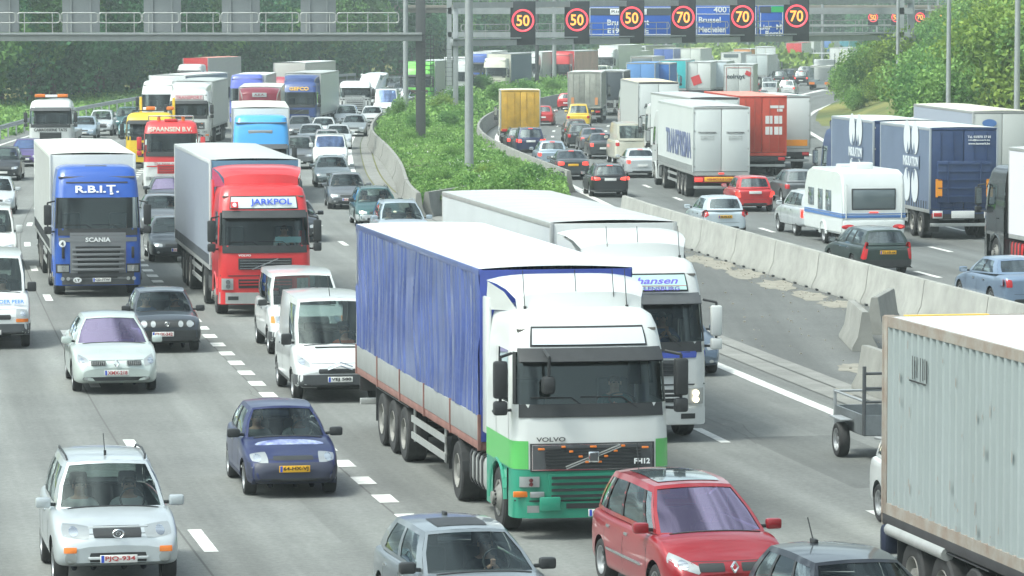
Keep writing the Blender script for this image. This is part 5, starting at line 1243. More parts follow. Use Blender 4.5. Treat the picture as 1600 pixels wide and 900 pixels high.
def curtain_mesh(L, z0, z1, sg, amp, seed, eyelet=False):
    q = random.Random(seed); ph = [q.uniform(0, 6.3) for _ in range(8)]; fr = [q.uniform(2., 9) for _ in range(8)]
    creases = [(i * .3 + q.uniform(-.1, .1), q.uniform(.022, .05), q.uniform(.15, 1.0), q.uniform(-.12, .12)) for i in range(int(L / .3) + 2)]
    def fold(y, z):
        v = (z - z0) / (z1 - z0); y2 = y + .10 * math.sin(z * 2.3 + y * .7)
        s = sum(math.sin(fr[i] * y2 + ph[i] + .5 * math.sin(z * 1.7 + i)) for i in range(8)) / 3.2
        if amp > .03:
            s *= .45
            for c_, w_, a_, k_ in creases[max(0, int(y2 / .3) - 3):int(y2 / .3) + 4]:
                e = (y2 + k_ * (v - .5) - c_) / w_
                if abs(e) < 3: s -= a_ * math.exp(-e * e) - .4 * a_ * math.exp(-(e - 1.6) ** 2)
        else: s += .9 * max(0, math.sin(y2 * 15 + 2 * math.sin(y))) ** 3 - .3
        return s * (.35 + .65 * math.sin(math.pi * min(1, v * .95 + .03)) ** .6)
    mb = MB(); ny = int(L / (.022 if amp > .03 else .05 if amp > .01 else .4)); nz = 18 if amp > .01 else 4
    mb.grid(lambda y, z: Vector((sg * (1.262 + amp * fold(y, z)), y, z)), lin(0, L, ny), lin(z0, z1, nz))
    return mb
def box_trailer(root, y0, o):
    """o: L, side, roof, front, rear, kind('curtain'|'tarp'|'box'|'corr'), top, bot, axles[list rel y0], frame colour"""
    L, top, bot = o.get('L', 13.6), o.get('top', 4.0), o.get('bot', 1.22); side, roof, frm = o['side'], o.get('roof', ROOFW), o.get('frame', ALU); kind = o.get('kind', 'box'); hw = 1.25
    tr = obj('trailer_frame' if o.get('trailer', True) else 'load_bed', MB().box(-1.255, 1.255, y0 - .01, y0 + L + .01, bot - .14, bot - .002, 0, .01), o.get('rail', ALU), root)
    z0, z1 = bot, top - .06
    for sg in (-1, 1):
        sm = o.get('side_r', side) if sg > 0 else side
        if kind == 'corr':
            n = int(L / .28); mb = MB(); us = []
            for i in range(n):
                b = y0 + .18 + (L - .36) * i / n; w_ = (L - .36) / n
                for f_, d in ((0, 0), (.25, 0), (.42, 1), (.75, 1), (.92, 0)): us.append((b + f_ * w_, d))
            us.append((y0 + L - .18, 0)); mb.grid(lambda u, z: Vector((sg * (1.245 - .055 * us[int(u)][1]), us[int(u)][0], z)), list(range(len(us))), [z0 + .14, z1 - .06]); obj('side_wall', mb, sm, tr, smooth=0)
            obj('side_rail', MB().box(sg * 1.19, sg * 1.25, y0, y0 + L, z1 - .08, top, 0).box(sg * 1.19, sg * 1.25, y0, y0 + L, z0, z0 + .16, 0), o.get('edge', sm), tr)
            for yy in (y0, y0 + L - .16): obj('corner_post', MB().box(sg * 1.10, sg * 1.256, yy - .005, yy + .165, z0 - .0, top + .01, 0, .012), o.get('edge', sm), tr)
        else:
            amp = o.get('amp', .0); zz0 = z0 + (o.get('boards', 0))
            obj('side_curtain' if kind in ('curtain', 'tarp') else 'side_wall', curtain_mesh(L, zz0, z1 - .02, sg, amp, o.get('seed', 1)), sm, tr, loc=(0, y0, 0))
            if o.get('boards'):
                bd = obj('side_board', MB().box(sg * 1.235, sg * 1.265, y0 + .05, y0 + L - .05, z0, zz0, 0, .01), mat('grey_side_board', (.30, .31, .305), .5, .1, noise=.12), tr); mb = MB()
                for k in range(6): y = y0 + L * k / 5; obj('board_post', MB().box(sg * 1.23 if sg > 0 else -1.285, sg * 1.285 if sg > 0 else -1.23, y - .03, y + .03, z0 - .14, zz0 + .02), o.get('rail', ALU), bd)
            obj('cant_rail', MB().box(sg * 1.20, sg * 1.272, y0, y0 + L, z1 - .05, top + .0, 0, .015), o.get('cant', frm), tr)
            if o.get('buckles'):
                mb = MB(); y = y0 + .3
                while y < y0 + L - .3: mb.box(sg * 1.264, sg * 1.282, y, y + .05, z0 + .0, z0 + .28); y += .38
                obj('buckle', mb, DGREY, tr, smooth=0)
            if kind != 'tarp':
                for yy in (y0, y0 + L): obj('corner_post', MB().box(sg * 1.2, sg * 1.27, yy - .05, yy + .05, z0, top - .01, 0, .01), o.get('cant', frm), tr)
        if o.get('under', 1):
            u0, u1 = (y0 + 3.6, y0 + o['axles'][0] - .75) if o.get('trailer', True) else (y0 + .4, y0 + o['axles'][0] - .8)
            if u1 > u0: obj('side_guard', MB().box(sg * 1.18, sg * 1.21, u0, u1, .5, .62).box(sg * 1.18, sg * 1.21, u0, u1, .80, .92).box(sg * 1.15, sg * 1.18, u0 + .1, u0 + .2, .45, bot).box(sg * 1.15, sg * 1.18, u1 - .2, u1 - .1, .45, bot), ALU, tr)
    # front wall, roof, rear doors
    obj('front_wall', MB().box(-1.25, 1.25, y0 - .03, y0 + .02, z0, top - .02, 0, .01), o.get('front', side), tr)
    mb = MB(); rb_ = o.get('ribs', 0); ny = int(L / .6) if not rb_ else rb_
    if kind == 'corr': mb.grid(lambda y, x: Vector((x, y, top - .02 + .02 * (int(round((y - y0) / L * rb_ * 2)) % 2))), lin(y0, y0 + L, rb_ * 2), lin(-1.2, 1.2, 2))
    else: mb.grid(lambda x, y: Vector((x, y, top + .03 * (1 - (x / 1.25) ** 2) + .012 * math.sin(y * 5.2) * (1 - (x / 1.25) ** 2))), lin(-1.25, 1.25, 8), lin(y0, y0 + L, ny * 3))
    obj('roof', mb, roof, tr, smooth=0 if kind == 'corr' else 60)
    yr = y0 + L; rear = o.get('rear', side)
    for sg in (-1, 1):
        dr = obj('rear_door', MB().box(sg * .012, sg * 1.22, yr - .02, yr + .035, z0 + .02, top - .1, 0, .012), rear, tr); mb = MB()
        for x in (.38, .85): mb.tube([(sg * x, yr + .05, z0 - .02), (sg * x, yr + .05, top - .16)], .014, 6)
        if o.get('bars'): obj('lock_bar', mb, o['bars'], dr)
        else: obj('door_hinge', (lambda h: [h.box(sg * 1.16, sg * 1.235, yr + .03, yr + .05, z_, z_ + .07) for z_ in lin(z0 + .2, top - .3, 3)] and h)(MB()), frm, dr)
    obj('rear_frame', MB().box(-1.25, 1.25, yr - .02, yr + .045, top - .09, top - .005, 0, .01).box(-1.26, -1.21, yr - .02, yr + .045, z0, top - .01, 0).box(1.21, 1.26, yr - .02, yr + .045, z0, top - .01, 0).box(-1.25, 1.25, yr - .02, yr + .05, z0 - .16, z0, 0), o.get('rframe', frm), tr)
    # running gear
    obj('chassis', MB().box(-.6, -.5, y0 + (.5 if o.get('trailer', True) else -.6), yr - .2, .75, bot - .15).box(.5, .6, y0 + (.5 if o.get('trailer', True) else -.6), yr - .2, .75, bot - .15), CHASSIS, tr)
    for a in o['axles']:
        for sg in (-1, 1): big_wheel(tr, sg * (1.04 if not o.get('dual') else .96), y0 + a, .5, .38 if not o.get('dual') else .54)
        obj('axle', MB().cyl((-.9, y0 + a, .5), (.9, y0 + a, .5), .07, n=8), CHASSIS, tr)
    for sg in (-1, 1): obj('mudguard', MB().box(sg * .82 if sg > 0 else -1.24, sg * 1.24 if sg > 0 else -.82, y0 + o['axles'][0] - .62, y0 + o['axles'][-1] + .62, 1.03, 1.055, 0, .01).box(sg * .82 if sg > 0 else -1.24, sg * 1.24 if sg > 0 else -.82, y0 + o['axles'][-1] + .62, y0 + o['axles'][-1] + .65, .4, 1.05), BLACK, tr)
    lt = obj('rear_bumper', MB().box(-1.2, 1.2, yr - .12, yr + .0, .48, .60, 0, .01).box(-1.2, 1.2, yr - .04, yr + .04, .74, 1.02, 1, .01), [ALU, o.get('lampbar', CHASSIS)], tr)
    for sg in (-1, 1):
        obj('tail_light', MB().box(sg * 1.0 - .17, sg * 1.0 + .17, yr + .03, yr + .09, .80, .96, 0, .015), REDON if o.get('lit') else REDL, lt)
        if o.get('flaps'): obj('mud_flap', MB().box(sg * .85 if sg > 0 else -1.22, sg * 1.22 if sg > 0 else -.85, yr - .2, yr - .17, .25, .75), BLACK, lt)
    if o.get('trailer', True): obj('landing_leg', MB().box(-.75, -.62, y0 + 2.9, y0 + 3.03, .35, 1.1).box(.62, .75, y0 + 2.9, y0 + 3.03, .35, 1.1), CHASSIS, tr)
    if o.get('spare'): pass
    return tr
TR3 = [7.95, 9.26, 10.57]
def side_text(tr, s, m, x_sg, y, z, wd, h=None, bold=.02, shear=0, xo=1.285):
    text(s, tr, m, (x_sg * xo, y, z), wd, h, rot=(math.pi / 2, 0, -math.pi / 2 if x_sg < 0 else math.pi / 2), bold=bold, shear=shear)
def rear_text(tr, s, m, x, yr, z, wd, h=None, bold=.02, rz=0):
    t = text(s, tr, m, (x, yr + .055, z), wd, h, rot=(math.pi / 2, rz, math.pi), bold=bold); return t
def lorry(px, py, dirn, label, cab, tr=None, kind='semi', cat='lorry', yaw=0, group=None, name=None, anchor=None, tank=ALU, world=None):
    if kind == 'semi': y0 = 1.5; back = y0 + (tr or {}).get('axles', TR3)[-1]
    else: y0 = 1.15; back = y0 + tr['axles'][-1]
    if anchor is not None: back = anchor
    loc, th = put(px, py, dirn, back if dirn == 'R' else 0, yaw) if world is None else world
    root = thing(name or 'lorry', label, cat, (loc.x, loc.y, .005), th, group)
    if cab: make_cab(root, cab)
    if kind == 'semi': tractor_back(root, tank)
    t = None
    if tr:
        tr.setdefault('axles', TR3); tr.setdefault('trailer', kind == 'semi')
        t = box_trailer(root, y0, tr)
    return root, t, (loc, th, y0)
cm('plate', lambda: MB().box(-.26, .26, -.008, .008, -.056, .056, 0, .004)); cm('ring', None) if ('ring' in CACHE) else None
wm = mat('white_shirt', (.55, .56, .56), .9); bm_ = mat('blue_shirt', (.08, .12, .25), .9); gm_ = mat('grey_shirt', (.2, .21, .22), .9); rm_ = mat('orange_shirt', (.5, .12, .05), .9); km = mat('black_shirt', (.03, .03, .035), .9); tm_ = mat('teal_vest', (.05, .14, .16), .9)
BH = mat('brown_hair', (.09, .05, .03), .7); GH = mat('grey_hair', (.25, .24, .22), .7)
W_ = paint('white_car_paint', (.60, .62, .62)); BLU = paint('royal_blue_paint', (.045, .085, .36), .2); DKB = paint('dark_blue_paint', (.02, .03, .06), .3); BK = paint('black_car_paint', (.018, .02, .024), .2)
GR = paint('grey_metallic', (.17, .18, .19), .5); DG = paint('dark_grey_metallic', (.07, .08, .085), .5); LB = paint('pale_blue_metallic', (.38, .47, .55), .5); RD = paint('red_car_paint', (.50, .025, .03), .1)
YW = paint('yellow_car_paint', (.75, .50, .03)); GN = paint('dark_green_paint', (.025, .045, .04), .4); PU = paint('purple_paint', (.10, .06, .22), .4); TE = paint('teal_green_paint', (.03, .11, .11), .4); BW = paint('bluish_silver', (.45, .52, .58), .5); CR = paint('cream_paint', (.62, .60, .50)); PG = paint('pale_silver_green', (.52, .58, .55), .25); BR_ = paint('brown_metallic', (.10, .06, .045), .4)

# ---------------- foreground, oncoming
car('suv', 178, 915, 'L', paint('bright_silver', (.50, .54, .56), .35), 'silver off-roader with black roof rails, nearest vehicle at the lower left', 'off-roader', det=2, plate=('PJQ-934', 'r'), rails=1, W=1.80,
    front=dict(grille=[quad(-.34, .34, .78, .92)], head=[(.40, .76), (.78, .80), (.76, .95), (.38, .92)], low=[quad(-.40, .40, .42, .58)], fog=(.66, .50, .085, .09), ind=[(.58, .58), (.76, .58), (.76, .66), (.58, .66)], zp=.50, pd=.085),
    people=[(1, 'drive', wm, HAIR, 'driver in white shirt in the silver off-roader at the lower left'), (-1, 'sit', wm, HAIR, 'passenger in white shirt beside the driver of the silver off-roader')],
    extra=lambda root, s, bvh, dec, G: (obj('badge', MB().lathe([(.075, -.01), (.085, 0), (.075, .01), (.062, 0), (.075, -.01)], (0, 0, 0), 20, 0, 'z').lathe([(.03, -.01), (.036, 0), (.03, .01), (.024, 0), (.03, -.01)], (0, 0.0, 0), 16, 0, 'z'), CHROME, root, loc=(0, -s['fo'] - .035, .85), rot=(R(90), 0, 0), scale=(1, .75, 1)), obj('aerial', MB().tube([(0, 1.4, s['H']), (-.02, 1.45, s['H'] + .3)], .008, 4).cyl((0, 1.4, s['H'] - .02), (0, 1.4, s['H'] + .06), .02), BLACK, root),
        obj('bumper_bar', MB().box(-.42, .42, -s['fo'] - .05, -s['fo'] + .03, .485, .525, 0, .01), SIL, root), obj('bonnet_strip', MB().box(-.42, .42, -s['fo'] - .0, -s['fo'] + .05, .925, .95, 0, .01), SIL, root)))
car('supermini', 452, 771, 'L', mat('worn_blue_paint', (.012, .020, .09), .35, .2, .5, noise=.25, nscale=2.2), 'small blue hatchback with faded bonnet and yellow plate ahead of the green and white lorry', 'hatchback', det=2, plate=('64-HX-VJ', 'y'), trim=mat('dark_blue_grey_bumper', (.03, .034, .06), .5), trimh=.60,
    front=dict(head=[(.42, .58), (.70, .62), (.72, .72), (.44, .76)], grille=[quad(-.34, .34, .635, .70)], low=[quad(-.6, .6, .28, .34)], fog=None, zp=.50), people=[(1, 'drive', wm, BH, 'driver in pale shirt in the small blue hatchback'), (-1, 'sit', gm_, HAIR, 'passenger in grey shirt in the small blue hatchback')],
    extra=lambda root, s, bvh, dec, G: dec('paint_wear', [(-.62, -.12), (.62, -.12), (.55, .12), (-.55, .12)], mat('bleached_clearcoat', (.40, .46, .58), .6, noise=.55, nscale=6, col2=(.05, .065, .26)), 'T', off=.003, n=10, rd=.9))
car('bigsaloon', 178, 610, 'L', PG, 'pale silver green saloon with violet windscreen and split grille', 'saloon car', det=2, plate=('XMX-218', 'r'), glass=GPURP,
    front=dict(head=[(.60, .60), (.84, .66), (.80, .84), (.58, .74)], grille=[quad(.22, .54, .62, .72), quad(-.54, -.22, .62, .72)], low=[quad(-.72, .72, .30, .38)], fog=(.66, .34, .05, .04), zp=.47),
    people=[(1, 'drive', wm, BH, 'driver behind the violet windscreen of the pale silver green saloon')],
    extra=lambda root, s, bvh, dec, G: (obj('badge', MB().tube([(0, 0, -.08), (-.05, 0, 0), (0, 0, .08), (.05, 0, 0), (0, 0, -.08)], .016, 6), CHROME, root, loc=(0, -s['fo'] - .035, .67)), obj('grille_bars', (lambda mb: [mb.box(x - .008, x + .008, -s['fo'] - .03, -s['fo'] + .05, .63, .71) for sg in (-1, 1) for x in [sg * (.24 + .04 * i) for i in range(8)]] and mb)(MB()), CHROME, root)))
def golf_extra(root, s, bvh, dec, G):
    for x in (.33, .55):
        for sg in (-1, 1): l = dec('headlight', (sg * x, .70, .075 if x > .4 else .06, .075), LITE, 'F', off=.02)
    obj('badge', MB().lathe([(.05, -.01), (.058, 0), (.05, .01), (.042, 0), (.05, -.01)], n=16, axis='z').box(-.02, .02, -.04, .04, -.004, .004), CHROME, root, loc=(0, -s['fo'] - .02, .70), rot=(R(90), 0, 0))
car('hatch', 258, 548, 'L', paint('dark_slate_paint', (.045, .055, .07), .3), 'old dark slate hatchback with four round headlights behind the pale silver green saloon', 'hatchback', det=2, plate=('CUX-342', 'r'), L=3.98, W=1.67, wb=2.48, fo=.74, rt=2.7, rb=3.05, H=1.42, bowF=.05, nose=.95, zhf=.82, zh=.92, glass=GLASS,
    front=dict(head=(.55, .70, .08, .08), grille=[quad(-.68, .68, .62, .78)], low=[quad(-.7, .7, .3, .42)], fog=None, zp=.46, xp=-.1), trim=BLACK, trimh=.55,
    people=[(1, 'drive', gm_, BH, 'driver in grey shirt in the old dark slate hatchback'), (-1, 'sit', bm_, BH, 'passenger in blue shirt in the old dark slate hatchback')], extra=golf_extra)
car('hatch', 764, 1014, 'L', paint('steel_grey_metallic', (.22, .25, .27), .5), 'grey blue hatchback cut by the bottom edge in front of the green and white lorry', 'hatchback', det=2, L=4.23, W=1.75, H=1.43, wst=1.2, rt=2.85, yaw=4, mirb=True, wins=[(.10, .44), (.50, .80)], people=[(1, 'reach', km, BH, 'driver in black top with raised hand in the grey blue hatchback')],
    extra=lambda root, s, bvh, dec, G: [obj('sunroof', (lambda mb: mb.grid(lambda u, v: G[3](u, v) + Vector((0, 0, .006)), lin(.12, .5, 4), lin(-.6, .6, 6)))(MB()), BLACK, root), obj('aerial', MB().box(-.025, .025, 2.35, 2.5, s['H'] - .03, s['H'] + .04, 0, .015), BLACK, root)])
def scenic_extra(root, s, bvh, dec, G):
    obj('glass_roof', MB().grid(lambda u, v: G[3](u, v) + Vector((0, 0, .008)), lin(.10, .80, 6), lin(-.78, .78, 8)), mat('glass_roof_panel', (.10, .13, .14), .06, coat=1), root)
    obj('roof_bar', MB().grid(lambda u, v: G[3](u, v) + Vector((0, 0, .012)), lin(.62, .645, 1), lin(-.78, .78, 8)), BLACK, root)
    obj('badge', MB().tube([(0, 0, -.075), (-.05, 0, 0), (0, 0, .075), (.05, 0, 0), (0, 0, -.075)], .016, 6), CHROME, root, loc=(0, -s['fo'] - .03, .66))
    for dn in ('L', 'Rt'): dec('rubbing_strip', quad(.55, 2.3, .52, .56), CHROME, dn, off=.02, n=4, rd=.2)
    obj('aerial', MB().tube([(-.3, 2.7, s['H'] - .03), (-.3, 2.8, s['H'] + .35)], .008, 4), BLACK, root)
car('mpv', 1118, 948, 'L', paint('wine_red_paint', (.30, .014, .022), .25), 'red people carrier with violet windscreen and glass roof at the bottom right', 'people carrier', det=2, glass=GPURP, yaw=4, front=dict(head=[(.48, .56), (.86, .70), (.80, .84), (.44, .66)], grille=[quad(.12, .48, .60, .71), quad(-.48, -.12, .60, .71)], fog=None, low=[quad(-.6, .6, .3, .4)]), people=[(1, 'drive', km, BH, 'driver behind the violet windscreen of the red people carrier')], extra=scenic_extra)
car('hatch', 1392, 1078, 'L', paint('near_black_blue', (.010, .013, .02), .3), 'dark blue black hatchback cut off at the bottom right corner under the container', 'hatchback', det=2, yaw=5, W=1.78, H=1.46, wst=1.15, wins=[(.06, .3), (.33, .64), (.67, .9)],
    extra=lambda root, s, bvh, dec, G: obj('aerial', MB().tube([(-.05, 2.6, s['H'] - .02), (-.08, 2.75, s['H'] + .28)], .009, 4).box(-.08, -.02, 2.5, 2.68, s['H'] - .03, s['H'] + .03, 0, .015), BLACK, root))
car('supermini', 1060, 584, 'L', paint('slate_blue_metallic', (.10, .14, .19), .5), 'small slate blue saloon half hidden to the right of the white cab lorry, headlamp lit', 'saloon car', det=2, lit=True, W=1.77, L=4.4, H=1.45, wb=2.64, fo=.85, rt=2.3, rb=3.0, front=dict(head=[(.50, .58), (.82, .62), (.78, .75), (.50, .70)], grille=[quad(-.3, .45, .5, .64)]))
def jumpy_extra(root, s, bvh, dec, G):
    for k in (0, .07): obj('badge', MB().tube([(-.26, 0, .0 + k), (0, 0, .09 + k), (.26, 0, 0 + k)], .015, 5), CHROME, root, loc=(0, -s['fo'] - .02, .70))
    obj('bonnet_gap', MB().box(-.45, .45, -.22, -.19, 1.112, 1.135), BLACK, root); obj('aerial', MB().tube([(0, .95, s['H'] - .02), (-.02, 1.15, s['H'] + .4)], .01, 4), BLACK, root)
car('van', 524, 624, 'L', W_, 'white panel van with grey bumper partly hidden behind the blue tarpaulin lorry', 'van', det=2, plate=('VEJ 580', 'w'), trim=DGREY, trimh=.60, front=dict(head=[(.62, .74), (.88, .84), (.86, 1.02), (.62, .84)], grille=[quad(-.45, .45, .62, .72)], fog=None, zp=.50), people=[(1, 'drive', rm_, BH, 'driver in orange top in the white panel van')], extra=jumpy_extra, H=2.14)
car('vanglazed', 478, 552, 'L', W_, 'white glazed minibus behind the white panel van, right of the red lorry', 'minibus', det=2, trim=DGREY, trimh=.58, front=dict(head=[(.52, .76), (.80, .78), (.78, .94), (.52, .92)], ind=[(.80, .78), (.90, .78), (.88, .93), (.80, .93)], grille=[quad(-.5, .5, .76, .92)], fog=None), people=[(1, 'drive', bm_, HAIR, 'driver in blue shirt in the white glazed minibus')])
car('bigvan', -16, 542, 'L', W_, 'white delivery van with blue lettering cut by the left edge', 'van', det=2, trim=DGREY, trimh=.62, H=2.25, people=[(1, 'drive', wm, HAIR, 'driver in white shirt in the white delivery van at the left edge')],
    front=dict(head=[(.62, .74), (.90, .76), (.90, .96), (.62, .98)], ind=[(.62, .66), (.92, .66), (.92, .74), (.62, .74)], grille=[quad(-.5, .5, .72, .84)], fog=None), extra=lambda root, s, bvh, dec, G: (text('DE BOER PEER', root, mat('blue_vinyl', (.05, .2, .6), .4), (.38, -.52, 1.14), .9, .11, rot=(R(48), 0, 0), bold=.02)))
# ---------------- mid distance, oncoming
def L_(*a, **k): return car(a[0], a[1], a[2], 'L', *a[3:], **k)
L_('van', -18, 420, W_, 'white van roof just above the delivery van at the left edge', 'van')
L_('hatch', -8, 334, SIL, 'silver hatchback cut by the left edge above the white vans', 'hatchback')
L_('mpv', 5, 282, BK, 'black people carrier at the left edge beside the purple car', 'people carrier')
L_('hatch', 40, 260, PU, 'purple hatchback at the left above the blue ribbed lorry', 'hatchback', glass=GBLUE)
L_('saloon', 273, 408, DG, 'dark saloon with white plate between the blue and the red lorry, nearest of three', 'saloon car', plate=('DXU-77', 'r'), front=dict(xp=.1))
L_('saloon', 254, 366, GR, 'grey blue saloon with lit amber lamp in the gap behind the dark saloon', 'saloon car', people=[(1, 'drive', wm, BH, 'driver in white shirt in the grey blue saloon between the lorries')])
L_('saloon', 264, 332, DG, 'dark car with violet windscreen farthest in the gap between the blue and red lorries', 'saloon car', glass=GPURP)
L_('saloon', 519, 292, paint('grey_green_metal', (.24, .28, .29), .5), 'grey executive saloon with oval twin lamps left of the curved wall', 'saloon car', det=2, W=1.82, front=dict(head=(.66, .62, .13, .07), grille=[quad(-.3, .3, .56, .68)]), people=[(1, 'drive', gm_, HAIR, 'driver in the grey executive saloon')])
L_('hatch', 543, 326, GR, 'dark grey hatchback with three people in front of the grey executive saloon', 'hatchback', det=2, plate=('REV-118', 'r'), people=[(1, 'drive', km, HAIR, 'driver in black in the dark grey hatchback'), (-1, 'sit', km, BH, 'passenger in black in the dark grey hatchback')])
L_('estate', 589, 354, TE, 'dark teal estate with silver bumper and lit headlamp', 'estate car', det=2, lit=True, rails=1, trim=SIL, trimh=.5, plate=('TRP-604', 'w'), people=[(1, 'drive', km, HAIR, 'driver in black in the dark teal estate'), (-1, 'sit', wm, BH, 'passenger in white in the dark teal estate')])
L_('mpv', 630, 388, BW, 'silver blue people carrier with roof rails behind the white box trailer', 'people carrier', rails=2, people=[(1, 'drive', wm, BH, 'driver in the silver blue people carrier'), (-1, 'sit', wm, BH, 'passenger in the silver blue people carrier')])
L_('saloon', 462, 377, BK, 'dark car mostly hidden behind the red lorry cab on its right', 'saloon car', lit=True)
L_('van', 516, 264, W_, 'white van with wide windscreen behind the grey executive saloon', 'van', H=1.8, glass=GBLUE)
L_('suv', 466, 264, GR, 'dark grey off-roader right of the light blue lorry', 'off-roader')
L_('hatch', 468, 216, GR, 'grey hatchback tucked between the light blue lorry and the dark blue lorry', 'hatchback')
L_('estate', 511, 243, paint('pale_red_roofed', (.42, .40, .40), .3), 'pale estate with reddish roof edge directly behind the white van', 'estate car')
L_('estate', 505, 219, W_, 'white estate right of the dark blue lorry', 'estate car')
L_('hatch', 528, 233, SIL, 'silver hatchback between the white estate and the grey saloon', 'hatchback')
L_('saloon', 553, 213, paint('mid_grey_metal', (.30, .33, .33), .5), 'mid grey saloon with dark grille near the bend of the island wall', 'saloon car', det=2)
L_('saloon', 581, 197, W_, 'white saloon rounding the bend beside the island wall', 'saloon car', det=2)
L_('saloon', 528, 186, paint('rosy_white', (.62, .58, .60)), 'white car with violet windscreen right of the dark blue lorry trailer', 'saloon car', glass=GPURP)
L_('bigvan', 603, 187, W_, 'tall white van with blue windscreen near the pale lamp post', 'van', glass=GBLUE, H=2.4)
L_('hatch', 131, 217, LB, 'pale blue hatchback to the right of the white recovery lorry', 'hatchback')
L_('suv', 157, 212, SIL, 'silver off-roader with dark grille behind the pale blue hatchback', 'off-roader', front=dict(grille=[quad(-.5, .5, .55, .85)]))
L_('suv', 197, 206, TE, 'dark teal off-roader left of the yellow recovery lorry', 'off-roader')
L_('hatch', 205, 216, paint('light_teal', (.12, .25, .26), .4), 'light teal hatchback between the teal off-roader and the yellow lorry', 'hatchback')
L_('saloon', 651, 167, LB, 'pale car seen between the grey lamp post and the dark gantry post', 'saloon car')
L_('suv', 668, 166, DG, 'dark people carrier just right of the dark gantry post', 'people carrier')
L_('hatch', 688, 158, W_, 'white hatchback half hidden by the island shrubs near the slim gantry post', 'hatchback')
L_('estate', 752, 148, SIL, 'silver car beneath the far cream lorry', 'estate car')
L_('hatch', 818, 139, W_, 'white car roof behind the island shrubs under the grey blue trailer', 'hatchback', glass=GBLUE)
L_('mpv', 876, 134, W_, 'white car under the far red lorry', 'people carrier')
L_('hatch', 625, 152, GR, 'grey car behind the tall white van', 'hatchback'); L_('suv', 614, 146, DG, 'dark car far behind the tall white van', 'off-roader')
for a_, b_, k_, c_, l_ in ((640, 156, 'hatch', W_, 'white car just left of the dark gantry post, far row'), (632, 146, 'estate', SIL, 'silver car behind the pale car at the lamp post'), (648, 143, 'mpv', W_, 'white people carrier far back by the dark gantry post'), (700, 147, 'saloon', SIL, 'silver saloon left of the slim gantry post'), (704, 166, 'hatch', W_, 'white hatchback rear of the island bend, beside the slim gantry post'), (590, 160, 'saloon', W_, 'white saloon between the recovery lorry and the tall white van'), (536, 168, 'hatch', W_, 'white hatchback behind the violet windscreened car'), (493, 203, 'hatch', GR, 'grey hatchback touching the navy lorry, behind the white estate'), (541, 199, 'mpv', SIL, 'silver people carrier left of the white saloon at the bend'), (486, 232, 'hatch', SIL, 'silver hatchback left of the pale estate'), (490, 252, 'saloon', DG, 'dark saloon left of the white wide van'), (609, 172, 'hatch', SIL, 'silver car behind the tall white van roof')):
    L_(k_, a_, b_, c_, l_, {'hatch': 'hatchback', 'estate': 'estate car', 'mpv': 'people carrier', 'saloon': 'saloon car'}[k_])
L_('hatch', 733 - 18, 147, W_, 'white car between the thick lamp post and the slim gantry post', 'hatchback')
# ---------------- lorries, oncoming
RLOR = mat('bright_red_lorry_paint', (.62, .03, .035), .3, 0, .5, noise=.06); WL = mat('white_lorry_paint', (.60, .62, .61), .35, 0, .4, noise=.05, nscale=1)
GRN = mat('light_green_paint', (.09, .42, .10), .4, 0, .4); DGN = mat('sea_green_paint', (.02, .25, .16), .4, 0, .4); TARP = mat('blue_tarpaulin', (.065, .10, .29), .33, 0, .55, noise=.25, nscale=1.5, bump=.15, bscale=9)
rt, tr, (loc, th, y0) = lorry(897, 824, 'L', 'white and green lorry with blue tarpaulin trailer in the middle', dict(style='fh1', main=WL, low=DGN, split=1.10, zwb=2.10, plz=.42, defl=WL, panel=(mat('blank_light_box', (.62, .66, .70), .3), '', None), snorkel=1, aerials=(-.88, -.05, .55, .75), plate='CTR 14LN', plx=.18, top=3.5, zwt=2.9, deflh=3.95),
    dict(kind='tarp', side=TARP, front=mat('blue_front_sheet', (.04, .07, .33), .4, 0, .3, noise=.2, nscale=2, bump=.3, bscale=4), roof=mat('white_tarpaulin_roof', (.62, .64, .64), .5), amp=.055, boards=.42, rail=mat('red_oxide_steel', (.26, .13, .11), .7, noise=.3), cant=TARP, top=4.02, seed=4, rear=TARP))
cabo = [c for c in rt.children if c.name.startswith('cab')][0]
Pt, fy = cab_fn(3.5, 2.9)
for t0, t1 in ((-3, -1.0), (1.0, 3)):     # light green band rising up the cab corners
    g_ = MB(); g_.grid(lambda t, z: Pt(t, z) + Vector(((.006 if t > 0 else -.006), -.006, 0)), [t for t in CABT if t0 <= t <= t1] if t0 > 0 else [t for t in CABT if t0 <= t <= t1], lin(1.105, 1.54, 2)); obj('green_band', g_, GRN, cabo)
obj('kerb_mirror', MB().box(-.82, -.62, -1.62, -1.42, 2.28, 2.55, 0, .05).tube([(-.75, -1.3, 2.95), (-.72, -1.6, 2.85), (-.72, -1.55, 2.5)], .025, 6), BLACK, cabo)
obj('tow_cover', MB().box(-.85, -.52, -1.52, -1.48, .46, .68, 0, .02), DGN, cabo)
mlor = Matrix.Translation(loc) @ Matrix.Rotation(th, 4, 'Z')
seat_person(mlor, .66, .05, 1.52, 'drive', tm_, BH, 'driver in teal vest at the wheel of the white and green lorry', 3.2)
side_text  # lettering helper kept for the other trailers
JO = mat('violet_blue_lettering', (.18, .14, .62), .4)
rt, tr, (loc, th, y0) = lorry(982, 681, 'L', 'white articulated lorry with blue stripe and mint sign box behind the green and white lorry', dict(style='fh2', main=WL, defl=WL, lit=True, panel=(mat('mint_sign_box', (.5, .72, .68), .3), '', JO), stripe=(1.62, 1.74, mat('blue_stripe', (.06, .10, .45), .4)), mirror=WL, snorkel=1, aerials=(-.5, .1, .9), visor_m=DGREY, badge_light=False, grille=DGREY),
    dict(kind='box', side=mat('pale_grey_box_wall', (.52, .55, .57), .45, noise=.06, nscale=.7), roof=WHITE, front=WL, top=4.05, buckles=False))
cabo = [c for c in rt.children if c.name.startswith('cab')][0]
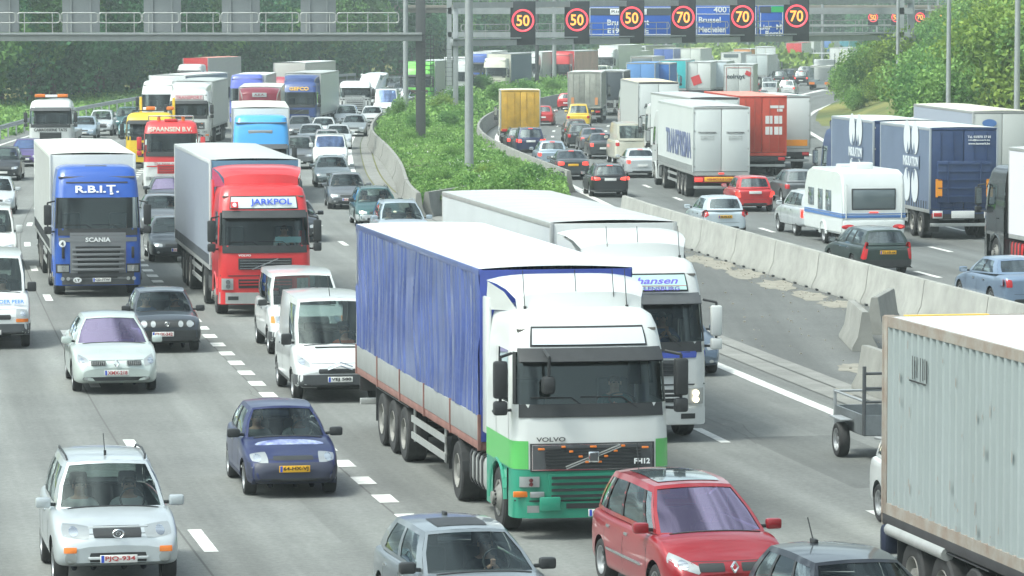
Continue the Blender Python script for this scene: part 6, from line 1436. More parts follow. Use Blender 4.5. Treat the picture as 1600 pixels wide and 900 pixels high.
text('Johansen', cabo, JO, (.15, -1.23, 3.06), 1.1, .17, rot=(R(68), 0, 0), bold=.025, shear=.3); text('FLENSBURG', cabo, JO, (.35, -1.25, 2.93), .75, .075, rot=(R(68), 0, 0), bold=.02); obj('underline', MB().box(-.7, .85, -1.26, -1.235, 2.975, 2.985), RLOR, cabo)
obj('chiller_rail', MB().tube([(-1.0, y0 - .1, 3.8), (1.05, y0 - .1, 3.8)], .05, 8).box(-.4, -.34, y0 - .12, y0, 3.7, 3.92).box(.4, .46, y0 - .12, y0, 3.7, 3.92), ALU, tr)
obj('wall_logo', MB().add([(-1.30, y0 + 8.6, 2.7), (-1.30, y0 + 12.9, 2.7), (-1.30, y0 + 12.9, 3.2), (-1.30, y0 + 8.6, 3.2)], [(0, 1, 2, 3)]), mat('faded_pink_print', (.5, .38, .38), .5), tr)
mlor = Matrix.Translation(loc) @ Matrix.Rotation(th, 4, 'Z'); seat_person(mlor, .66, .05, 1.5, 'reach', bm_, GH, 'driver in blue with arm raised in the white lorry with blue stripe', 3.2)
SC_ = mat('bright_blue_lorry', (.018, .085, .38), .3, 0, .5)
rt, tr, q_ = lorry(150, 459, 'L', 'bright blue lorry with grey ribbed grille and pale trailer at the left', dict(style='scan', main=SC_, low=SC_, bump=DGREY, top=3.72, zwb=1.98, zwt=2.86, visor=False, maker='SCANIA', roof_text=('R.B.I.Ţ.', SW, 1.25), rtz=3.08, rth=.28, plate='CJ2-7TW', plx=.1, slant=.8),
    dict(kind='curtain', side=mat('dusty_pale_curtain', (.40, .41, .40), .6, noise=.12), roof=mat('chalk_white_roof', (.62, .63, .59), .5), front=WHITE, top=4.02, amp=.006, buckles=True, cant=mat('sheet_white', (.6, .62, .6), .4)))
cabo = [c for c in rt.children if c.name.startswith('cab')][0]
obj('roof_hatch', MB().box(-.32, .32, -.62, -.45, 3.66, 3.76, 0, .02), DGREY, cabo); obj('visor_gap', MB().grid(lambda t, z: cab_fn(3.72, 2.86, 1.24, .8)[0](t, z) + Vector((0, -.006, 0)), lin(-.95, .95, 8), [3.27, 3.31]), BLACK, cabo)
d_ = obj('speed_disc', MB().lathe([(.10, -.01), (.10, .01), (0, .012)], n=20, axis='z'), SW, cabo, loc=(-1.02, -1.42, 1.55), rot=(R(90), 0, R(-12))); text('4', d_, DKS, (0, 0, .016), None, .13, rot=(0, 0, 0), bold=.03)
d_ = obj('country_oval', MB().lathe([(.11, -.01), (.11, .01), (0, .012)], n=20, axis='z'), SW, cabo, loc=(-.6, -1.50, .50), rot=(R(90), 0, 0), scale=(1.1, .7, 1)); text('LT', d_, PLBLK, (0, 0, .016), None, .1, rot=(0, 0, 0), bold=.03)
rt, tr, (loc, th, y0) = lorry(407, 489, 'L', 'bright red lorry with grey curtain trailer and white sign box left of the white vans', dict(style='fh2', main=RLOR, low=RLOR, defl=RLOR, bump=ALU, panel=(mat('pale_sign_box', (.60, .66, .66), .3), 'JARKPOL', mat('blue_lettering', (.06, .12, .6), .4)), snorkel=1, ptx=.2, ptw=1.12, lit=False, top=3.5, zwt=2.8, deflh=4.0),
    dict(kind='curtain', side=mat('grey_blue_curtain', (.26, .29, .34), .55, noise=.07), roof=WHITE, front=mat('blue_grey_front', (.1, .2, .3), .5), top=4.12, amp=.005, buckles=True, cant=WHITE))
cabo = [c for c in rt.children if c.name.startswith('cab')][0]
em = obj('round_emblem', MB().box(-.10, .10, -.008, .008, -.09, .09, 0, .004), RLOR, cabo, loc=(-.80, -1.235, 3.01), rot=(R(-22), 0, 0)); text('e', em, SW, (0, -.012, .0), None, .12, bold=.03)
obj('windscreen_card', MB().box(.3, 1.0, -1.17, -1.16, 1.98, 2.14), mat('pale_blue_card', (.35, .6, .65), .5), cabo)
mlor = Matrix.Translation(loc) @ Matrix.Rotation(th, 4, 'Z'); seat_person(mlor, .66, .05, 1.5, 'drive', wm, BH, 'driver in white shirt in the bright red lorry', 3.2)
# container trailer at the right edge
CW = mat('chalky_container_steel', (.29, .33, .335), .6, noise=.14, nscale=.9, stretch=(1, 1, .25), col2=(.25, .285, .285)); RUST = mat('rusty_edge_steel', (.29, .28, .25), .8, noise=.45, nscale=3, col2=(.22, .165, .13))
cl_, cth = put(1534, 915, 'L', 0); cth = math.atan(.205)
tloc = Vector(((1383 - 800) / 113.5, 6000 / 113.5, 0)); Rm = Matrix.Rotation(cth, 3, 'Z'); corner = Rm @ Vector((-1.25, 1.5 + 12.2, 0)); wl = (tloc - corner, cth)
rt, tr, q_ = lorry(0, 0, 'L', 'grey white corrugated container on a skeletal trailer cut by the right edge', dict(style='man', main=WL, top=3.0), dict(kind='corr', L=12.2, side=CW, roof=WHITE, front=CW, rear=CW, edge=RUST, top=3.96, bot=1.22, frame=RUST, rail=CHASSIS, ribs=26, axles=[8.3, 9.6, 10.9], under=0), world=wl)
mb = MB(); qq = random.Random(12)
for (x_, y_) in ((0, 0), (.35, .05)):
    for k_ in range(3): mb.box(-1.262, -1.258, y0 * 0 + 12.35 - x_ - k_ * .1, 12.37 - x_ - k_ * .1, 3.2 + .02 * k_, 3.52)
mb.box(-1.262, -1.258, 11.75, 12.5, 3.17, 3.19); mb.box(-1.262, -1.258, 11.72, 11.75, 3.2, 3.5)
obj('marker_scrawl', mb, PLBLK, tr, smooth=0)
mb = MB(); qq = random.Random(2)
for _ in range(46):
    y_ = qq.uniform(6, 13.2); z_ = qq.uniform(1.5, 3.8) if qq.random() < .6 else qq.uniform(1.4, 1.9); h_ = qq.uniform(.02, .16); x_ = -1.262; mb.add([(x_, y_ - .012, z_), (x_, y_ + .012, z_ + .01), (x_, y_ + .018, z_ - h_), (x_, y_ - .008, z_ - h_ * .8)], [(0, 1, 2, 3)])
obj('rust_streaks', mb, RUST, tr, smooth=0)
obj('yellow_roof_strip', MB().box(-1.0, .2, 13.48, 13.6, 3.965, 3.975), mat('yellow_strip', (.7, .45, .05), .5), tr)
obj('end_buffer', MB().box(-1.30, -.95, 13.45, 13.72, .66, 1.08, 0, .08), mat('blue_black_plastic', (.015, .022, .045), .5), tr); obj('side_pipe', MB().cyl((-1.22, 10.9, 1.02), (-1.22, 13.45, 1.02), .09, n=12), ALU, tr)
# white car drawing the small steel trailer
car('mpv', 1536, 850, 'L', W_, 'white car almost hidden behind the container, drawing the small steel trailer', 'people carrier', L=4.4)
bl, bth = put(1378, 712, 'L', 0, 0); tt = thing('car_trailer', 'small galvanised steel car trailer with a tall ladder rack left of the container', 'trailer', tuple(bl), bth)
obj('tub', MB().box(-.62, .62, -1.0, .95, .48, .52).box(-.64, -.60, -1.0, .95, .5, .86).box(.60, .64, -1.0, .95, .5, .86).box(-.62, .62, .93, .97, .5, .86).box(-.62, .62, -1.02, -.98, .5, .86), mat('dull_zinc', (.22, .24, .25), .5, .5, noise=.2), tt)
obj('side_rails', MB().tube([(-.64, -1, 1.12), (-.64, .97, 1.12), (.64, .97, 1.12), (.64, -1, 1.12)], .025, 6).tube([(-.64, .97, .5), (-.64, .97, 1.15)], .03, 6).tube([(.64, .97, .5), (.64, .97, 1.15)], .03, 6), STEEL, tt)
obj('ladder_rack', MB().tube([(-.62, -1, .5), (-.62, -1, 1.75)], .035, 6).tube([(.62, -1, .5), (.62, -1, 1.75)], .035, 6).tube([(-.62, -1, 1.62), (.62, -1, 1.62)], .028, 6).tube([(-.62, -1, 1.35), (.62, -1, 1.35)], .028, 6).tube([(-.62, -1, 1.1), (.62, -1, 1.1)], .028, 6), DGREY, tt)
obj('draw_bar', MB().tube([(-.4, -1, .45), (0, -2.1, .42), (.4, -1, .45)], .035, 6), STEEL, tt)
for sg in (-1, 1): add_wheel(tt, sg * .78, 0, .32, .19, RIM); obj('mudguard', MB().box(sg * .67 if sg > 0 else -.9, sg * .9 if sg > 0 else -.67, -.4, .4, .70, .73, 0, .01), STEEL, tt)
# farther oncoming lorries
RD2 = mat('signal_red', (.60, .035, .04), .4, 0, .3)
rt, tr, q_ = lorry(268, 303, 'L', 'red and white lorry with cream block lettering on its roof, orange beacons on top', dict(style='man', main=RD2, low=WL, split=1.5, top=3.3, zwb=1.95, zwt=2.78, roof_text=('SPAANSEN B.V.', CR, 1.9), visor=False, mirror=RD2, grille=RD2, rth=.22), dict(kind='box', L=7.5, side=RD2, axles=[5.2, 6.5], top=2.2, bot=1.2, dual=1), kind='rigid')
cabo = [c for c in rt.children if c.name.startswith('cab')][0]
for x in (-.55, .55): obj('beacon', MB().cyl((x, -.5, 3.3), (x, -.5, 3.58), .09, .07), ORANGE, cabo)
obj('roof_bar', MB().tube([(-1, -.6, 3.3), (-1, -.6, 3.55), (1, -.6, 3.55), (1, -.6, 3.3)], .03, 6), CHROME, cabo); obj('roof_vent', MB().box(-.3, .3, -.75, -.3, 3.3, 3.42, 0, .03), RD2, cabo)
text('The taste of', cabo, PLRED, (-.3, -1.44, 1.42), .95, .14); obj('dark_line', MB().box(-1.1, 1.1, -1.435, -1.42, 1.28, 1.33), RD2, cabo)
rt, tr, q_ = lorry(82, 243, 'L', 'white recovery lorry with orange light bar carrying a car, far left', dict(style='man', main=WL, top=3.2, zwb=1.85, zwt=2.75, grille_text='CARROSSERIE TATS', visor_m=DGREY, beacons=((-.95, -.35), (.35, .95))), dict(kind='box', L=5.8, side=ALU, axles=[4.0], top=1.35, bot=1.1, dual=1), kind='rigid', cat='recovery lorry')
lc, lt = q_[0], q_[1]; o_ = Matrix.Rotation(lt, 3, 'Z') @ Vector((0.1, 2.6, 0)); car('suv', 0, 0, 'L', SIL, 'silver car riding on top of the white recovery lorry', 'off-roader', dz=1.5, world=(lc + o_, lt))
YL = mat('yellow_lorry_paint', (.72, .48, .02), .4, 0, .3)
rt, tr, q_ = lorry(235, 262, 'L', 'yellow recovery lorry with upright yellow posts half hidden by the red lettered lorry', dict(style='man', main=YL, top=2.9, zwb=1.7, zwt=2.5, beacons=((-.2, .3), (.9, 1.3))), dict(kind='box', L=5.8, side=YL, axles=[4.0], top=1.4, bot=1.1, dual=1), kind='rigid', cat='recovery lorry')
obj('upright_post', MB().box(-.6, -.46, .95, 1.1, 1, 3.75, 0, .02), YL, rt); obj('upright_post', MB().box(1.15, 1.3, .95, 1.1, 1, 3.7, 0, .02), YL, rt)
lorry(254, 212, 'L', 'white high roofed lorry with dark roof slot left of the white lettered one', dict(style='fh2', main=WL, top=3.7, zwt=2.8, visor=False, badge_light=False, grille=DGREY), dict(kind='curtain', side=mat('slate_blue_curtain', (.2, .26, .33), .6), front=WHITE, top=4.05, cant=WHITE, buckles=False), yaw=-9)
rt, tr, q_ = lorry(298, 228, 'L', 'white lorry with grey pink sign box in front of the high roofed white one', dict(style='fh1', main=WL, low=WL, defl=WL, panel=(mat('pinkish_sign_box', (.5, .42, .42), .4), 'TRANSPORT', mat('dull_red_ink', (.4, .1, .12), .5)), deflh=3.9), dict(kind='box', side=mat('greyish_box', (.50, .51, .48), .5), front=WHITE, roof=WHITE, top=3.98), yaw=-2)
BL2 = mat('violet_blue_lorry', (.10, .13, .50), .35, 0, .4)
lorry(387, 197, 'L', 'violet blue high roofed lorry left of the maroon and white one', dict(style='scan', main=BL2, top=3.75, visor=False, ribs=BL2), dict(kind='box', side=mat('grey_wall', (.38, .39, .38), .5), top=3.7))
MR = mat('maroon_paint', (.34, .03, .06), .4, 0, .3)
rt, tr, q_ = lorry(406, 240, 'L', 'maroon and white lorry with curved roof lettering, half hidden by the light blue lorry', dict(style='scan', main=MR, low=WL, defl=MR, top=3.05, zwb=1.7, zwt=2.2, deflh=3.85, visor=False, ribs=WL), dict(kind='box', side=WHITE, roof=mat('beige_roof', (.55, .55, .50), .5), top=3.85, cant=ALU))
cabo = [c for c in rt.children if c.name.startswith('cab')][0]; pb_ = obj('name_board', MB().box(-.42, .42, -.02, .02, -.13, .13, 0, .02), WL, cabo, loc=(0, -.52, 3.45), rot=(R(-12), 0, 0)); text('A.E.A.', pb_, MR, (0, -.03, 0), .6, .12, bold=.02)
LBL_ = mat('sky_blue_lorry', (.06, .34, .72), .35, 0, .4)
rt, tr, q_ = lorry(408, 316, 'L', 'sky blue lorry with grey roof scoop and beige box in the middle left', dict(style='scan', main=LBL_, top=3.75, zwb=1.75, zwt=2.5, visor=True, visor_m=DGREY, ribs=LBL_, panel=None), dict(kind='box', side=mat('beige_grey_box', (.46, .48, .45), .5), roof=mat('pale_beige_roof', (.58, .60, .55), .5), front=WHITE, top=4.05), yaw=-1)
cabo = [c for c in rt.children if c.name.startswith('cab')][0]; obj('roof_scoop', MB().box(-.55, .5, -1.06, -.9, 3.0, 3.16, 0, .03), mat('grey_scoop', (.28, .3, .32), .5), cabo); text('GEBROEDERS DEKKER', cabo, DKS, (.1, -.78, 3.62), 1.5, .1, rot=(R(60), 0, 0))
DB2 = mat('navy_lorry_paint', (.03, .065, .22), .4, 0, .4); YT = mat('amber_lettering', (.85, .48, .06), .4)
rt, tr, q_ = lorry(470, 206, 'L', 'navy blue lorry with amber lettering and silver box trailer', dict(style='fh2', main=DB2, low=DB2, defl=DB2, visor=False, roof_text=('GEFCO', YT, 1.35), rth=.26, badge_light=False), dict(kind='box', side=mat('silver_white_wall', (.55, .58, .57), .3, .2), front=ALU, roof=WHITE, top=4.05, buckles=False), yaw=-3.5)
lorry(447, 187, 'L', 'dark red lorry with tall grey cream trailer far behind the navy one', dict(style='fh1', main=MR, low=MR, top=3.3), dict(kind='curtain', side=mat('grey_cream_curtain', (.48, .47, .43), .5), front=mat('grey_cream_front', (.44, .45, .42), .5), top=4.4, cant=ALU), yaw=-7)
lorry(300, 156, 'L', 'lorry with salmon pink roof farthest at the left', dict(style='fh1', main=WL, top=3.4), dict(kind='curtain', side=ALU, front=RD2, roof=mat('salmon_roof', (.62, .26, .2), .5), top=4.0), yaw=-6)
rt, tr, q_ = lorry(556, 186, 'L', 'white low cab lorry right of the navy one, white van tilted on it', dict(style='scan', main=WL, top=2.95, zwb=1.7, zwt=2.6, ribs=mat('light_grey_ribs', (.4, .42, .42), .5), visor_m=WL), dict(kind='box', L=9, side=ALU, axles=[5.5, 6.8], top=1.5, bot=1.1, dual=1), kind='rigid', cat='car transporter')
o_ = Matrix.Rotation(q_[1], 3, 'Z') @ Vector((.9, 4.2, 0)); v_ = car('van', 0, 0, 'R', W_, 'white van riding tilted tail first on top of the white low cab lorry', 'van', dz=2.0, world=(q_[0] + o_ + Vector((.6, 0, 0)), math.pi + R(12)), L=4.4, W=1.8, H=1.75); v_.rotation_euler = (R(-34), 0, math.pi - R(14)); v_.location.z = 2.5
GRL = mat('vivid_green_lorry', (.16, .55, .08), .4, 0, .4)
lorry(655, 166, 'L', 'vivid green lorry with grey trailer seen behind the dark gantry post', dict(style='fh1', main=GRL, low=GRL, defl=GRL, top=3.5), dict(kind='box', side=mat('warm_grey_wall', (.42, .41, .37), .5), side_r=mat('warm_grey_wall', (0, 0, 0)), front=GRL, roof=WHITE, top=4.0), yaw=-4)
lorry(715, 158, 'L', 'white lorry seen in the slit left of the thick lamp post', dict(style='scan', main=WL, top=3.7, visor=False, ribs=WL), dict(kind='box', side=WHITE, top=4.0), yaw=4)
lorry(776, 148, 'L', 'cream white high roofed lorry with grey blue trailer right of the thick lamp post', dict(style='scan', main=CR, top=3.75, visor=False, ribs=CR, zwb=1.95), dict(kind='curtain', side=mat('grey_blue_side', (.13, .17, .24), .6), side_r=mat('grey_blue_side', (0, 0, 0)), roof=ALU, front=CR, top=4.15), yaw=-4)
lorry(749, 137, 'L', 'blue topped lorry behind the cream one, right of the thick lamp post', dict(style='fh1', main=mat('mid_blue', (.04, .10, .35), .4), top=3.75), dict(kind='box', side=WHITE, top=4.0), yaw=0)
rt, tr, q_ = lorry(826, 138, 'L', 'white lorry with white box trailer between the grey blue trailer and the far red lorry', dict(style='scan', main=WL, top=3.75, visor=False), dict(kind='box', side=mat('light_box_wall', (.52, .54, .50), .5), side_r=mat('light_box_wall', (0, 0, 0)), front=WHITE, top=4.0), yaw=-4)
lorry(877, 136, 'L', 'far red lorry with round white logo and pink beige trailer', dict(style='fh1', main=RD2, low=RD2, top=3.85, zwt=2.6, zwb=1.7, visor=False), dict(kind='curtain', side=mat('pink_beige_side', (.55, .33, .28), .6, noise=.2, nscale=.6), side_r=mat('pink_beige_side', (0, 0, 0)), front=RD2, roof=WHITE, top=4.05), yaw=-5)
p = P(877, 136); obj
lorry(947, 124, 'L', 'white high roofed lorry left of the middle bridge pier', dict(style='fh1', main=WL, top=3.6, defl=WL), dict(kind='box', side=WHITE, top=4.3), yaw=-5)
lorry(963, 122, 'L', 'second white lorry cab touching the left side of the middle bridge pier', dict(style='scan', main=WL, top=3.2, ribs=WL), dict(kind='box', side=WHITE, top=3.4), yaw=-5)
lorry(990, 118, 'L', 'white tanker like lorry right of the middle bridge pier', dict(style='fh1', main=WL, top=3.4, defl=WL), dict(kind='box', side=WHITE, roof=WHITE, top=4.0), yaw=-9)
L_('van', 938, 127, CR, 'cream van in front of the white lorries by the bridge pier', 'van')
L_('bigvan', 1026, 90, W_, 'white van far up the ramp beside the yellow bank', 'van', yaw=-20)
# ---------------- departing traffic
def R_(*a, **k): return car(a[0], a[1], a[2], 'R', *a[3:], **k)
R_('estate', 1372, 428, GN, 'dark green estate with yellow plate and tall red rear lamps beyond the long barrier', 'estate car', det=2, plate=('TS-XR-64', 'y'), rear=dict(tail=[(.68, .52), (.84, .52), (.72, 1.08), (.60, 1.05)], zp=.74, rev=None), trim=BLACK, trimh=.5, glass=GLASS, L=4.71, nose=.92,
   people=[(1, 'drive', wm, HAIR, 'driver with elbow at the open window of the dark green estate')], yaw=2)
R_('saloon', 1594, 484, paint('ice_blue_metallic', (.22, .30, .42), .5), 'steel blue saloon at the right edge beyond the long barrier', 'saloon car', det=2, rear=dict(tail=[(.58, .68), (.86, .70), (.86, .92), (.60, .90)]), yaw=2, people=[(1, 'drive', gm_, HAIR, 'driver of the steel blue saloon at the right edge')], L=4.8)
R_('hatch', 1128, 368, paint('frost_blue_metallic', (.55, .63, .68), .3), 'pale blue hatchback with yellow plate just beyond the barrier end', 'hatchback', det=2, plate=('38-PB-KX', 'y'), L=4.03, W=1.75, H=1.47, wb=2.54, rt=2.85, rb=3.1, rear=dict(tail=[(.60, .76), (.84, .66), (.86, .92), (.66, 1.0)], zp=.72), yaw=1)
R_('hatch', 1176, 330, RD, 'bright red hatchback with lit brake lamps behind the large white trailer', 'hatchback', det=2, lit=True, plate=('', 'w'), L=4.0, W=1.66, rear=dict(tail=[(.58, .60), (.80, .60), (.80, .86), (.66, .86)], zp=.80), yaw=1)
R_('estate', 950, 307, BK, 'black estate with lit red lamps near the wall tip', 'estate car', det=2, lit=True, plate=('', 'w'), rear=dict(tail=[(.42, .78), (.86, .74), (.86, .94), (.48, .90)], zp=.80), rails=2)
R_('saloon', 893, 280, DG, 'dark saloon with orange plate and lit brake lamps', 'saloon car', det=2, lit=True, plate=('', 'y'), rear=dict(tail=[(.44, .72), (.84, .72), (.84, .92), (.44, .90)], zp=.74))
R_('hatch', 862, 263, LB, 'light blue hatchback beside the dark saloon with orange plate', 'hatchback', lit=True)
R_('suv', 828, 246, paint('ink_blue', (.03, .04, .09), .4), 'ink blue off-roader with tall glass behind the yellow box lorry', 'off-roader', det=2, plate=('', 'w'), rails=2, lit=True, rear=dict(zp=.95, tail=[(.52, .86), (.86, .86), (.84, 1.1), (.52, 1.04)]))
R_('estate', 812, 238, DG, 'dark grey estate hidden behind the ink blue off-roader', 'estate car', rails=1, lit=True)
R_('hatch', 848, 196, RD, 'red hatchback half hidden right of the yellow box lorry', 'hatchback')
R_('hatch', 886, 172, RD, 'small red car left of the grey box lorry', 'hatchback')
R_('smallvan' if 'smallvan' in SP else 'mpv', 904, 200, YW, 'yellow compact van with split rear glass', 'van', H=1.75)
R_('hatch', 899, 222, BR_, 'brown hatchback with light roof edge behind the yellow van', 'hatchback')
R_('hatch', 906, 231, DG, 'dark hatchback with blue toned rear glass behind the brown one', 'hatchback')
R_('saloon', 927, 238, GR, 'grey saloon with aerial second behind the cream camper', 'saloon car', lit=True)
R_('saloon', 942, 248, DG, 'dark saloon with lit high brake lamp left of the cream camper', 'saloon car', lit=True)
R_('bigvan', 984, 257, CR, 'cream camper van with brown rear window left of the big white trailer', 'camper van', H=2.3, L=5.2, W=1.95)
R_('saloon', 1001, 277, SIL, 'silver saloon partly hidden left of the big white trailer', 'saloon car', lit=True)
R_('hatch', 1250, 318, GR, 'dark grey hatchback left of the caravan', 'hatchback', yaw=2)
R_('suv', 1276, 368, paint('light_silver', (.6, .64, .66), .3), 'light silver car towing the white caravan', 'off-roader', det=2, lit=True, L=4.6, wb=2.7, H=1.68, wheel=.33, yaw=2, rear=dict(tail=[(.64, .7), (.86, .7), (.84, 1.05), (.68, 1.0)]), norear=None)
R_('hatch', 1243, 216, RD, 'sliver of a red car right of the white box lorry', 'hatchback')
# caravan
loc, th = put(1334, 380, 'R', 0, 3); cv = thing('caravan', 'white caravan with blue stripes, large rear window and roof vent', 'caravan', (loc.x, loc.y, .005), th)
CVW = mat('caravan_white', (.66, .69, .68), .35, 0, .4, noise=.05); BST = mat('caravan_blue_stripe', (.08, .18, .42), .4); CWN = mat('caravan_window', (.12, .15, .16), .1, coat=1)
prof = [(-2.6, .42), (-2.75, 1.0), (-2.55, 1.9), (-2.2, 2.42), (-1.6, 2.56), (1.9, 2.56), (2.35, 2.45), (2.52, 2.05), (2.56, 1.0), (2.5, .42)]
b = bmesh.new(); L1 = [b.verts.new((-1.14, y, z)) for y, z in prof]; L2 = [b.verts.new((1.14, y, z)) for y, z in prof]; b.faces.new(L1); b.faces.new(L2[::-1]); n = len(prof)
for i in range(n): b.faces.new((L1[i], L2[i], L2[(i + 1) % n], L1[(i + 1) % n]))
bmesh.ops.bevel(b, geom=[e for e in b.edges if abs(e.verts[0].co.x - e.verts[1].co.x) < .01], offset=.07, segments=3, affect='EDGES'); me = bpy.data.meshes.new('cv'); bmesh.ops.recalc_face_normals(b, faces=b.faces[:]); b.to_mesh(me); b.free(); me.materials.append(None); me.shade_smooth(); me.set_sharp_from_angle(angle=R(35)); bd = link('body', me, CVW, cv)
wn = obj('rear_window', MB().box(-.76, .76, 2.50, 2.575, 1.28, 1.92, 0, .03), CWN, cv); obj('window_frame', MB().box(-.80, .80, 2.49, 2.565, 1.24, 1.96, 0, .03), BLACK, wn)
for y, a in ((-1.6, .38), (-.35, .3), (.75, .36)):
    for sg in (-1, 1): obj('side_window', MB().box(sg * 1.12, sg * 1.165, y - a, y + a, 1.15 if y > -1 else 1.25, 1.85, 0, .02), CWN, cv)
for z, h in ((.98, .09), (1.10, .03)): obj('stripe', MB().box(-1.16, 1.16, 2.52, 2.572, z, z + h, 0, .004).box(-1.163, -1.13, -2.5, 2.5, z, z + h).box(1.13, 1.163, -2.5, 2.5, z, z + h), BST, cv)
for sg in (-1, 1):
    t_ = obj('tail_light', MB().lathe([(.2, 0), (.19, .05), (.1, .08), (0, .085)], n=24, axis='z'), REDL, cv, loc=(sg * .90, 2.53, .68), rot=(R(-90), 0, 0), scale=(1.25, .5, 1)); obj('lamp_lens', MB().cyl((-.05, 0, .06), (-.05, 0, .095), .06, n=12), REDON, t_)
    add_wheel(cv, sg * 1.02, 0, .32, .19, RIM); obj('wheel_arch', MB().tube([(sg * 1.13, .42 * math.cos(R(a)), .36 + .42 * math.sin(R(a))) for a in range(0, 181, 15)], .05, 6), CVW, cv)
obj('rear_skirt', MB().box(-1.1, 1.1, 2.42, 2.585, .46, .9, 0, .04), CVW, cv); pl = link('number_plate', cm('plate', None), PLY, cv, (0, 2.60, .60), (0, 0, math.pi)); text('95-FK-BD', pl, PLBLK, (.02, -.0095, 0), .42, .085, bold=.02)
obj('roof_vent', MB().box(-.32, .32, .6, 1.3, 2.55, 2.78, 0, .03), CVW, cv); obj('roof_hatch', MB().box(-.35, .35, -1.2, -.6, 2.55, 2.66, 0, .03), WHITE, cv); obj('high_brake_light', MB().box(-.16, .16, 2.5, 2.58, 1.145, 1.18), REDON, cv); obj('grab_rail', MB().tube([(-1.0, 2.58, .95), (-1.0, 2.6, 2.1)], .02, 6).tube([(1.0, 2.58, .95), (1.0, 2.6, 2.1)], .02, 6), WHITE, cv)
obj('draw_bar', MB().tube([(-.6, -2.6, .45), (0, -3.9, .45), (.6, -2.6, .45)], .05, 6), STEEL, cv); cv.scale = (1, 1, 1.05)
# road train with round emblems
BLT = mat('slate_blue_tarp', (.13, .17, .25), .5, noise=.1, nscale=.8); NAVY = mat('navy_steel', (.025, .05, .13), .5, 0, .2, noise=.12)
def emblem(tr, y, z, s=1.):
    mb = MB()
    for sg in (-1, 1):
        for up in (-1, 1):
            for k in (0,):
                pts = [(1.292, y + sg * (.08 + .56 + .54 * math.cos(t)) * s, z + up * (.26 + .62 + .62 * math.sin(t)) * s) for t in lin(0, 2 * math.pi, 18)[:-1]]
                mb.add(pts, [tuple(range(18))])
    o = obj('emblem', mb, mat('off_white_print', (.62, .66, .68), .5), tr, smooth=0)
    o2 = obj('emblem_band', MB().box(1.293, 1.298, y - 1.3 * s, y + 1.3 * s, z - .25 * s, z + .25 * s), BLT, tr)
    side_text(tr, 'INSULATION', mat('off_white_print', (0, 0, 0)), 1, y, z, 2.4 * s, .36 * s, xo=1.304)
    mb = MB()
    for up in (-1, 1):
        for a in (-.5, 0, .5): mb.add([(1.296, y + (a - .2) * s, z + up * .30 * s), (1.296, y + (a + .2) * s, z + up * .30 * s), (1.296, y + a * s, z + up * .72 * s)], [(0, 1, 2)])
    obj('emblem_notches', mb, BLT, tr, smooth=0)
rt, tr, (loc, th, y0) = lorry(1489, 371, 'R', 'navy blue drawbar trailer with white round emblem on its slate side and orange markers', None, dict(kind='curtain', side=BLT, roof=mat('grey_white_roof', (.55, .58, .57), .5), rear=NAVY, front=NAVY, frame=NAVY, rframe=NAVY, cant=mat('slate_edge', (.3, .33, .36), .5), bars=NAVY, L=8.0, axles=[5.2, 6.5], trailer=False, amp=.008, top=4.05, bot=1.1, flaps=1, buckles=True), kind='none', name='drawbar_trailer', cat='trailer', yaw=0)
emblem(tr, y0 + 5.2, 2.75); yr = y0 + 8
lift = obj('tail_lift', MB().box(-1.0, 1.0, yr + .05, yr + .13, 1.35, 2.85, 0, .02), NAVY, tr); mb = MB()
for z in (1.55, 1.85, 2.15, 2.45, 2.72): mb.box(-.98, .98, yr + .13, yr + .17, z, z + .05)
for x in (-.62, .58): mb.box(x, x + .04, yr + .12, yr + .19, 1.35, 2.85)
obj('lift_rib', mb, NAVY, lift, smooth=0)
for x in (-1.05, .82): obj('orange_marker', MB().box(x, x + .24, yr + .14, yr + .17, 1.55, 2.2), mat('orange_board', (.85, .32, .03), .4), tr)
for x in (-1.12, .78): obj('lamp_cluster', MB().box(x, x + .36, yr + .04, yr + .10, .78, 1.05, 0, .01), PLW, tr); obj('tail_lamp', MB().box(x + .03, x + .33, yr + .10, yr + .12, .84, .98, 0, .01), REDL, tr)
obj('rear_notice', MB().box(-.4, .45, yr + .05, yr + .09, .78, 1.05, 0, .01), PLW, tr); rear_text(tr, 'Tel. 03/870 37 01', SW, -.55, yr + .02, 3.72, .85, .09); rear_text(tr, 'info@isowerk.be', SW, -.55, yr + .02, 3.6, .8, .08); rear_text(tr, 'www.isowerk.be', SW, -.55, yr + .02, 3.48, .8, .08)
obj('draw_bar', MB().tube([(0, y0, .8), (0, y0 - 1.6, .8)], .09, 8), CHASSIS, tr)
o_ = Matrix.Rotation(th, 3, 'Z') @ Vector((0, y0 - 1.3 - 1.15 - 7.6, 0))
rt, tr, (l2, t2, y2) = lorry(0, 0, 'R', 'slate blue curtain lorry with round emblem pulling the navy trailer', dict(style='fh1', main=NAVY, top=3.5, defl=NAVY), dict(kind='curtain', side=BLT, roof=mat('grey_white_roof', (0, 0, 0)), rear=NAVY, front=NAVY, rframe=NAVY, cant=mat('slate_edge', (0, 0, 0)), L=7.6, axles=[4.4, 5.7], top=4.05, bot=1.1, amp=.008), kind='rigid', world=(loc + o_, th)); emblem(tr, y2 + 4.6, 2.75)
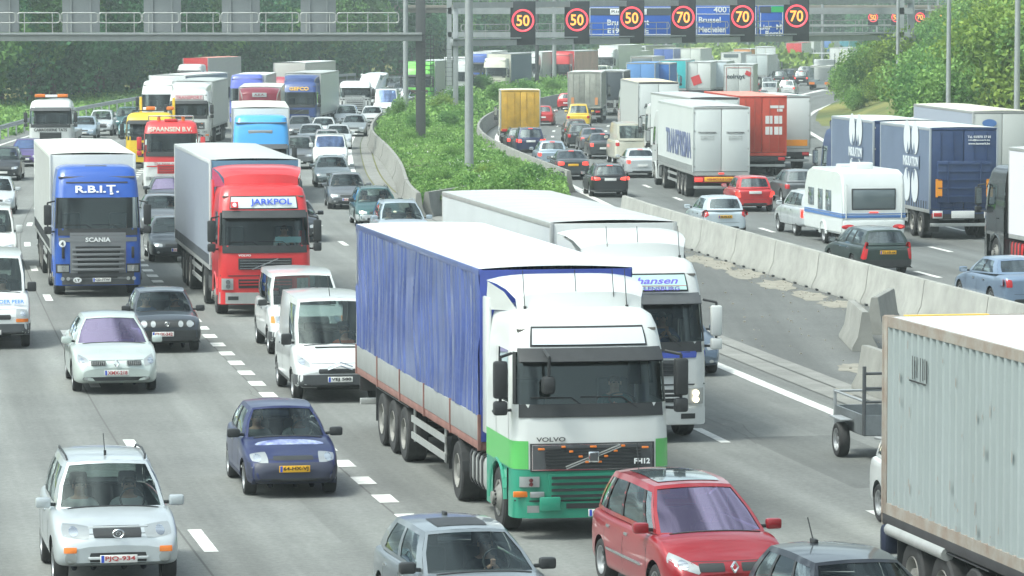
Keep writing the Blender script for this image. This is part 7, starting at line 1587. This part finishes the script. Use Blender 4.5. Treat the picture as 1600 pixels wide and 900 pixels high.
# big white lettered trailer
WT = mat('trailer_white_wall', (.60, .63, .62), .45, noise=.06, nscale=.6)
rt, tr, (loc, th, y0) = lorry(1113, 307, 'R', 'large white curtain trailer lorry with blue grey lettering along its side', dict(style='scan', main=WL, top=3.6, ribs=WL), dict(kind='curtain', side=WT, roof=WHITE, rear=WT, frame=ALU, cant=mat('lettered_trailer_edge', (.5, .53, .52), .5), lampbar=mat('dark_red_bar', (.3, .02, .03), .5), buckles=True, amp=.004, lit=True, top=4.08), yaw=0)
side_text(tr, 'TRANSPRISMA', mat('blue_grey_lettering', (.16, .19, .33), .5), 1, y0 + 8.3, 2.35, 9.6, 1.15, bold=.02)
yr = y0 + 13.6; obj('rear_notice', MB().box(-.75, .75, yr + .1, yr + .12, .80, 1.0, 0, .01), mat('amber_notice', (.8, .42, .03), .4), tr); text('VEHICULE LONG', tr, PLRED, (0, yr + .125, .90), 1.3, .1, rot=(math.pi / 2, 0, math.pi), bold=.02); obj('high_brake_light', MB().box(-.12, .12, yr + .05, yr + .09, 1.12, 1.18), REDON, tr)
for x in (-.62, .62): rear_text(tr, 'TRANSPRISMA', DGREY, x, yr, 2.95, .82, .08); rear_text(tr, 'tel. 050 31 21 45', ALU, x, yr, 2.78, .6, .05); rear_text(tr, 'fax 050 31 21 46', ALU, x, yr, 2.68, .6, .05)
# red container lorry
RC_ = mat('orange_red_container', (.48, .06, .035), .55, noise=.18, nscale=1.2)
rt, tr, (loc, th, y0) = lorry(1184, 274, 'R', 'orange red container lorry with white stickers beside the white lettered trailer', dict(style='scan', main=WL, top=3.2), dict(kind='corr', L=12.2, side=RC_, rear=RC_, front=RC_, edge=RC_, roof=mat('faded_red_roof', (.55, .25, .2), .6), rframe=RC_, frame=RC_, ribs=26, top=4.05, bot=1.2, axles=[8.3, 9.6, 10.9], bars=mat('red_bars', (.42, .10, .07), .5), under=0), yaw=1); yr = y0 + 12.2
mb = MB()
for x, z, a, b in ((-.35, 2.85, .18, .2), (-.82, 2.85, .2, .2), (-.35, 2.3, .18, .2), (-.82, 2.3, .2, .2), (-.55, 3.5, .14, .07), (-.9, 3.5, .22, .07), (-.9, 3.33, .14, .07)): mb.box(x - a, x + a, yr + .04, yr + .048, z - b, z + b)
obj('sticker', mb, PLW, tr, smooth=0)
rt, tr, (loc, th, y0) = lorry(1217, 264, 'R', 'white box lorry with orange band low on its roller door right of the red container', dict(style='fh2', main=WL, top=3.2), dict(kind='box', L=7.5, side=WT, rear=WT, axles=[5.0], dual=1, top=3.9, bot=1.15, roof=mat('mint_roof', (.6, .68, .66), .5)), kind='rigid', yaw=1); yr = y0 + 7.5
obj('orange_band', MB().box(-1.1, .1, yr + .04, yr + .052, 1.3, 1.62), mat('orange_board', (0, 0, 0)), tr)
lorry(1101, 274, 'R', 'white roofed trailer lorry ahead of the large lettered trailer', dict(style='fh1', main=WL, top=3.4), dict(kind='box', side=WT, roof=WHITE, rear=WT, top=4.0, rframe=DGREY), yaw=2)
rt, tr, (loc, th, y0) = lorry(1022, 228, 'R', 'cream roofed white trailer lorry with dark letters on its doors', dict(style='scan', main=WL, top=3.4), dict(kind='box', side=mat('dull_white_side', (.48, .50, .48), .5), rear=WT, roof=mat('cream_yellow_roof', (.68, .60, .40), .5), top=4.0, rframe=DGREY), yaw=1); rear_text(tr, 'AWA', DGREY, .45, y0 + 13.6, 2.55, .9, .3)
rt, tr, (loc, th, y0) = lorry(1542, 318, 'R', 'grey blue trailer lorry behind the navy drawbar trailer at the right', dict(style='fh1', main=WL, top=3.4), dict(kind='curtain', side=mat('pale_slate_side', (.33, .37, .44), .5), rear=mat('plain_grey_doors', (.45, .47, .45), .5), roof=mat('cream_grey_roof', (.60, .58, .46), .5), top=4.05, rframe=mat('grey_frame', (.3, .31, .3), .5)), yaw=0); obj('round_logo', MB().lathe([(.28, 0), (.28, .01), (0, .012)], n=20, axis='z'), BST, tr, loc=(.55, y0 + 13.66, 3.55), rot=(R(-90), 0, 0), scale=(1.1, .6, 1))
WB_ = mat('bright_white_wall', (.68, .66, .72), .4)
lorry(1808, 462, 'R', 'black cab lorry with bright white trailer at the right edge', dict(style='man', main=mat('gloss_black_paint', (.03, .035, .04), .2, 0, 1), low=mat('gloss_black_paint', (0, 0, 0)), top=3.3, zwb=1.9, zwt=2.7), dict(kind='box', side=WB_, rear=WB_, roof=WHITE, top=3.95), tank=RLOR, yaw=1)
YB = mat('ochre_yellow_box', (.56, .33, .04), .6, noise=.3, nscale=1.4)
lorry(812, 224, 'R', 'ochre yellow box lorry on the inner lane by the curved wall', dict(style='man', main=WL, top=2.6, zwb=1.5, zwt=2.2, split=1), dict(kind='box', L=4.6, side=mat('pale_box_side', (.55, .5, .38), .5), rear=YB, bars=YB, axles=[2.9], dual=1, top=3.4, bot=1.0, rframe=YB, roof=mat('pale_box_roof', (.6, .58, .45), .5)), kind='rigid')
GB_ = mat('grimy_grey_box', (.33, .34, .30), .7, noise=.3, nscale=1.5)
rt, tr, (loc, th, y0) = lorry(915, 192, 'R', 'grimy grey box trailer with orange boards left of the dark trailer', dict(style='man', main=WL, top=3.2), dict(kind='box', L=9, axles=[5.8, 7.1], side=GB_, rear=GB_, bars=GB_, rframe=GB_, roof=mat('dusty_light_roof', (.58, .6, .58), .6), top=3.85, bot=1.3), kind='rigid')
for x in (-1.0, .78): obj('orange_marker', MB().box(x, x + .22, y0 + 9.05, y0 + 9.07, 1.4, 1.95), mat('faded_orange', (.65, .28, .12), .5), tr)
lorry(952, 180, 'R', 'dark backed trailer right of the grimy grey one', dict(style='man', main=WL, top=3.2), dict(kind='curtain', L=9, axles=[6, 7.2], side=DGREY, rear=DKS, roof=WHITE, top=3.6), kind='rigid')
def far(px, py, label, rear, side, top=3.9, w_=None, roof=WHITE, L=8, yaw=0, cat='lorry', cab=None, kind='box', **k):
    return lorry(px, py, 'R', label, dict(style='man', main=cab or WL, top=3.1), dict(kind=kind, L=L, axles=[L - 2.6, L - 1.4], side=side, rear=rear, roof=roof, top=top, **k), kind='rigid', cat=cat, yaw=yaw)
CY = mat('cyan_box', (.03, .42, .45), .5); MB_ = mat('mid_blue_box', (.03, .16, .48), .5); PB = mat('pale_blue_box', (.12, .28, .58), .5); GYW = mat('far_white_wall', (.58, .60, .58), .5)
far(1026, 168, 'mid blue box lorry behind the cream roofed trailer', MB_, MB_, 3.9)
far(1003, 170, 'light blue roofed lorry left of the mid blue box', PB, PB, 4.0, roof=PB)
far(1054, 158, 'cyan box lorry right of the mid blue one', CY, CY, 3.9)
rt, tr, (loc, th, y0) = far(1092, 158, 'white box lorry with a red tilted square on its doors', GYW, GYW, 3.7); obj('red_square', MB().box(-.42, .42, -.01, .01, -.42, .42, 0, 0, Matrix.Rotation(R(20), 4, 'Y')), RD2, tr, loc=(.1, y0 + 8.07, 2.0))
far(1117, 156, 'white camper like box lorry with blue edged back left of the lettered one', mat('icy_wall', (.55, .62, .66), .5), GYW, 3.7)
rt, tr, (loc, th, y0) = far(1155, 172, 'white box lorry with red frame line and dark lettering on its doors', WT, WT, 3.9); rear_text(tr, 'colruyt', DKS, .22, y0 + 8.0, 2.85, 1.55, .5, bold=.035); obj('red_leaf', MB().box(-.17, .17, -.01, .01, -.13, .13, 0, 0, Matrix.Rotation(R(-25), 4, 'Y')), RD2, tr, loc=(-.82, y0 + 8.07, 3.15), scale=(1.4, 1, 1.4)); obj('red_line', MB().box(-1.05, 1.05, y0 + 8.045, y0 + 8.055, 3.62, 3.66).box(-1.05, 1.05, y0 + 8.045, y0 + 8.055, 1.5, 1.54).box(-1.06, -1.02, y0 + 8.045, y0 + 8.055, 1.5, 3.66).box(1.02, 1.06, y0 + 8.045, y0 + 8.055, 1.5, 3.66), PLRED, tr, smooth=0)
rt, tr, (loc, th, y0) = far(1006, 137, 'dark windowed coach right of the middle bridge pier', mat('coach_grey', (.3, .27, .25), .4), GYW, 3.5, cat='coach'); obj('rear_window', MB().box(-1.15, 1.15, y0 + 8.04, y0 + 8.08, 2.3, 3.3, 0, .02), CWN, tr)
far(1040, 126, 'dark blue tarpaulin lorry right of the coach', mat('far_blue', (.07, .13, .4), .5), mat('far_pale_blue', (.22, .28, .48), .5), 4.0)
far(1082, 126, 'white box lorry with cream roof under the yellow bank', GYW, GYW, 4.0, roof=mat('creamy_roof', (.7, .66, .5), .5))
rt, tr, (loc, th, y0) = far(1145, 128, 'white camper lorry with dark rear window far behind the lettered box', GYW, GYW, 3.6, cat='camper van'); obj('rear_window', MB().box(-.9, .9, y0 + 8.04, y0 + 8.07, 3.0, 3.4), CWN, tr)
far(1185, 134, 'pale grey lorry left of the white trailer with cream side', mat('pale_grey_wall', (.45, .5, .5), .5), GYW, 3.6, roof=WHITE)
far(1162, 112, 'small orange box lorry on the skyline', mat('orange_box', (.6, .25, .08), .5), ORANGE, 3.3)
lorry(1196, 122, 'R', 'white trailer lorry with yellow and cream right side', dict(style='man', main=RD2, top=3.1), dict(kind='box', L=13.6, side_r=WT, side=mat('yellow_cream_side', (.72, .56, .22), .5), rear=WT, roof=WHITE, top=4.0), yaw=10)
far(1243, 106, 'red cabbed lorry with salmon roof on the skyline', RD2, GYW, 3.9, roof=RD2); far(1262, 104, 'white lorry with orange patch right of the salmon roofed one', GYW, GYW, 4.0)
far(1290, 96, 'far blue and grey lorry under the gantry', mat('skyline_blue', (.10, .2, .45), .5), GYW, 4.0, w_=2); far(1318, 95, 'far teal lorry under the gantry at the bush edge', mat('skyline_teal', (.04, .22, .28), .5), CY, 3.6)
far(1314, 126, 'white box lorry beside the bushes', GYW, GYW, 4.1)
R_('van', 1203, 157, W_, 'white small van with two rear windows right of the lettered box lorry', 'van', L=4.2, H=1.8, W=1.75, rear=dict(tail=[(.76, .8), (.86, .8), (.86, 1.2), (.76, 1.2)]))
R_('mpv', 1230, 150, W_, 'white people carrier right of the small white van', 'people carrier', lit=True)
R_('hatch', 1187, 166, BK, 'dark car at the right side of the lettered box lorry', 'hatchback', lit=True); R_('hatch', 1120, 150, W_, 'small white car left of the lettered box lorry', 'hatchback')
R_('hatch', 1196, 142, DG, 'dark car behind the small white van', 'hatchback'); R_('hatch', 1202, 134, W_, 'white car two places ahead of the small white van', 'hatchback')
R_('suv', 1216, 134, DG, 'dark people carrier ahead of the white people carrier', 'people carrier'); R_('van', 1232, 132, DG, 'dark grey van left of the red lamped dark car', 'van', L=4.3, H=1.8, W=1.75)
R_('suv', 1253, 134, BK, 'black car with red lamps left of the empty car transporter', 'off-roader', lit=True); R_('hatch', 1256, 121, GR, 'grey car ahead of the black one', 'hatchback'); R_('saloon', 1316, 131, W_, 'white car right of the empty car transporter', 'saloon car')
# empty car transporter
loc, th = put(1282, 140, 'R', 0, 4); ct = thing('car_transporter', 'empty two deck car transporter with orange lamps on the far right lane', 'car transporter', (loc.x, loc.y, .005), th)
obj('lower_deck', MB().box(-1.2, -.45, -9, 2.2, .85, .95).box(.45, 1.2, -9, 2.2, .85, .95).box(-1.2, 1.2, 2.1, 2.25, .6, .95), mat('transporter_steel', (.16, .2, .22), .5, .3), ct)
obj('upper_deck', MB().box(-1.2, -.5, -9, -.5, 2.5, 2.6).box(.5, 1.2, -9, -.5, 2.5, 2.6).box(-1.2, 1.2, -.7, -.5, 2.4, 2.6), mat('pale_deck', (.5, .5, .47), .5), ct)
for x in (-1.2, 1.12):
    for y in (-9, -6, -3, 0, 2.1): obj('deck_post', MB().box(x, x + .08, y, y + .1, .9, 2.5 + (1.4 if y < -8 else 0)), mat('transporter_steel', (0, 0, 0)), ct)
obj('head_rack', MB().box(-1.25, 1.25, -9.2, -7.5, 3.85, 3.95), WHITE, ct)
for sg in (-1, 1):
    obj('orange_board', MB().box(sg * .85 - .3, sg * .85 + .3, 2.25, 2.3, .6, .85), ORANGE, ct)
    for y in (0, -1.3, -8): big_wheel(ct, sg * 1.0, y, .45, .36)
obj('cab_block', MB().box(-1.2, 1.2, -11.2, -9.4, .6, 3.2, 0, .15), WL, ct)
SC.view_layers[0].update()
